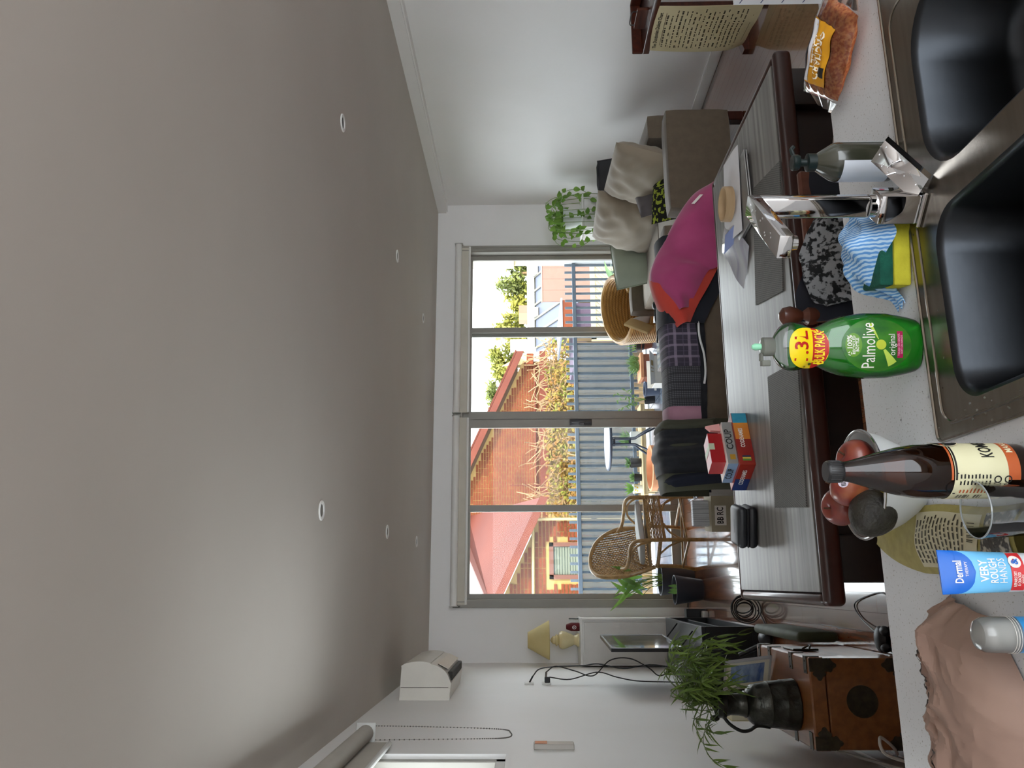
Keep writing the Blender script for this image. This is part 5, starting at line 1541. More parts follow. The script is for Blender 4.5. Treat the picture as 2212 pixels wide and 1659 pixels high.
for dx in (-0.0, -0.04):
    mk.add([fm2(dx + a, b) for a, b in ((-0.004, -0.03), (0.004, -0.03), (0.004, 0.01), (0.012, 0.01), (0, 0.03), (-0.012, 0.01), (-0.004, 0.01))], [tuple(range(7))])
mk.obj('symbol', mat('tan_ink', 'a68b5e', 0.8), t, smooth=False)
# big strappy plant by the side wall
t = thing('cordyline', 'broad glossy leafed plant outside between the tub chair and the side wall', 'plant', (3.45, 8.75, ZB))
MB().lathe([(0.13, 0), (0.17, 0.26), (0.16, 0.26), (0.12, 0.02)], (3.45, 8.75, ZB), 24, capt=False).obj('pot', bpy.data.materials['white_glaze'], t)
M_cor = mat_leaf('glossy_leaf', '3f6a44', '78a454', 0.25, 0.25, 0.1, 4)
random.seed(23)
for k in range(20):
    a = random.uniform(0, 2 * PI)
    d_ = Vector((math.cos(a), math.sin(a) * 0.6, random.uniform(-0.1, 0.9)))
    l_ = MB()
    leaf_geo(l_, Vector((3.45, 8.75, 0.28 + random.uniform(0, 0.2))), d_, (0, -0.4, 1), random.uniform(0.24, 0.36), random.uniform(0.06, 0.095), 0.35, 7)
    l_.obj('leaf', M_cor, t)
MB().tube([(3.45, 8.75, 0.1), (3.46, 8.75, 0.5)], 0.012, 7).obj('stem', M_wst, t)

# ================================================================== RIGHT WALL: HALL STAND WITH TEA TOWEL
M_mah = mat('mahogany', '3b1a12', 0.3, col2='522618', scale=4, stretch=(10, 1, 10), coat=0.3)
hs_ = thing('side_table', 'dark mahogany tray table with black drop handles by the right wall', 'table', (3.66, 4.25, 0))
tx0, tx1, ty0, ty1 = 3.47, 3.86, 3.75, 4.66
MB().bbox(tx0, tx1, ty0, ty1, 0.655, 0.70, 0.006, 2).obj('tabletop', M_mah, hs_)
for a in ((tx0, tx1, ty1 - 0.02, ty1), (tx1 - 0.02, tx1, ty0, ty1)):
    MB().bbox(*a, 0.70, 0.77, 0.004, 1).obj('gallery', M_mah, hs_)
for x in (tx0 + 0.03, tx1 - 0.07):
    for y in (ty0 + 0.03, ty1 - 0.07):
        MB().bbox(x, x + 0.04, y, y + 0.04, 0.04, 0.655, 0.004, 1).obj('leg', M_mah, hs_)
for y in (ty0 + 0.03, ty1 - 0.08):
    MB().prism([(tx0 - 0.03, y, 0), (tx0 - 0.03, y, 0.035), (tx0 + 0.10, y, 0.075), (tx1 - 0.1, y, 0.075), (tx1, y, 0.035), (tx1, y, 0)], (0, 0.055, 0)).obj('foot', M_mah, hs_, smooth=False)
MB().tube(smooth_path([(tx0 + 0.1, ty1 - 0.29, 0.77), (tx0 + 0.1, ty1 - 0.29, 0.80), (tx0 + 0.1, ty1 - 0.23, 0.806), (tx0 + 0.1, ty1 - 0.17, 0.80), (tx0 + 0.1, ty1 - 0.17, 0.77)], 5), 0.004, 6).obj('handle', M_dark, hs_)
MB().box(tx0 + 0.09, tx0 + 0.11, ty1 - 0.32, ty1 - 0.14, 0.70, 0.772).obj('divider', M_mah, hs_, smooth=False)
tag(MB().grid(lambda a, b: (tx0 + 0.12 + 0.24 * a, 3.8 + 0.5 * b, 0.7015 + 0.012 * math.sin(7 * a + 3 * b) ** 2), 14, 14, 0, 0.002).obj('lace_cloth', mat_weave('lace', 'a8a79e', 'd5d4cb', 160, 160, 0.9)), 'grey lace cloth lying on the mahogany table', 'cloth')
tw_ = thing('tea_towel', 'cream tea towel printed with a dialect chart hung over the side of the mahogany table', 'tea towel', (3.46, 4.37, 0.4))
M_towel = mat('cream_cotton', 'd9cfa8', 0.9, col2='cfc49b', scale=3)
tY0, tY1 = 4.605, 4.185
def tow(a, b, off=0.0):
    y = tY0 + (tY1 - tY0) * a
    top = 0.66
    z = top - (0.615 + 0.03 * a) * (1 - b)
    zz = 1 - b
    pinch = 0.012 * math.sin(PI * a) * math.exp(-zz * 6)
    bow = 0.018 * math.sin(PI * zz) * (0.5 + 0.5 * math.sin(5 * a + 1)) + 0.006 * math.sin(11 * a) * zz
    curl = 0.03 * max(0, zz - 0.85) / 0.15 * (1 - a) ** 3
    return Vector((3.462 - bow - off + curl, y - 0.05 * curl * 10 * 0.2, z + pinch))
MB().grid(lambda a, b: tow(a, b), 16, 20, 0, 0.002).obj('cloth', M_towel, tw_, auto=70)
ink = MB()
def tp_(u, v):                          # u across 0..1, v down 0..1
    return lambda x, y: tow(u + x, 1 - v + y, 0.0032)
put_text(ink, 'The Dundonian Dialect Chart', 0.052, tp_(0.46, 0.045), bold=True, width=0.80)
ink.add([tow(a, b, 0.003) for a, b in ((0.14, 0.905), (0.85, 0.905), (0.85, 0.909), (0.14, 0.909))], [(0, 1, 2, 3)])
random.seed(4)
for r_ in range(18):
    v = 0.115 + r_ * 0.0445
    x = 0.10 + random.uniform(0, 0.05)
    hh = 0.016 if r_ % 3 == 0 else 0.011
    while x < 0.86:
        w_ = random.uniform(0.02, 0.09)
        if x + w_ > 0.93:
            break
        n_ = max(2, int(w_ / 0.016))
        for q_ in range(n_):
            a0_ = x + w_ * q_ / n_
            ink.add([tow(a0_ + a * w_ / n_, 1 - v + b, 0.0032) for a, b in ((0.08, -hh / 2), (0.8, -hh / 2), (0.8, hh / 2 * random.choice((1, 1, 1.5))), (0.08, hh / 2))], [(0, 1, 2, 3)])
        x += w_ + random.choice((0.016, 0.016, 0.02, 0.07))
    if r_ % 2:
        ink.add([tow(0.10 + a, 1 - v - 0.02 + b, 0.003) for a, b in ((0, 0), (0.3, 0), (0.3, 0.002), (0, 0.002))], [(0, 1, 2, 3)])
put_text(ink, 'Any Chance Mum No Sweat', 0.03, tp_(0.5, 0.935), bold=True, width=0.6) if False else None
ink.add([tow(0.2 + a, 0.055 + b, 0.003) for a, b in ((0, 0), (0.6, 0), (0.6, 0.003), (0, 0.003))], [(0, 1, 2, 3)])
ink.obj('print', mat('black_ink', '1d1b16', 0.9), tw_, smooth=False)['kind'] = 'stuff'
# ================================================================== DINING TABLE
def mat_laminate():
    M = mat('grey_zebrano_laminate', '4f4c4a', 0.30, col2='8d8a86', scale=5.0, stretch=(0.35, 9, 1), detail=8, lo=0.3, hi=0.72, coat=0.0, spec=0.4)
    M.node_tree.nodes['Principled BSDF'].inputs['Coat Roughness'].default_value = 0.18
    return M
M_lam = mat_laminate()
TX0, TX1, TY0, TY1, TZ = -0.062, 1.582, 2.105, 2.955, 0.74
dt = thing('dining_table', 'dining table with grey streaked top in a dark rounded wood frame', 'table', (0.76, 2.53, 0))
MB().bbox(TX0 + 0.035, TX1 - 0.035, TY0 + 0.035, TY1 - 0.035, TZ - 0.02, TZ, 0.001, 1).obj('tabletop', M_lam, dt)
for a in ((TX0, TX1, TY0, TY0 + 0.036), (TX0, TX1, TY1 - 0.036, TY1), (TX0, TX0 + 0.036, TY0 + 0.03, TY1 - 0.03), (TX1 - 0.036, TX1, TY0 + 0.03, TY1 - 0.03)):
    MB().bbox(*a, TZ - 0.056, TZ - 0.001, 0.016, 4).obj('edge_rail', M_dkwood, dt)
MB().box(TX0 + 0.03, TX1 - 0.03, TY0 + 0.03, TY1 - 0.03, TZ - 0.05, TZ - 0.02).obj('substrate', M_dkwood, dt, smooth=False)
M_leg = mat('near_black_wood', '170a08', 0.4, col2='1f0e0a', scale=4, stretch=(8, 8, 1))
lx = ((0.005, 0.115), (1.42, 1.535))
for x0, x1 in lx:
    for y0, y1 in ((TY0 + 0.045, TY0 + 0.145), (TY1 - 0.145, TY1 - 0.045)):
        MB().bbox(x0, x1, y0, y1, 0.0, 0.52, 0.012, 2).bbox(x0 - 0.008, x1 + 0.008, y0 - 0.008, y1 + 0.008, 0.50, TZ - 0.05, 0.01, 2).obj('leg', M_leg, dt)
for y in (TY0 + 0.07, TY1 - 0.10):
    ar = [(0.115, y, TZ - 0.05), (1.42, y, TZ - 0.05), (1.42, y, 0.50), (1.38, y, 0.505), (1.36, y, 0.535), (1.33, y, 0.555), (1.28, y, 0.565), (0.25, y, 0.565), (0.2, y, 0.555), (0.17, y, 0.535), (0.15, y, 0.505), (0.115, y, 0.50)]
    MB().prism(ar, (0, 0.03, 0)).obj('apron', M_leg, dt, smooth=False)
for x in (0.04, 1.46):
    MB().box(x, x + 0.03, TY0 + 0.14, TY1 - 0.14, 0.56, TZ - 0.05).obj('apron', M_leg, dt, smooth=False)

# chair pulled in at the near side, hung with clothes
M_chw = mat('walnut_turned', '4a2619', 0.3, col2='5c3122', scale=6, stretch=(8, 8, 1), coat=0.3)
ch = thing('dining_chair', 'turned wooden dining chair hung with clothes between counter and table', 'chair', (0.81, 1.95, 0))
POST = [(0.018, 0), (0.02, 0.2), (0.02, 0.43), (0.022, 0.45), (0.017, 0.5), (0.019, 0.72), (0.016, 0.80), (0.022, 0.815), (0.022, 0.83), (0.012, 0.842), (0.02, 0.856), (0.024, 0.872), (0.02, 0.888), (0.008, 0.896)]
for x in (0.615, 1.005):
    MB().lathe(POST if x < 0.8 else POST[:6] + [(0.016, 0.76)], (x, 1.80, 0), 16).obj('back_post', M_chw, ch)
    MB().lathe([(0.016, 0), (0.02, 0.25), (0.022, 0.44)], (x, 2.20, 0), 12).obj('leg', M_chw, ch)
MB().bbox(0.60, 1.02, 1.79, 2.22, 0.43, 0.465, 0.01, 2).obj('seat', M_chw, ch)
for z in (0.55, 0.66, 0.77):
    MB().bbox(0.625, 0.995, 1.79, 1.81, z, z + 0.05, 0.006, 1).obj('back_slat', M_chw, ch)
for z in (0.18, 0.28):
    MB().tube([(0.615, 1.80, z), (0.615, 2.20, z)], 0.01, 8).tube([(1.005, 1.80, z), (1.005, 2.20, z)], 0.01, 8).obj('stretcher', M_chw, ch)
M_navy = mat('navy_cotton', '10141f', 0.9, col2='171c29', scale=8, sheen=0.2)
M_pais = mat('grey_paisley', '17191c', 0.9, col2='8d9094', scale=70, detail=3, lo=0.46, hi=0.54)
def hang(name, m_, top, bot, y, amp, fr_, seed, lab, cat, th=0.006):
    U = smooth_path([(a, 0, b) for a, b in top], 6)
    n = len(U) - 1
    L0 = smooth_path([(a, 0, b) for a, b in bot], 6)
    L = [L0[min(len(L0) - 1, int(round(i * (len(L0) - 1) / n)))] for i in range(n + 1)]
    def fn(a, b):
        i = min(n, int(round(a * n)))
        p_ = L[i].lerp(U[i], b)
        f_ = amp * math.sin(fr_ * (a + 0.45 * b) + seed) + 0.5 * amp * math.sin(2.3 * fr_ * (a - 0.3 * b) + seed)
        roll = 0.03 * b ** 5
        return (p_.x, y - 0.016 - 0.02 * math.sin(PI * min(1, b + 0.1)) + f_ * (1 - 0.6 * b) + roll, p_.z)
    return tag(MB().grid(fn, n, 20, 0, th).obj(name, m_, auto=80), lab, cat)
hang('navy_garment', M_navy, [(0.60, 0.845), (0.66, 0.852), (0.72, 0.83), (0.80, 0.80), (0.86, 0.78)], [(0.575, 0.45), (0.65, 0.45), (0.74, 0.45), (0.82, 0.45), (0.86, 0.46)], 1.79, 0.006, 9, 0.5, 'navy garment hanging on the chair back under the paisley scarf', 'garment')
hang('paisley_scarf', M_pais, [(0.63, 0.79), (0.66, 0.835), (0.72, 0.842), (0.775, 0.838), (0.82, 0.815), (0.865, 0.785)], [(0.63, 0.63), (0.67, 0.60), (0.72, 0.62), (0.77, 0.68), (0.83, 0.74), (0.868, 0.775)], 1.755, 0.020, 13, 1.4, 'grey and black paisley scarf bunched over the chair back', 'scarf')
hang('navy_jumper', M_navy, [(0.86, 0.775), (0.90, 0.80), (0.96, 0.805), (1.005, 0.79), (1.03, 0.73)], [(0.86, 0.45), (0.90, 0.45), (0.96, 0.45), (1.0, 0.45), (1.04, 0.45)], 1.785, 0.005, 7, 2.2, 'navy jumper over the other post of the chair, behind the tap', 'jumper')

# placemats
M_mat = mat_weave('woven_placemat', '232324', '6f6e6a', 900, 420, 0.7, (0, 1), 0.5, 0.001, 0.35)
tag(MB().box(-0.203, 0.203, -0.138, 0.138, 0.0, 0.003).xf(Matrix.Translation((0.41, 2.294, TZ + 0.0006)) @ Matrix.Rotation(R(-5), 4, 'Z')).obj('placemat', M_mat, smooth=False), 'black woven placemat on the table in front of the board games', 'placemat')
tag(MB().box(-0.195, 0.195, -0.138, 0.138, 0.0, 0.003).xf(Matrix.Translation((1.05, 2.303, TZ + 0.0006)) @ Matrix.Rotation(R(-11), 4, 'Z')).obj('placemat', M_mat, smooth=False), 'black woven placemat on the table beside the laptop and papers', 'placemat')

# laptop, papers, plastic sleeve, wooden hoop
lt_ = thing('laptop', 'closed thin silver laptop under loose papers on the table', 'laptop', (1.37, 2.58, TZ))
LM = Matrix.Translation((1.285, 2.51, TZ + 0.001)) @ Matrix.Rotation(R(4), 4, 'Z')
MB().bbox(-0.135, 0.135, -0.10, 0.10, 0.004, 0.011, 0.003, 2, 0, LM).obj('base', mat('laptop_silver', '9a9a98', 0.35, 0.7), lt_)
MB().bbox(-0.135, 0.135, -0.10, 0.10, 0.012, 0.018, 0.003, 2, 0, LM).obj('lid', bpy.data.materials['laptop_silver'], lt_)
for dx, dy in ((-0.12, -0.085), (0.12, -0.085), (-0.12, 0.085), (0.12, 0.085)):
    MB().lathe([(0.006, 0), (0.006, 0.004)], LM @ Vector((dx, dy, 0)), 10).obj('rubber_foot', M_dark, lt_)
M_pap = mat('white_paper', 'd9d9dd', 0.7)
def sheet(name, m_, pts, lab, cat, amp=0.003, seed=0.0, z=None, n=14):
    a_, b_, c_, d_ = [Vector(p_) for p_ in pts]
    def fn(u, v):
        p_ = a_.lerp(b_, u).lerp(d_.lerp(c_, u), v)
        return p_ + Vector((0, 0, amp * (1 + math.sin(7 * u + 5 * v + seed)) * (0.3 + v * (1 - v) * 3)))
    return tag(MB().grid(fn, n, n, 0, 0.0008).obj(name, m_, auto=80), lab, cat)
sheet('paper', M_pap, [(1.16, 2.49, TZ + 0.022), (1.47, 2.465, TZ + 0.022), (1.50, 2.66, TZ + 0.022), (1.20, 2.72, TZ + 0.022)], 'white printed letter lying over the laptop', 'paper', 0.002)
M_slv = mat('clear_plastic_sleeve', 'c8ccd4', 0.12, coat=1.0, col2='9d9fb0', scale=4, stretch=(1, 5, 1))
sl = sheet('plastic_sleeve', M_slv, [(0.985, 2.585, TZ + 0.002), (1.10, 2.485, TZ + 0.002), (1.33, 2.66, TZ + 0.024), (1.20, 2.77, TZ + 0.020)], 'clear plastic mail sleeve with blue print next to the laptop', 'sleeve', 0.006, 1.0)
bl = MB().grid(lambda u, v: Vector((1.16 + 0.06 * u, 2.60 + 0.09 * v - 0.03 * u, TZ + 0.024 + 0.012 * v)), 6, 6, 0, 0.0006)
bl.obj('blue_print', mat('pale_blue_print', '8ea0d6', 0.3), sl)
hp_ = MB().lathe([(0.060, 0), (0.062, 0.001), (0.062, 0.030), (0.060, 0.031), (0.0575, 0.030), (0.0575, 0.001), (0.060, 0)], (1.30, 2.575, TZ + 0.031), 40, capb=False, capt=False)
tag(hp_.obj('wooden_hoop', mat('birch_ply', 'b79c78', 0.5, col2='a68a66', scale=5, stretch=(1, 1, 8))), 'plain birch wood hoop resting on the papers', 'hoop')

# board games
def gbox(name, lab, cat, P, ux, uy, w, d, h, faces, z):
    """box whose nearest corner is P; ux along the right face, uy along the left face"""
    t = thing(name, lab, cat, (P[0], P[1], z))
    ux, uy = Vector((*ux, 0)).normalized(), Vector((*uy, 0)).normalized()
    A = Vector((P[0], P[1], z))
    q = MB()
    B, C, D = A + ux * w, A + ux * w + uy * d, A + uy * d
    up = Vector((0, 0, h))
    q.add([A, B, C, D, A + up, B + up, C + up, D + up], [(0, 1, 2, 3), (4, 5, 6, 7), (0, 1, 5, 4), (0, 3, 7, 4), (1, 2, 6, 5), (2, 3, 7, 6)])
    q.m = [0, 1, 2, 3, 0, 0]
    o = q.obj('carton', faces, t, smooth=False)
    return t, A, ux, uy
M_cred = mat('game_red', '8c1f1c', 0.35, col2='a33a24', scale=8)
M_cblue = mat('game_blue', '14275e', 0.35, col2='1b3a7c', scale=6)
M_teal = mat('game_teal', '1e7fa8', 0.35, col2='4fb4c8', scale=9)
M_org = mat('game_orange', 'd1762a', 0.35, col2='e0a24a', scale=7)
M_ink = mat('print_white', 'ece8e2', 0.5)
M_inkk = mat('print_black', '151515', 0.5)
GA = (0.378, 2.622)
gu, gv = (0.93, 0.37), (-0.45, 0.89)
t, A, ux, uy = gbox('board_game', 'red and blue board game box, lowest of the games stack', 'board game', GA, gu, gv, 0.205, 0.155, 0.0525, [M_cblue, M_cred, M_cred, M_cred], TZ + 0.0005)
def on(A, d_, n_, off):
    return lambda x, y: A + d_ * (off[0] + x) + Vector((0, 0, off[1] + y)) + n_ * 0.0006
nr = Vector((ux.y, -ux.x, 0))
nl = Vector((-uy.y, uy.x, 0))
if nl.y > 0:
    nl = -nl
def quadf(mb, fn, x0, x1, y0, y1, mi=0):
    mb.add([fn(x, y) for x, y in ((x0, y0), (x1, y0), (x1, y1), (x0, y1))], [(0, 1, 2, 3)], mi)
q = MB()
fr1 = on(A, ux, nr, (0, 0))
quadf(q, fr1, 0.10, 0.165, 0.001, 0.051, 0)
quadf(q, fr1, 0.165, 0.204, 0.001, 0.051, 1)
q.obj('artwork', [M_org, M_teal], t, smooth=False)
q = MB()
put_text(q, 'CODENAMES', 0.02, lambda x, y: A + ux * (0.105 + x) + Vector((0, 0, 0.030 + y)) + nr * 0.0013, bold=True, width=0.075)
q.obj('title', M_ink, t)
q = MB()
quadf(q, on(A, uy, nl, (0, 0)), 0.085, 0.154, 0.001, 0.051)
q.obj('blue_band', M_cblue, t, smooth=False)
q = MB()
put_text(q, 'CODENAMES', 0.02, lambda x, y: A + uy * (0.075 - x) + Vector((0, 0, 0.028 + y)) + nl * 0.0013, bold=True, width=0.085)
q.obj('title', M_ink, t)
q = MB()
for k in range(3):
    quadf(q, lambda x, y: A + ux * x + Vector((0, 0, y)) + nr * 0.0013, 0.015 + 0.007 * k, 0.021 + 0.007 * k, 0.012, 0.04, k)
q.obj('badge', [mat('badge_green', '5a8f3a', 0.4), mat('badge_yellow', 'd7c455', 0.4), mat('badge_navy', '24324f', 0.4)], t, smooth=False)
q = MB()
put_text(q, 'CODENAMES', 0.045, lambda x, y: A + ux * (0.035 - y) * 1.0 + uy * (0.075 - x) + Vector((0, 0, 0.0526)), bold=True, width=0.12)
q.obj('lid_title', mat('lid_print_blue', '7fa8d8', 0.4), t)
GB = A + ux * 0.012 + uy * 0.012
t, A, ux2, uy2 = gbox('board_game', 'white and grey board game box in the middle of the games stack', 'board game', (GB.x, GB.y), gu, gv, 0.165, 0.115, 0.034, [M_ink, M_ink, mat('game_grey', '8f8f8d', 0.4), mat('game_pale_blue', '7f97b5', 0.4)], TZ + 0.0535)
q = MB()
put_text(q, 'COUP', 0.032, lambda x, y: A + ux * (0.095 + x) + Vector((0, 0, 0.017 + y)) + nr * 0.0008, bold=True, width=0.08)
put_text(q, 'COUP', 0.03, lambda x, y: A + uy * (0.06 - x) + Vector((0, 0, 0.018 + y)) + nl * 0.0008, bold=True, width=0.06)
q.obj('title', M_inkk, t)
q = MB()
quadf(q, lambda x, y: A + ux * x + Vector((0, 0, y)) + nr * 0.0008, 0.016, 0.036, 0.006, 0.024)
q.obj('badge', mat('badge_gold', 'b58a2c', 0.4), t, smooth=False)
GC = A + ux * 0.02 + uy * 0.022
t, A, ux3, uy3 = gbox('card_tin', 'small red card box on top of the games stack', 'card game', (GC.x, GC.y), gu, gv, 0.115, 0.07, 0.048, [mat('tin_red', 'a3151b', 0.3), bpy.data.materials['tin_red'] if 'tin_red' in bpy.data.materials else M_cred, mat('tin_red_side', '9b1219', 0.3), mat('tin_red_pink', 'a83a3e', 0.3)], TZ + 0.088)
q = MB()
quadf(q, lambda x, y: A + ux * x + uy * y + Vector((0, 0, 0.0487)), 0.05, 0.075, 0.0, 0.07)
quadf(q, lambda x, y: A + ux * x + Vector((0, 0, y)) + nr * 0.0006, 0.05, 0.075, 0.03, 0.0487)
q.obj('band', mat('tin_band', 'b9c2a8', 0.4), t, smooth=False)
pk_ = MB()
pk_.prism([A + ux * 0.125 + Vector((0, 0, 0.0)), A + ux * 0.155 + Vector((0, 0, 0.0)), A + ux * 0.145 + Vector((0, 0, 0.05)), A + ux * 0.128 + Vector((0, 0, 0.035))], uy * 0.012)
tag(pk_.obj('paper_fold', mat('pink_paper', 'd99c98', 0.7), smooth=False), 'little folded pink paper behind the red card box', 'paper')

# black zip case
cs_ = thing('zip_case', 'rounded black zip case on the table next to the games', 'case', (0.183, 2.70, TZ))
CM = Matrix.Translation((0.183, 2.705, TZ)) @ Matrix.Rotation(R(-12), 4, 'Z')
MB().bbox(-0.068, 0.068, -0.058, 0.058, 0.001, 0.032, 0.022, 4, 0, CM).obj('lower_shell', M_dark, cs_)
MB().bbox(-0.068, 0.068, -0.058, 0.058, 0.034, 0.066, 0.022, 4, 0, CM).obj('lid', mat('case_lid', '26282c', 0.4), cs_)
MB().bbox(-0.065, 0.065, -0.055, 0.055, 0.030, 0.036, 0.002, 1, 0, CM).obj('zip', M_dark, cs_)
MB().bbox(-0.022, 0.022, -0.001, 0.001, 0.0655, 0.0667, 0.0004, 1, 0, CM).obj('logo_line', mat('case_grey_print', '8d8f92', 0.4), cs_)

# kraft bag with papers on the floor past the table, newspaper pile
M_kr = mat('kraft_bag', 'a39a84', 0.85, col2='b3aa93', scale=6, bump=0.3, bscale=12, bdist=0.01)
kb = thing('kraft_bag', 'beige paper carrier bag with a printed label standing on the floor beyond the table', 'bag', (0.42, 5.10, 0))
MB().prism([(0.30, 4.98, 0), (0.56, 4.95, 0), (0.58, 5.15, 0), (0.32, 5.18, 0)], (0, 0, 0.36)).obj('body', M_kr, kb, smooth=False)
fk = frame((0.40, 4.965, 0.30), (0.26, -0.03, 0), (0, 0, 1))
MB().add([fk(x, y, 0.002) for x, y in ((-0.06, -0.03), (0.06, -0.03), (0.06, 0.04), (-0.06, 0.04))], [(0, 1, 2, 3)]).obj('label', M_ink, kb, smooth=False)
q = MB()
put_text(q, 'BB RC', 0.055, lambda x, y: fk(x, y + 0.005, 0.003), bold=True, width=0.10)
q.obj('print', M_inkk, kb)
tag(MB().bbox(0.34, 0.50, 5.03, 5.09, 0.20, 0.46, 0.004, 1).obj('magazine', mat('magazine_pages', 'cfd2d6', 0.6, col2='9fa3aa', scale=4, stretch=(40, 1, 1))), 'bundle of magazines standing in the beige paper bag', 'magazine')
tag(MB().grid(lambda a, b: (0.72 + 0.20 * a, 7.02 + 0.36 * b, 0.004 + 0.03 * abs(math.sin(9 * a + 4 * b)) * (1 - abs(2 * a - 1))), 20, 20, 0, 0.002).obj('newspaper', mat('newsprint', '2a2c33', 0.8, col2='d8dbe2', scale=30, detail=3, lo=0.45, hi=0.52)), 'crumpled newspaper on the floor beside the round-backed rattan chair', 'newspaper')
# ================================================================== KITCHEN ISLAND
def mat_quartz():
    M = mat('white_quartz', 'd3d5d8', 0.25, col2='dadcdf', scale=4)
    nt = M.node_tree
    p = nt.nodes['Principled BSDF']
    src = p.inputs['Base Color'].links[0].from_socket
    tc = [n for n in nt.nodes if n.type == 'TEX_COORD'][0]
    v = nd(nt, 'ShaderNodeTexNoise')
    v.inputs['Scale'].default_value = 260
    v.inputs['Detail'].default_value = 1
    nt.links.new(tc.outputs['Object'], v.inputs['Vector'])
    r_ = nd(nt, 'ShaderNodeValToRGB')
    r_.color_ramp.elements[0].position = 0.66
    r_.color_ramp.elements[0].color = (0, 0, 0, 1)
    r_.color_ramp.elements[1].position = 0.72
    mx = nd(nt, 'ShaderNodeMix', data_type='RGBA')
    nt.links.new(v.outputs[0], r_.inputs[0])
    nt.links.new(r_.outputs[0], mx.inputs[0])
    nt.links.new(src, mx.inputs[6])
    mx.inputs[7].default_value = lin('a3a39e')
    nt.links.new(mx.outputs[2], p.inputs['Base Color'])
    return M
M_qz = mat_quartz()
KZ = 0.90
SX0, SX1, SY0, SY1 = 0.196, 1.30, 0.67, 1.145
ki = thing('kitchen_island', 'white cabinet run of the kitchen island under the quartz top', 'cabinet', (0.7, 1.0, 0))
MB().box(-0.60, 2.1, 1.20, 1.30, 0.08, KZ - 0.041).obj('back_panel', M_white, ki, smooth=False)
MB().box(-0.55, 2.05, 0.66, 1.25, 0, 0.08).obj('plinth', M_dark, ki, smooth=False)
for k in range(4):
    x = -0.60 + k * 0.675
    MB().bbox(x + 0.003, x + 0.672, 0.60, 0.62, 0.09, KZ - 0.05, 0.003, 1).obj('door', M_white, ki)
for x in (-0.60, 2.08):
    MB().box(x, x + 0.02, 0.62, 1.20, 0.08, KZ - 0.041).obj('end_panel', M_white, ki, smooth=False)
wt = MB()
wt.box(-0.66, 2.15, SY1 - 0.008, 1.383, KZ - 0.04, KZ).box(-0.66, SX0 + 0.008, 0.58, SY1 - 0.008, KZ - 0.04, KZ)
wt.box(SX1 - 0.008, 2.15, 0.58, SY1 - 0.008, KZ - 0.04, KZ).box(SX0 + 0.008, SX1 - 0.008, 0.58, SY0 + 0.008, KZ - 0.04, KZ)
tag(wt.obj('worktop', M_qz, smooth=False), 'speckled pale quartz worktop of the kitchen island', 'worktop')

# double-bowl stainless sink
M_ss = mat('brushed_stainless', '7d766c', 0.22, 0.95, col2='878076', scale=3, stretch=(1, 30, 1), bump=0.05, bscale=90)  # brown-grey of the reflected ceiling is put into the steel colour
M_ssb = mat('shaded_bowl_stainless', '34373b', 0.33, 0.95, col2='3d4044', scale=6, bump=0.05, bscale=120)  # darker copy of the sink steel, shade inside the bowls put into its colour
def rrect(x0, x1, y0, y1, r_, z, n=7):
    pts = []
    for cx, cy, a0 in ((x1 - r_, y1 - r_, 0), (x0 + r_, y1 - r_, 90), (x0 + r_, y0 + r_, 180), (x1 - r_, y0 + r_, 270)):
        for k in range(n + 1):
            a = R(a0 + 90 * k / n)
            pts.append(Vector((cx + r_ * math.cos(a), cy + r_ * math.sin(a), z)))
    return pts
sk = thing('kitchen_sink', 'double-bowl stainless steel sink set in the quartz worktop', 'sink', (0.75, 0.9, KZ))
bowls = ((0.238, 0.520, 0.72, 1.078, 0.055), (0.572, 0.862, 0.72, 1.072, 0.085))
bm = bmesh.new()
def loop(bm, pts):
    vs = [bm.verts.new(p_) for p_ in pts]
    return [bm.edges.new((vs[i], vs[(i + 1) % len(vs)])) for i in range(len(vs))]
eds = loop(bm, rrect(SX0, SX1, SY0, SY1, 0.012, KZ + 0.0025, 3))
for b in bowls:
    eds += loop(bm, rrect(*b[:4], b[4], KZ + 0.0025, 8))
bmesh.ops.triangle_fill(bm, use_beauty=True, use_dissolve=False, edges=eds)
dk = MB().bm(bm)
dk.obj('deck', M_ss, sk, smooth=False)
o_ = rrect(SX0, SX1, SY0, SY1, 0.012, KZ + 0.002, 3)
MB().tube(o_, 0.0028, 6, closed=True).obj('rim', M_ss, sk)
o_ = rrect(SX0 + 0.02, 0.90, SY0 + 0.02, SY1 - 0.022, 0.03, KZ + 0.0025, 5)
MB().tube(o_, 0.0022, 6, closed=True).obj('bead', M_ss, sk)
for b in bowls:
    q = MB()
    rings = []
    for dz, ins in ((0.0025, 0), (0.0, 0.004), (-0.006, 0.008), (-0.13, 0.016), (-0.155, 0.03), (-0.165, 0.06)):
        rings.append(rrect(b[0] + ins, b[1] - ins, b[2] + ins, b[3] - ins, max(0.012, b[4] - ins * 0.3), KZ + dz, 8))
    n = len(rings[0])
    q.v = [v for r_ in rings for v in r_]
    q.f = [(i * n + k, i * n + (k + 1) % n, (i + 1) * n + (k + 1) % n, (i + 1) * n + k) for i in range(len(rings) - 1) for k in range(n)] + [tuple((len(rings) - 1) * n + k for k in range(n))]
    q.m = [0] * len(q.f)
    bo = q.obj('bowl', M_ssb, sk, auto=50)
    MB().lathe([(0.0, 0.001), (0.025, 0.001), (0.035, 0.004), (0.042, 0.001)], ((b[0] + b[1]) / 2, (b[2] + b[3]) / 2 - 0.03, KZ - 0.165), 24).obj('drain', M_ss, bo)
random.seed(2)
wd = MB()
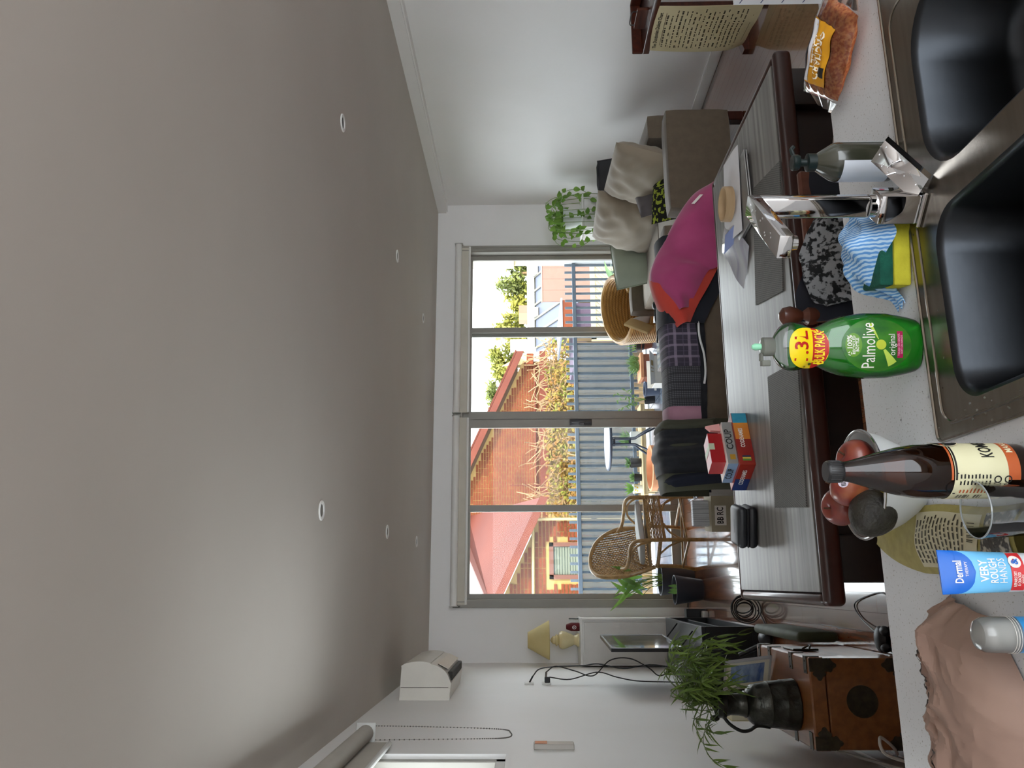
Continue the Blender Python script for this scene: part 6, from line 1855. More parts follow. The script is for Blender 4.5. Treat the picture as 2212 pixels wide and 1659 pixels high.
for k in range(46):
    x, y = random.choice(((random.uniform(0.21, 0.56), random.uniform(1.09, 1.14)), (random.uniform(0.2, 0.235), random.uniform(0.93, 1.1)), (random.uniform(0.25, 0.5), random.uniform(1.15, 1.26))))
    z = KZ + (0.0026 if y < 1.145 else 0.0001)
    r_ = random.uniform(0.0008, 0.0022)
    wd.ell((x, y, z), r_, r_, r_ * 0.6, 8, 5)
tag(wd.obj('water_drops', mat('water', 'ffffff', 0.0, trans=1.0, ior=1.33)), 'water drops splashed on the sink edge and worktop', 'water', None, 'stuff')

# square chrome mixer tap
M_chr = mat('chrome', 'd5d5d6', 0.04, 1.0)
tp = thing('mixer_tap', 'square chrome mixer tap with flat spout and lever at the sink', 'tap', (0.556, 1.112, KZ))
TM = Matrix.Translation((0.556, 1.112, 0)) @ Matrix.Rotation(R(45), 4, 'Z')
MB().bbox(-0.027, 0.027, -0.027, 0.027, KZ + 0.0026, KZ + 0.009, 0.002, 1, 0, TM).obj('base_plate', M_chr, tp)
MB().bbox(-0.022, 0.022, -0.022, 0.022, KZ + 0.009, 0.968, 0.002, 2, 0, TM).obj('body', M_chr, tp)
MB().lathe([(0.0175, 0.968), (0.0175, 0.978)], (0.556, 1.112, 0), 20).obj('swivel', M_chr, tp)
TS = Matrix.Translation((0.556, 1.112, 0)) @ Matrix.Rotation(R(-45), 4, 'Z')
col = MB().bbox(-0.0165, 0.0165, -0.010, 0.010, 0.978, 1.158, 0.004, 3, 0, TS)
col.obj('riser', M_chr, tp)
sp_ = MB().bbox(-0.0165, 0.0165, -0.168, 0.010, 1.140, 1.160, 0.002, 2, 0, TS)
sp_.obj('spout', M_chr, tp)
MB().lathe([(0.010, 1.131), (0.011, 1.140)], TS @ Vector((0, -0.152, 0)), 16).obj('aerator', M_chr, tp)
lv = [Vector(p_) for p_ in ((0.628, 1.046, 0.972), (0.620, 1.092, 0.974), (0.556, 1.098, 0.914), (0.571, 1.058, 0.910))]
nrm = (lv[1] - lv[0]).cross(lv[3] - lv[0]).normalized()
if nrm.z > 0:
    nrm = -nrm
MB().prism(lv, nrm * 0.010).obj('lever', M_chr, tp, smooth=False)
q = MB()
for k in range(12):
    p_ = TS @ Vector((random.uniform(-0.014, 0.014), random.uniform(-0.15, 0.0), 1.1602))
    q.ell(p_, 0.0014, 0.0014, 0.0009, 8, 5)
    p_ = lv[0].lerp(lv[1], random.random()).lerp(lv[3].lerp(lv[2], random.random()), random.random()) - nrm * 0.0003
    q.ell(p_, 0.0012, 0.0012, 0.0012, 8, 5)
o = q.obj('water_drops', bpy.data.materials['water'], tp)
o['kind'] = 'stuff'

# ------------------------------------------------------------------ see-through plastics and glass
def mat_tint(name, tint, trl, k_tr, rough=0.05, spec=1.0):
    """coloured clear plastic: tinted see-through, some scatter of the light behind, glossy skin"""
    M = bpy.data.materials.new(name)
    M.use_nodes = True
    nt = M.node_tree
    nt.nodes.clear()
    o = nd(nt, 'ShaderNodeOutputMaterial')
    t = nd(nt, 'ShaderNodeBsdfTransparent')
    t.inputs[0].default_value = (*tint, 1)
    l_ = nd(nt, 'ShaderNodeBsdfTranslucent')
    l_.inputs[0].default_value = (*trl, 1)
    d_ = nd(nt, 'ShaderNodeBsdfDiffuse')
    d_.inputs[0].default_value = (*[x * 0.6 for x in trl], 1)
    m0 = nd(nt, 'ShaderNodeMixShader')
    m0.inputs[0].default_value = 0.35
    nt.links.new(l_.outputs[0], m0.inputs[1])
    nt.links.new(d_.outputs[0], m0.inputs[2])
    m1 = nd(nt, 'ShaderNodeMixShader')
    m1.inputs[0].default_value = k_tr
    nt.links.new(m0.outputs[0], m1.inputs[1])
    nt.links.new(t.outputs[0], m1.inputs[2])
    g = nd(nt, 'ShaderNodeBsdfGlossy')
    g.inputs['Roughness'].default_value = rough
    f = nd(nt, 'ShaderNodeFresnel')
    f.inputs[0].default_value = 1.45
    mu = nd(nt, 'ShaderNodeMath', operation='MULTIPLY')
    mu.inputs[1].default_value = spec
    nt.links.new(f.outputs[0], mu.inputs[0])
    m2 = nd(nt, 'ShaderNodeMixShader')
    nt.links.new(mu.outputs[0], m2.inputs[0])
    nt.links.new(m1.outputs[0], m2.inputs[1])
    nt.links.new(g.outputs[0], m2.inputs[2])
    nt.links.new(m2.outputs[0], o.inputs[0])
    return M

# ---- washing-up liquid
pc = Vector((0.352, 1.175, KZ))
PM = Matrix.Rotation(R(-13), 4, 'Z')
PW = [(0.0, 0.036), (0.004, 0.040), (0.02, 0.0445), (0.05, 0.050), (0.085, 0.0505), (0.115, 0.0465), (0.135, 0.040), (0.15, 0.032), (0.158, 0.0285), (0.166, 0.0295), (0.178, 0.0355), (0.19, 0.038), (0.201, 0.0365), (0.211, 0.029), (0.217, 0.018), (0.220, 0.012)]
def pw(z):
    for (z0, w0), (z1, w1) in zip(PW, PW[1:]):
        if z <= z1:
            return w0 + (w1 - w0) * (z - z0) / (z1 - z0)
    return 0.012
DP = 0.62
def pprof(z0, z1, n=26):
    zs = [z0 + (z1 - z0) * i / n for i in range(n + 1)]
    return [(pw(z), z) for z in zs]
pl = thing('dish_soap_bottle', 'large clear bottle of bright green washing-up liquid beside the sink', 'bottle', pc)
def sq(mb, prof, capb, capt, k=1.0):
    vs, fs, seg = [], [], 40
    for r_, z in prof:
        for j in range(seg):
            a = 2 * PI * j / seg
            c_, s_ = math.cos(a), math.sin(a)
            d_ = DP if z < 0.205 else DP + (1 - DP) * min(1, (z - 0.205) / 0.014)
            q_ = Vector((abs(c_) ** 0.85 * (1 if c_ >= 0 else -1) * r_ * k, abs(s_) ** 0.85 * (1 if s_ >= 0 else -1) * r_ * d_ * k, z))
            vs.append(pc + PM @ q_)
    for i in range(len(prof) - 1):
        for j in range(seg):
            j2 = (j + 1) % seg
            fs.append((i * seg + j, i * seg + j2, (i + 1) * seg + j2, (i + 1) * seg + j))
    if capb:
        fs.append(tuple(range(seg))[::-1])
    if capt:
        fs.append(tuple((len(prof) - 1) * seg + j for j in range(seg)))
    return mb.add(vs, fs)
M_grn = mat_tint('green_liquid', (0.22, 0.92, 0.22), (0.10, 0.92, 0.12), 0.45, 0.04)
M_clp = mat_pane('clear_pet', (0.90, 0.93, 0.90), 1.2, 0.03)
sq(MB(), [(r_ * 0.985, z) for r_, z in pprof(0.002, 0.190)], True, True).obj('liquid', M_grn, pl)
sq(MB(), pprof(0.0, 0.220, 40), True, False).obj('bottle', M_clp, pl)
M_cap = mat_tint('frosted_cap', (0.80, 0.82, 0.76), (0.75, 0.78, 0.70), 0.25, 0.2)
MB().lathe([(0.0135, 0.219), (0.0145, 0.222), (0.0145, 0.236), (0.011, 0.238)], pc, 24).obj('cap', M_cap, pl)
MB().lathe([(0.005, 0.238), (0.0055, 0.247), (0.003, 0.252)], pc, 14).obj('nozzle', mat('mint_nozzle', '8fd6b0', 0.3), pl)
MB().bbox(-0.022, -0.010, -0.006, 0.006, 0.236, 0.240, 0.001, 1, 0, Matrix.Translation(pc) @ PM).bbox(-0.030, -0.021, -0.006, 0.006, 0.225, 0.238, 0.001, 1, 0, Matrix.Translation(pc) @ PM).obj('flip_lid', M_cap, pl)
def psurf(x, z, off=0.0006):
    """label point: x to the viewer's right on the front face, z up"""
    w_ = pw(z)
    c_ = max(-0.999, min(0.999, x / w_))
    a = math.acos(abs(c_) ** (1 / 0.85)) if True else 0
    s_ = math.sin(a) ** 0.85
    y = -s_ * w_ * DP - off
    return pc + PM @ Vector((x, y, z))
def blob(mb, cx, cz, rx, rz, mi=0, n=36, off=0.0006, top=None, pw_=1.0):
    cen = len(mb.v)
    vs = []
    K = 7
    for k in range(n):
        a = 2 * PI * k / n
        c_, s_ = math.cos(a), math.sin(a)
        for j in range(1, K + 1):
            f_ = j / K
            vs.append(psurf(cx + rx * f_ * abs(c_) ** pw_ * (1 if c_ >= 0 else -1), cz + rz * f_ * abs(s_) ** pw_ * (1 if s_ >= 0 else -1), off))
    vs.append(psurf(cx, cz, off))
    fs = []
    for k in range(n):
        k2 = (k + 1) % n
        fs.append((len(vs) - 1, k * K, k2 * K))
        for j in range(K - 1):
            fs.append((k * K + j, k2 * K + j, k2 * K + j + 1, k * K + j + 1))
    mb.add(vs, fs, mi)
blob(q := MB(), 0.0, 0.073, 0.040, 0.052)
q.obj('front_label', mat('label_dark_green', '1f5a22', 0.35, col2='3d7d22', scale=40, stretch=(1, 1, 0.6)), pl)
blob(q := MB(), -0.003, 0.172, 0.031, 0.030, off=0.0009, pw_=0.8)
lo_ = q.obj('size_sticker', mat('sticker_yellow', 'f2d516', 0.4), pl)
q = MB()
for i in range(9):
    pass
def strip(mb, x0, x1, z0, z1, off, nx=8, mi=0):
    mb.grid(lambda a, b: psurf(x0 + (x1 - x0) * a, z0 + (z1 - z0) * b, off), nx, 4, mi)
def cap_strip(z0, z1, off):
    mbx = MB()
    mbx.grid(lambda a, b: psurf(-0.003 + (2 * a - 1) * 0.031 * max(0.0, 1 - (abs(z0 + (z1 - z0) * b - 0.172) / 0.030) ** 2.5) ** 0.4, z0 + (z1 - z0) * b, off), 10, 6)
    return mbx
cap_strip(0.1425, 0.165, 0.0012).obj('red_panel', mat('sticker_red', 'b8231d', 0.4), lo_)
q = MB()
put_text(q, '1.3L', 0.030, lambda x, y: psurf(-0.003 + x, 0.182 + y, 0.0016), bold=True, width=0.046)
q.obj('print', bpy.data.materials['sticker_red'], lo_)
q = MB()
put_text(q, 'BULK PACK', 0.020, lambda x, y: psurf(-0.003 + x, 0.1545 + y, 0.0018), bold=True, width=0.050)
q.obj('print', bpy.data.materials['sticker_yellow'], lo_)
lbl = [o for o in pl.children if o.name.startswith('front_label')][0]
q = MB()
put_text(q, 'Palmolive', 0.027, lambda x, y: psurf(-0.001 + x, 0.085 + y, 0.0012), width=0.068)
put_text(q, 'original', 0.014, lambda x, y: psurf(0.0 + x, 0.051 + y, 0.0012), width=0.032)
put_text(q, '100%', 0.010, lambda x, y: psurf(0.004 + x, 0.1135 + y, 0.0014), bold=True)
put_text(q, 'RECYCLED', 0.0058, lambda x, y: psurf(0.0 + x, 0.1075 + y, 0.0014), bold=True)
put_text(q, 'BOTTLE', 0.0058, lambda x, y: psurf(0.0 + x, 0.1025 + y, 0.0014), bold=True)
for k in range(3):
    a = k * 2 * PI / 3
    q.add([psurf(-0.013 + 0.0035 * math.cos(a + b), 0.1135 + 0.0035 * math.sin(a + b), 0.0014) for b in (0, 1.3)] + [psurf(-0.013 + 0.002 * math.cos(a + b), 0.1135 + 0.002 * math.sin(a + b), 0.0014) for b in (1.3, 0)], [(0, 1, 2, 3)])
q.obj('print', M_ink, lbl)
blob(q := MB(), 0.0, 0.068, 0.0075, 0.0075, off=0.0011)
q.obj('olive_burst', mat('olive_yellow', 'b9c43a', 0.4), lbl)
blob(q := MB(), 0.0, 0.108, 0.018, 0.012, off=0.0009)
q.obj('recycled_spot', mat('spot_green', '5d8f22', 0.4), lbl)
q = MB()
strip(q, -0.020, 0.020, 0.0345, 0.0435, 0.0012)
q.obj('tough_strip', mat('label_magenta', 'a8174e', 0.4), lbl)
q = MB()
put_text(q, 'TOUGH ON GREASE,', 0.0042, lambda x, y: psurf(x, 0.0412 + y, 0.0018), bold=True, width=0.034)
put_text(q, 'SOFT ON HANDS', 0.0042, lambda x, y: psurf(x, 0.0368 + y, 0.0018), bold=True, width=0.028)
q.obj('print', mat('pale_pink_print', 'e6a8bf', 0.5), lbl)
q = MB()
for a0_, a1_ in ((3.5, 3.9), (0.35, 0.5)):
    q.grid(lambda a, b: psurf((0.009 + 0.026 * b) * math.cos(a0_ + (a1_ - a0_) * a), 0.068 + (0.009 + 0.026 * b) * math.sin(a0_ + (a1_ - a0_) * a), 0.001), 3, 6)
q.obj('rays', mat('ray_yellow_green', 'b7cf52', 0.5), lbl)

# ---- pump soap bottle
sc_ = Vector((0.668, 1.178, KZ))
sb_ = thing('soap_dispenser', 'dark olive pump soap bottle with a white side label behind the tap lever', 'bottle', sc_)
MB().lathe([(0.029, 0), (0.0315, 0.004), (0.0315, 0.092), (0.0295, 0.099), (0.0155, 0.121), (0.0135, 0.124)], sc_, 36).obj('bottle', mat('olive_amber_plastic', '2e2f24', 0.15, col2='34352a', coat=0.5), sb_)
MB().lathe([(0.0145, 0.124), (0.0145, 0.137), (0.012, 0.138), (0.006, 0.138), (0.006, 0.149), (0.0115, 0.150), (0.013, 0.153), (0.013, 0.160), (0.011, 0.162)], sc_, 24).obj('pump', mat('dark_green_plastic', '14201f', 0.35), sb_)
MB().tube([sc_ + Vector((0.009, 0.0, 0.157)), sc_ + Vector((0.027, 0.005, 0.159)), sc_ + Vector((0.033, 0.006, 0.154))], [0.004, 0.0036, 0.003], 10).obj('spout', bpy.data.materials['dark_green_plastic'], sb_)
def cyl(c, r_, ang0):
    return lambda x, z, off=0.0005: Vector(c) + Vector(((r_ + off) * math.sin(ang0 + x / r_), -(r_ + off) * math.cos(ang0 + x / r_), z))
fc = cyl(sc_, 0.0315, R(-75))
q = MB().grid(lambda a, b: fc(-0.028 + 0.056 * a, 0.012 + 0.076 * b), 16, 2)
lw = q.obj('label', mat('label_pale_grey', 'c9ced6', 0.5), sb_)
q = MB()
q.add([fc(0.022 + 0.006 * math.cos(k * PI / 10), 0.026 + 0.006 * math.sin(k * PI / 10), 0.001) for k in range(20)], [tuple(range(20))])
q.obj('pink_dot', mat('pink_dot', 'b8506a', 0.5), lw)
fc2 = cyl(sc_, 0.0315, R(62))
MB().grid(lambda a, b: fc2(-0.007 + 0.014 * a, 0.012 + 0.076 * b), 5, 2).obj('back_label', bpy.data.materials['label_pale_grey'], sb_)

# ---- sponge and cloth
spg = thing('sponge', 'yellow sponge with a dark green scourer face beside the tap', 'sponge', (0.508, 1.178, KZ))
SM = Matrix.Translation((0.508, 1.182, KZ)) @ Matrix.Rotation(R(-13), 4, 'Z')
MB().bbox(-0.056, 0.056, -0.033, 0.033, 0.0005, 0.028, 0.004, 2, 0, SM).obj('foam', mat('yellow_foam', 'c9c238', 0.95, col2='b8b12e', scale=30, bump=0.6, bscale=220), spg)
MB().bbox(-0.056, 0.056, -0.033, 0.033, 0.028, 0.050, 0.004, 2, 0, SM).obj('scourer', mat('green_scourer', '0f4a3c', 0.95, col2='155a48', scale=60, bump=0.8, bscale=260), spg)
def mat_wavy():
    M = mat('blue_wave_cloth', '6f9fd8', 0.85)
    nt = M.node_tree
    p = nt.nodes['Principled BSDF']
    tc = [n for n in nt.nodes if n.type == 'TEX_COORD'][0]
    w_ = nd(nt, 'ShaderNodeTexWave')
    w_.inputs['Scale'].default_value = 60
    w_.inputs['Distortion'].default_value = 3.0
    w_.inputs['Detail'].default_value = 1.0
    w_.inputs['Detail Scale'].default_value = 1.4
    nt.links.new(tc.outputs['Object'], w_.inputs['Vector'])
    r_ = nd(nt, 'ShaderNodeValToRGB')
    r_.color_ramp.elements[0].position = 0.40
    r_.color_ramp.elements[0].color = lin('5f98d6')
    r_.color_ramp.elements[1].position = 0.60
    r_.color_ramp.elements[1].color = lin('bcd9f0')
    nt.links.new(w_.outputs[0], r_.inputs[0])
    nt.links.new(r_.outputs[0], p.inputs['Base Color'])
    return M
M_wavy = mat_wavy()
def dcl(a, b):
    # a rumpled heap on the sponge, one tail trailing left, one end right behind the tap
    x = 0.425 + 0.20 * a
    w_ = 0.012 + 0.045 * math.sin(PI * min(1, max(0, (a - 0.12) / 0.75))) ** 0.8
    y = 1.198 + w_ * (2 * b - 1) + 0.012 * math.sin(9 * a)
    rise = math.exp(-((a - 0.5) / 0.24) ** 2)
    z = KZ + 0.004 + 0.051 * (1 / (1 + math.exp(-(a - 0.17) * 40))) * (1 / (1 + math.exp((a - 0.86) * 40)))
    z += rise * (0.030 + 0.010 * math.sin(14 * a + 6 * b) + 0.008 * math.sin(23 * a - 9 * b)) * math.sin(PI * (0.12 + 0.76 * b))
    z -= 0.035 * (1 - min(1, b / 0.18)) * rise
    return (x + 0.006 * math.sin(12 * b + 5 * a), y, z)
tag(MB().grid(dcl, 46, 22, 0, 0.0012).obj('dish_cloth', M_wavy, auto=80), 'crumpled blue wave-patterned dish cloth lying over the sponge', 'cloth')

# ---- packet of red lentils
lnx, lny = Vector((0.60, -0.80, 0)), Vector((0.78, 0.58, 0.22))
LCN = Vector((0.953, 1.276, KZ + 0.033))
lb = thing('lentil_bag', 'clear bag of orange lentils with a yellow label lying on the worktop', 'bag', (0.953, 1.276, KZ))
def lbag(a, b, s_=1):
    x, y = 2 * a - 1, 2 * b - 1
    e = max(0, (1 - abs(x) ** 2.4) * (1 - abs(y) ** 2.6)) ** 0.6
    fr2 = frame(LCN, lnx, lny)
    wr = 0.0025 * math.sin(9 * x + 4 * y) + 0.0018 * math.sin(17 * y - 6 * x)
    hx = 0.082 * (1 + 0.10 * y)
    p_ = fr2(x * hx, y * 0.058, s_ * (0.024 * e + wr * e))
    p_.z = max(p_.z, KZ + 0.001)
    return p_
M_len = mat('orange_lentils', 'c9622f', 0.6, col2='e89457', scale=150, detail=1, bump=1.0, bscale=260, bdist=0.004, lo=0.4, hi=0.6)
MB().grid(lambda a, b: lbag(a, b), 22, 18).grid(lambda a, b: lbag(a, b, -1), 22, 18).obj('lentils', M_len, lb)
def lb_skin(a, b, s_=1):
    p_ = lbag(a, b, s_)
    return LCN + (p_ - LCN) * 1.045 + Vector((0, 0, 0.0008))
M_film = mat_pane('plastic_film', (0.97, 0.95, 0.93), 2.2, 0.12)
MB().grid(lambda a, b: lb_skin(a, b), 22, 18).obj('film', M_film, lb)
fr2 = frame(LCN, lnx, lny)
for s_, nm in ((1, 'seal'), (-1, 'seal')):
    MB().grid(lambda a, b: fr2(s_ * (0.080 + 0.030 * a), (2 * b - 1) * (0.056 - 0.034 * a), -0.006 * a + 0.003 * math.sin(14 * b) - 0.01 * a * (1 if s_ < 0 else 0.3)), 6, 12, 0, 0.0004).obj(nm, mat_pane('film_%s' % ('r' if s_ > 0 else 'l'), (0.96, 0.86, 0.80), 2.5, 0.15), lb)
def on_bag(x, y, off=0.002):
    a, b = (x / 0.082 + 1) / 2, (y / 0.058 + 1) / 2
    p_ = lb_skin(a, b)
    q1, q2 = lb_skin(a + 0.02, b), lb_skin(a, b + 0.02)
    n_ = (q1 - p_).cross(q2 - p_).normalized()
    if n_.z < 0:
        n_ = -n_
    return p_ + n_ * off
def patch(x0, x1, y0, y1, off, m_, nm, par=None):
    return MB().grid(lambda a, b: on_bag(x0 + (x1 - x0) * a, y0 + (y1 - y0) * b, off), 12, 10).obj(nm, m_, par or lb)
ll = patch(-0.058, 0.046, -0.030, 0.046, 0.0010, mat('mustard_label', 'd99a1e', 0.45), 'label')
patch(-0.058, 0.046, 0.036, 0.047, 0.0016, mat('label_charcoal', '26262b', 0.45), 'dark_band', ll)
patch(-0.056, 0.044, 0.020, 0.035, 0.0016, M_pap, 'white_band', ll)
patch(-0.040, -0.022, -0.028, -0.012, 0.0016, M_inkk, 'badge', ll)
q = MB()
put_text(q, 'ORCHARD', 0.024, lambda x, y: on_bag(-0.006 - x, -0.004 - y, 0.0022), bold=True, width=0.080)
put_text(q, 'VALLEY', 0.022, lambda x, y: on_bag(-0.004 - x, 0.011 - y, 0.0022), bold=True, width=0.062)
q.obj('print', mat('cream_print', 'f0e6d0', 0.5), ll)

# ---- patterned carton at the worktop end
bx = thing('white_carton', 'white carton with navy triangles and yellow flashes at the worktop end', 'box', (1.22, 1.33, KZ))
MB().box(1.128, 1.36, 1.29, 1.365, KZ + 0.0005, 1.078).obj('carton', mat('carton_white', 'd7dade', 0.6), bx, smooth=False)
q, q2 = MB(), MB()
fb = lambda x, y: Vector((1.1275, 1.29 + x, KZ + y))
fb2 = lambda x, y: Vector((1.128 + x, 1.2895, KZ + y))
for fn in (fb, fb2):
    for k in range(4):
        z = 0.02 + k * 0.042
        q.add([fn(0.0, z), fn(0.0, z + 0.002), fn(0.07, z + 0.022), fn(0.07, z + 0.02)], [(0, 1, 2, 3)])
        q2.add([fn(0.025, z + 0.012), fn(0.04, z + 0.012), fn(0.0325, z + 0.028)], [(0, 1, 2)])
q.obj('navy_line', mat('navy_print', '2a3a6a', 0.6), bx, smooth=False)
q2.obj('yellow_flash', mat('yellow_print', 'd9bb3c', 0.6), bx, smooth=False)

# ---- fruit bowl
bc = Vector((0.146, 1.232, KZ))
bo = thing('fruit_bowl', 'white enamel bowl with a steel rim holding fruit', 'bowl', bc)
MB().lathe([(0.042, 0), (0.045, 0.003), (0.046, 0.007), (0.062, 0.03), (0.076, 0.058), (0.083, 0.083), (0.081, 0.083), (0.074, 0.060), (0.058, 0.032), (0.04, 0.012), (0, 0.011)], bc, 48, capt=False).obj('bowl', mat('bowl_enamel', 'c9cccb', 0.3, coat=0.3), bo)
MB().tube([bc + Vector((0.083 * math.cos(k * PI / 24), 0.083 * math.sin(k * PI / 24), 0.084)) for k in range(48)], 0.0026, 8, closed=True).obj('rim', mat('rim_steel', 'b5b5b5', 0.2, 1.0), bo)
M_app = mat('apple_skin', '7d2f28', 0.35, col2='a8683e', scale=22, detail=3, lo=0.4, hi=0.68, coat=0.3)
M_app2 = mat('apple_skin_deep', '6d2422', 0.35, col2='83402e', scale=30, detail=3, coat=0.3)
def apple(c, r_, tilt, lab, m_, sticker=False):
    t = thing('apple', lab, 'apple', c)
    mt = Euler(tilt).to_matrix()
    def fn(q_):
        rr = math.hypot(q_.x, q_.y)
        dip = 0.28 * math.exp(-(rr / 0.28) ** 2)
        return (q_.x * (1 - 0.08 * (q_.z < 0) * abs(q_.z)), q_.y * (1 - 0.08 * (q_.z < 0) * abs(q_.z)), q_.z * 0.93 - dip * (1 if q_.z > 0 else -0.5))
    MB().ell(c, r_, r_, r_, 28, 18, 0, fn, mt).obj('flesh', m_, t)
    st = [Vector(c) + mt @ Vector((0, 0, r_ * 0.62)), Vector(c) + mt @ Vector((0.003, 0, r_ * 1.02))]
    MB().tube(st, 0.0014, 6).obj('stem', mat('apple_stem', '4a3320', 0.8) if 'apple_stem' not in bpy.data.materials else bpy.data.materials['apple_stem'], t)
    if sticker:
        d_ = Vector((0.02, -0.80, 0.55)).normalized()
        f_ = frame(Vector(c) + d_ * (r_ * 0.985), (1, 0.05, 0.1), d_.cross(Vector((1, 0.05, 0.1))).normalized())
        MB().add([f_(0.0075 * math.cos(k * PI / 8), 0.0075 * math.sin(k * PI / 8), 0.0006) for k in range(16)], [tuple(range(16))]).obj('sticker', mat('sticker_white', 'd9cfe0', 0.5), t, smooth=False)
        q = MB()
        for k in range(5):
            q.add([f_(-0.005 + 0.002 * k + a, b, 0.0009) for a, b in ((0, -0.0035), (0.0012, -0.0035), (0.0012, 0.0035), (0, 0.0035))], [(0, 1, 2, 3)])
        q.obj('sticker_print', M_inkk, t, smooth=False)
apple((0.184, 1.225, 0.990), 0.031, (0.2, 0.3, 0), 'deep red apple at the sink side of the fruit bowl', M_app2)
apple((0.143, 1.215, 1.010), 0.0325, (-0.3, 0.1, 0), 'red and yellow apple with an oval sticker on top of the fruit bowl', M_app, True)
apple((0.115, 1.268, 1.005), 0.030, (0.3, -0.2, 0), 'deep red apple at the back of the fruit bowl', M_app2)
av = thing('avocado', 'dark pebbly avocado resting in the fruit bowl', 'avocado', (0.097, 1.190, 0.96))
MB().ell((0.097, 1.190, 0.990), 0.034, 0.033, 0.043, 26, 18, 0, lambda q_: (q_.x * (1 - 0.22 * max(0, q_.z)), q_.y * (1 - 0.22 * max(0, q_.z)), q_.z), Euler((0.4, -0.8, 0.2)).to_matrix()).obj('skin', mat('avocado_skin', '1f1c17', 0.55, col2='2c2a22', scale=60, bump=1.0, bscale=160, bdist=0.003), av)
tag(MB().ell((0.163, 1.188, 0.955), 0.024, 0.022, 0.03, 20, 14, 0, None, Euler((0.2, 0.9, 0.2)).to_matrix()).obj('avocado', bpy.data.materials['avocado_skin']), 'second avocado low in the fruit bowl behind the brown bottle', 'avocado')
tag(MB().ell((0.138, 1.182, 0.968), 0.018, 0.014, 0.012, 16, 10).obj('lemon', mat('lemon_skin', 'b9a53c', 0.5)), 'yellow lemon tucked under the stickered apple', 'lemon')

# ---- kombucha bottle
kc = Vector((0.1295, 0.962, KZ))
kb_ = thing('kombucha_bottle', 'brown glass drink bottle with a cream and orange label and black cap', 'bottle', kc)
KP = [(0.027, 0), (0.031, 0.004), (0.0328, 0.012), (0.0328, 0.118), (0.032, 0.135), (0.0285, 0.155), (0.0225, 0.178), (0.0165, 0.198), (0.0125, 0.212), (0.0115, 0.222)]
MB().lathe(KP, kc, 40).obj('glass', mat_tint('brown_glass', (0.42, 0.17, 0.05), (0.10, 0.035, 0.01), 0.72, 0.03, 1.3), kb_)
MB().lathe([(0.030, 0.006), (0.0312, 0.012), (0.0312, 0.128), (0.0, 0.1285)], kc, 32).obj('drink', mat_tint('dark_brew', (0.30, 0.11, 0.03), (0.05, 0.015, 0.005), 0.6, 0.1, 0.3), kb_)
cap_ = MB().lathe([(0.0128, 0.219), (0.0132, 0.221), (0.0132, 0.236), (0.0118, 0.2385), (0, 0.2385)], kc, 32)
co = cap_.obj('cap', mat('black_cap', '141416', 0.35), kb_)
q = MB()
for k in range(30):
    a = 2 * PI * k / 30
    q.tube([kc + Vector((0.0133 * math.cos(a), 0.0133 * math.sin(a), z)) for z in (0.222, 0.235)], 0.0005, 4)
q.obj('cap_ridges', bpy.data.materials['black_cap'], co)['kind'] = 'stuff'
view = math.atan2(0 - kc.x, 0 - kc.y)      # the way to the viewer
A0 = R(-8)                                   # label seam facing the viewer
fk_ = cyl(kc, 0.0330, A0)
def band(mb, z0, z1, x0, x1, off=0.0004, n=40):
    mb.grid(lambda a, b: fk_(x0 + (x1 - x0) * a, z0 + (z1 - z0) * b, off), n, 2)
    return mb
half = PI * 0.0330
lab_ = band(MB(), 0.038, 0.100, -half, half).obj('label', mat('label_cream', 'd6d2ae', 0.55, col2='cfcaa2', scale=10), kb_)
band(MB(), 0.024, 0.038, -half * 0.1, half, 0.0005).obj('orange_band', mat('label_orange', 'b4572a', 0.5), lab_)
band(MB(), 0.1015, 0.104, -half * 0.1, half, 0.0005).obj('orange_line', bpy.data.materials['label_orange'], lab_)
band(MB(), 0.097, 0.0992, -half * 0.1, half, 0.0008).obj('black_line', M_inkk, lab_)
q = MB()
put_text(q, 'KOMBUCHA', 0.021, lambda x, y: fk_(0.047 + x, 0.058 + y, 0.0009), bold=True, width=0.062)
for k in range(9):                           # nutrition panel columns
    z = 0.092 - 0.0042 * k
    for x0_, w_ in ((-0.0085, 0.006), (-0.0165, 0.0065)):
        q.add([fk_(x0_ + a, z + b, 0.0008) for a, b in ((0, 0), (w_ * random.uniform(0.6, 1), 0), (w_ * 0.8, 0.0018), (0, 0.0018))], [(0, 1, 2, 3)])
q.add([fk_(a, b, 0.0008) for a, b in ((-0.030, 0.0955), (-0.002, 0.0955), (-0.002, 0.0985), (-0.030, 0.0985))], [(0, 1, 2, 3)])
for k in range(2):
    z = 0.046 - 0.012 * k
    q.add([fk_(a, b, 0.0008) for a, b in ((-0.021, z), (-0.015, z), (-0.015, z + 0.009), (-0.021, z + 0.009))], [(0, 1, 2, 3)])
    q.grid(lambda a, b: fk_(-0.0095 + (0.003 + 0.0014 * b) * math.cos(2 * PI * a), z + 0.0045 + (0.003 + 0.0014 * b) * math.sin(2 * PI * a), 0.0008), 20, 1)
for k in range(26):                          # barcode
    if random.random() < 0.6:
        q.add([fk_(a, b, 0.0008) for a, b in ((-0.040, 0.062 + 0.0012 * k), (-0.032, 0.062 + 0.0012 * k), (-0.032, 0.0628 + 0.0012 * k), (-0.040, 0.0628 + 0.0012 * k))], [(0, 1, 2, 3)])
q.obj('print', M_inkk, lab_, smooth=False)
q = MB()
for k in range(9):
    z = 0.090 - 0.0042 * k
    q.add([fk_(-0.0285 + a, z + b, 0.0008) for a, b in ((0, 0), (0.009 * random.uniform(0.4, 1), 0), (0.006, 0.0018), (0, 0.0018))], [(0, 1, 2, 3)])
q.obj('orange_print', bpy.data.materials['label_orange'], lab_, smooth=False)
q = MB()
put_text(q, 'MANGO', 0.0105, lambda x, y: fk_(0.038 + x, 0.031 + y, 0.001), bold=True, width=0.030)
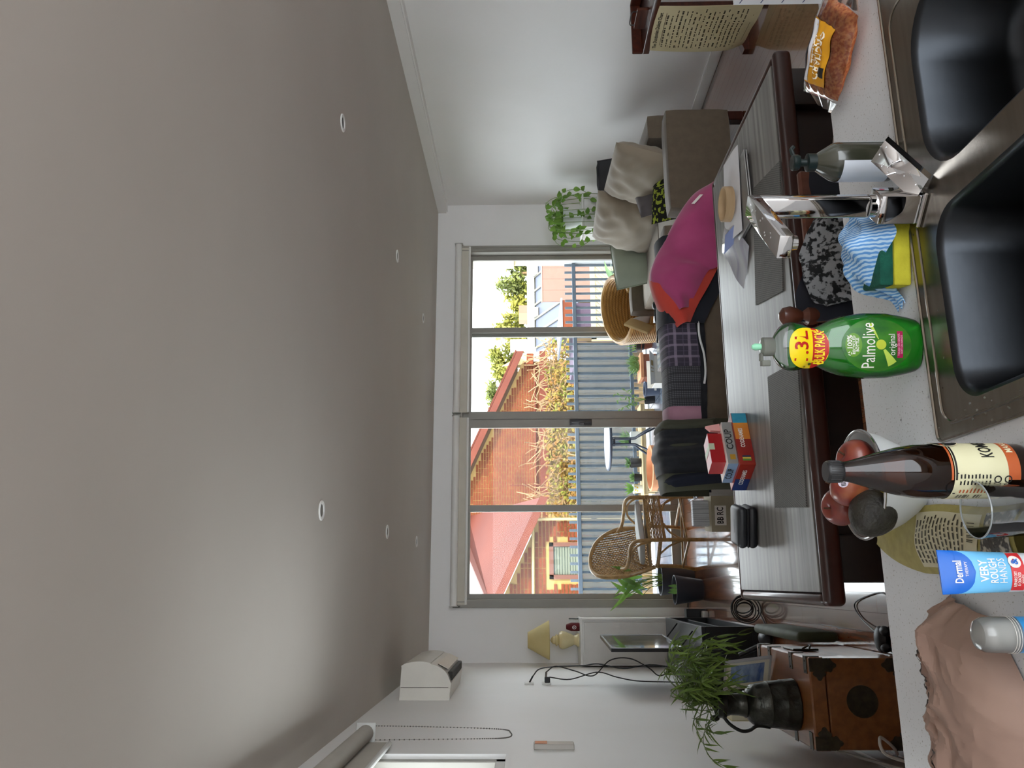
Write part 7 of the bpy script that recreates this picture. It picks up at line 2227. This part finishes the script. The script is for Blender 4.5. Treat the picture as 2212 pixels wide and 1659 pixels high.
q.obj('flavour', mat('cream_ink', 'e2d8b4', 0.5), lab_)
q = MB()
q.add([fk_(0.047 + 0.013 * math.cos(k * PI / 14), 0.099 + 0.017 * math.sin(k * PI / 14), 0.0012) for k in range(28)], [tuple(range(28))])
ov = q.obj('oval_badge', M_inkk, lab_, smooth=False)
q = MB().grid(lambda a, b: fk_(0.047 + (0.0122 + 0.001 * b) * math.cos(2 * PI * a), 0.099 + (0.016 + 0.001 * b) * math.sin(2 * PI * a), 0.0015), 28, 1)
q.obj('badge_ring', bpy.data.materials['cream_ink'], ov)

# ---- tumbler
gc = Vector((0.0805, 0.936, KZ))
M_gl = mat_pane('tumbler_glass', (0.93, 0.95, 0.95), 1.6, 0.02)
gt = thing('drinking_glass', 'clear straight tumbler with faceted foot next to the brown bottle', 'glass', gc)
prg = [(0.0255, 0.0), (0.0275, 0.003), (0.0285, 0.02), (0.0315, 0.05), (0.0335, 0.0785), (0.0325, 0.079), (0.0315, 0.0785), (0.0295, 0.05), (0.0265, 0.016), (0.0, 0.012)]
q = MB().lathe(prg, gc, 48, capt=False)
for i, v in enumerate(q.v):
    z = v.z - gc.z
    if z < 0.045:
        a = math.atan2(v.y - gc.y, v.x - gc.x)
        k_ = 1 + 0.035 * math.cos(12 * a) * (1 - z / 0.045)
        q.v[i] = Vector((gc.x + (v.x - gc.x) * k_, gc.y + (v.y - gc.y) * k_, v.z))
q.obj('glass', M_gl, gt)
MB().tube([gc + Vector((0.0325 * math.cos(k * PI / 24), 0.0325 * math.sin(k * PI / 24), 0.079)) for k in range(48)], 0.0011, 6, closed=True).obj('rim', mat('glass_rim', 'b9c0c2', 0.05, trans=0.5, coat=1.0), gt)

# ---- seed pouch
sdf = frame((0.056, 1.185, KZ + 0.012), (1, -0.02, 0), (0.06, 1, 0))
pouch = thing('seed_pouch', 'olive kraft pouch of sunflower seeds lying flat behind the tumbler', 'packet', (0.056, 1.185, KZ))
def pq(a, b, s_=1):
    x, y = 2 * a - 1, b
    w_ = 0.050 - 0.028 * max(0, (b - 0.62) / 0.38) ** 1.3
    e = max(0, 1 - abs(x) ** 2.2) * (0.35 + 0.65 * max(0, 1 - b * 1.25)) * min(1, (1 - b) * 8 + 0.02)
    cx = 0.018 * max(0, (b - 0.55) / 0.45) ** 2
    p_ = sdf(x * w_ + cx - 0.004 * math.sin(9 * b), -0.23 + 0.43 * b, 0)
    p_.z = KZ + (0.002 if s_ < 0 else 0.004 + 0.024 * e + 0.0016 * math.sin(14 * b + 5 * x))
    return p_
MB().grid(lambda a, b: pq(a, b), 14, 30).grid(lambda a, b: pq(a, b, -1), 14, 30).obj('pouch', mat('olive_kraft', '8e8246', 0.7, col2='9c9052', scale=60), pouch)
def on_p(a, b, off):
    return pq(a, b) + Vector((0, -0.0006, off))
sl_ = MB().grid(lambda a, b: on_p(0.10 + 0.80 * a, 0.20 + 0.42 * b, 0.0012), 12, 12).obj('text_panel', mat('pale_panel', 'b9b193', 0.6), pouch)
q = MB()
random.seed(8)
for k in range(13):
    b = 0.60 - 0.026 * k
    x = 0.16
    while x < 0.80:
        w_ = random.uniform(0.03, 0.11)
        q.add([on_p(x + a, b + c_, 0.0020) for a, c_ in ((0, 0), (w_, 0), (w_, 0.009), (0, 0.009))], [(0, 1, 2, 3)])
        x += w_ + 0.025
for k in range(14):
    if k % 3:
        q.add([on_p(a, c_, 0.0022) for a, c_ in ((0.52 + 0.02 * k, 0.225), (0.532 + 0.02 * k, 0.225), (0.532 + 0.02 * k, 0.265), (0.52 + 0.02 * k, 0.265))], [(0, 1, 2, 3)])
q.obj('print', mat('print_brown_black', '35301f', 0.7), sl_, smooth=False)
MB().grid(lambda a, b: on_p(0.08 + 0.84 * a, 0.02 + 0.16 * b, 0.0012), 12, 8).obj('seed_window', mat('sunflower_seeds', '2c2822', 0.5, col2='a8a090', scale=120, detail=1, lo=0.5, hi=0.62, bump=0.8, bscale=140), pouch)

# ---- hand cream tube
tc_ = Vector((0.0105, 0.955, KZ))
tb_ = thing('cream_tube', 'blue and white hand cream tube standing on its cap', 'tube', tc_)
TR = Matrix.Rotation(R(2), 4, 'Z')
def tube_pt(a, z, off=0.0):
    t_ = (z - 0.018) / 0.102
    rx = 0.0215 + 0.0035 * t_
    ry = 0.0185 * (1 - t_) + 0.0008
    return tc_ + TR @ Vector(((rx + off) * math.cos(a), (ry + off) * math.sin(a), z))
zs = [0.018 + 0.102 * i / 14 for i in range(15)]
def tring(z0, z1, off, m_, nm, n=14):
    q = MB()
    q.grid(lambda a, b: tube_pt(2 * PI * a, z0 + (z1 - z0) * b, off), 40, n)
    return q.obj(nm, m_, tb_)
MB().lathe([(0.019, 0), (0.0195, 0.002), (0.0195, 0.018)], tc_, 28).obj('cap', M_white, tb_)
tring(0.018, 0.120, 0.0, mat('tube_white', 'dfe6ea', 0.35), 'body', 16)
tring(0.046, 0.110, 0.0002, mat('tube_sky', '5fb4e6', 0.35, col2='86c8ee', scale=3), 'sky_panel', 10)
tring(0.102, 0.1205, 0.0004, mat('tube_blue', '1463c4', 0.35), 'blue_panel', 4)
def tfront(x, z, off=0.0008):
    t_ = (z - 0.018) / 0.102
    rx = 0.0215 + 0.0035 * t_
    c_ = max(-0.98, min(0.98, x / rx))
    return tube_pt(-math.acos(c_), z, off)
q = MB()
q.grid(lambda a, b: tfront((2 * a - 1) * 0.0235 * math.sqrt(max(0.001, 1 - b * b)), 0.103 - 0.020 * b, 0.0009), 14, 8)
q.obj('blue_arc', bpy.data.materials['tube_blue'], tb_)
q = MB()
put_text(q, 'Dermal', 0.0125, lambda x, y: tfront(x, 0.1010 + y, 0.0014), bold=True, width=0.024)
put_text(q, 'THERAPY', 0.0045, lambda x, y: tfront(x + 0.003, 0.0925 + y, 0.0014), width=0.016)
put_text(q, 'VERY', 0.0125, lambda x, y: tfront(x + 0.001, 0.074 + y, 0.0012), bold=True, width=0.024)
put_text(q, 'ROUGH', 0.0115, lambda x, y: tfront(x + 0.001, 0.064 + y, 0.0012), bold=True, width=0.026)
put_text(q, 'HANDS', 0.0115, lambda x, y: tfront(x + 0.001, 0.0545 + y, 0.0012), width=0.026)
q.obj('print', M_ink, tb_)
q = MB().grid(lambda a, b: tfront(-0.020 + 0.040 * a, 0.032 + 0.014 * b, 0.0010), 12, 3)
rd_ = q.obj('red_flash', mat('tube_red', 'cf2f33', 0.4), tb_)
q = MB()
put_text(q, 'REPAIRS DRY', 0.0044, lambda x, y: tfront(-0.008 + x, 0.0425 + y, 0.0015), bold=True, width=0.016)
put_text(q, '& CRACKED', 0.0044, lambda x, y: tfront(-0.008 + x, 0.0385 + y, 0.0015), bold=True, width=0.014)
put_text(q, 'HANDS', 0.0044, lambda x, y: tfront(-0.008 + x, 0.0345 + y, 0.0015), bold=True, width=0.009)
q.add([tfront(0.010 + 0.0065 * math.cos(k * PI / 10), 0.041 + 0.0065 * math.sin(k * PI / 10), 0.0016) for k in range(20)], [tuple(range(20))])
q.obj('print', M_ink, rd_)
q = MB()
put_text(q, '&', 0.010, lambda x, y: tfront(0.010 + x, 0.041 + y, 0.0021), bold=True)
q.obj('ampersand', bpy.data.materials['tube_blue'], rd_)

# ---- small blue bottle with clear cap
dc = Vector((-0.0605, 0.976, KZ))
db = thing('roll_on_bottle', 'small blue bottle with a clear domed cap near the paper bag', 'bottle', dc)
MB().lathe([(0.019, 0), (0.0205, 0.002), (0.0205, 0.034), (0.0195, 0.035)], dc, 32).obj('body', mat('bottle_blue', '2f86c4', 0.3, col2='3c94cf', scale=5), db)
MB().lathe([(0.0206, 0.033), (0.0206, 0.060), (0.0195, 0.070), (0.0165, 0.0755), (0.010, 0.078), (0, 0.0785)], dc, 36, capb=False).obj('cap', mat_tint('clear_cap', (0.88, 0.90, 0.90), (0.8, 0.8, 0.78), 0.45, 0.08, 1.5), db)
MB().lathe([(0.0170, 0.035), (0.0165, 0.058), (0.012, 0.064), (0, 0.066)], dc, 28).obj('roller_collar', mat('collar_white', 'd9d6cf', 0.4), db)
for k, z in enumerate((0.036, 0.039, 0.042)):
    MB().tube([dc + Vector((0.0208 * math.cos(a * PI / 18), 0.0208 * math.sin(a * PI / 18), z)) for a in range(36)], 0.0004, 4, closed=True).obj('cap_ring', bpy.data.materials['collar_white'], db)
fd = cyl(dc, 0.0206, R(15))
q = MB()
q.add([fd(0.006 + 0.005 * math.cos(k * PI / 10), 0.019 + 0.006 * math.sin(k * PI / 10), 0.0005) for k in range(20)], [tuple(range(20))])
q.obj('emblem', mat('emblem_tan', 'c08a63', 0.5), db, smooth=False)

# ---- crumpled paper bag
M_bag = mat('brown_paper', '8d7265', 0.75, col2='9a7f71', scale=7, bump=0.25, bscale=30, bdist=0.003)
pb = thing('paper_bag', 'crumpled brown paper mushroom bag lying on the worktop', 'bag', (-0.17, 1.12, KZ))
O_ = Vector((-0.155, 1.115, KZ))
bu, bv = Vector((-0.93, -0.05, 0)).normalized(), Vector((0.30, 0.95, 0)).normalized()   # along the bag (left), across (away)
def rid(x, y, f_, o_):
    n_ = noise.noise(Vector((x * f_, y * f_, o_)))
    return 1 - min(1, abs(n_) * 3.2)
def bag(a, b):
    u, v = -0.125 + 0.36 * a, 2 * b - 1
    hw = 0.105 + 0.02 * a - 0.06 * max(0, (0.22 - a) / 0.22) ** 1.5
    v2 = max(-1.0, min(1.0, v))
    h_ = 0.060 * (1 - abs(v2) ** 2.4) ** 0.55 * min(1, max(0, a) / 0.12 + 0.05) ** 0.6
    wt_ = (0.25 + 0.75 * max(0.0, min(1.0, (v + 0.15) / 0.5))) * min(1, h_ / 0.018)
    z = h_ + wt_ * (0.011 * rid(a * 2.2, b * 1.4, 2.6, 0.3) + 0.007 * rid(a * 2.2, b * 1.4, 5.5, 4.1) - 0.010)
    z += 0.010 * math.exp(-((v - 0.15) / 0.12) ** 2) * (0.6 + 0.4 * math.sin(14 * a)) * min(1, h_ / 0.02)
    p_ = O_ + bu * u + bv * (v * hw)
    return (p_.x, p_.y, KZ + 0.002 + max(0, z))
MB().grid(bag, 80, 56).obj('paper', M_bag, pb, auto=14)
def on_b(x, y, cx_, cy_, rot, off=0.0012):
    c_, s_ = math.cos(rot), math.sin(rot)
    a, b = cx_ + (x * c_ - y * s_) / 0.36, cy_ + (x * s_ + y * c_) / 0.22
    p_ = Vector(bag(a, b))
    return p_ + Vector((0, -0.0004, off))
q = MB()
put_text(q, 'MUSH', 0.030, lambda x, y: on_b(x, y, 0.62, 0.66, R(165), 0.002), bold=True, width=0.045)
put_text(q, 'MUSHROOMS', 0.022, lambda x, y: on_b(x, y, 0.32, 0.80, R(170), 0.002), bold=True, width=0.085)
q.obj('print', mat('faded_black_print', '3a322d', 0.8), pb, smooth=False)
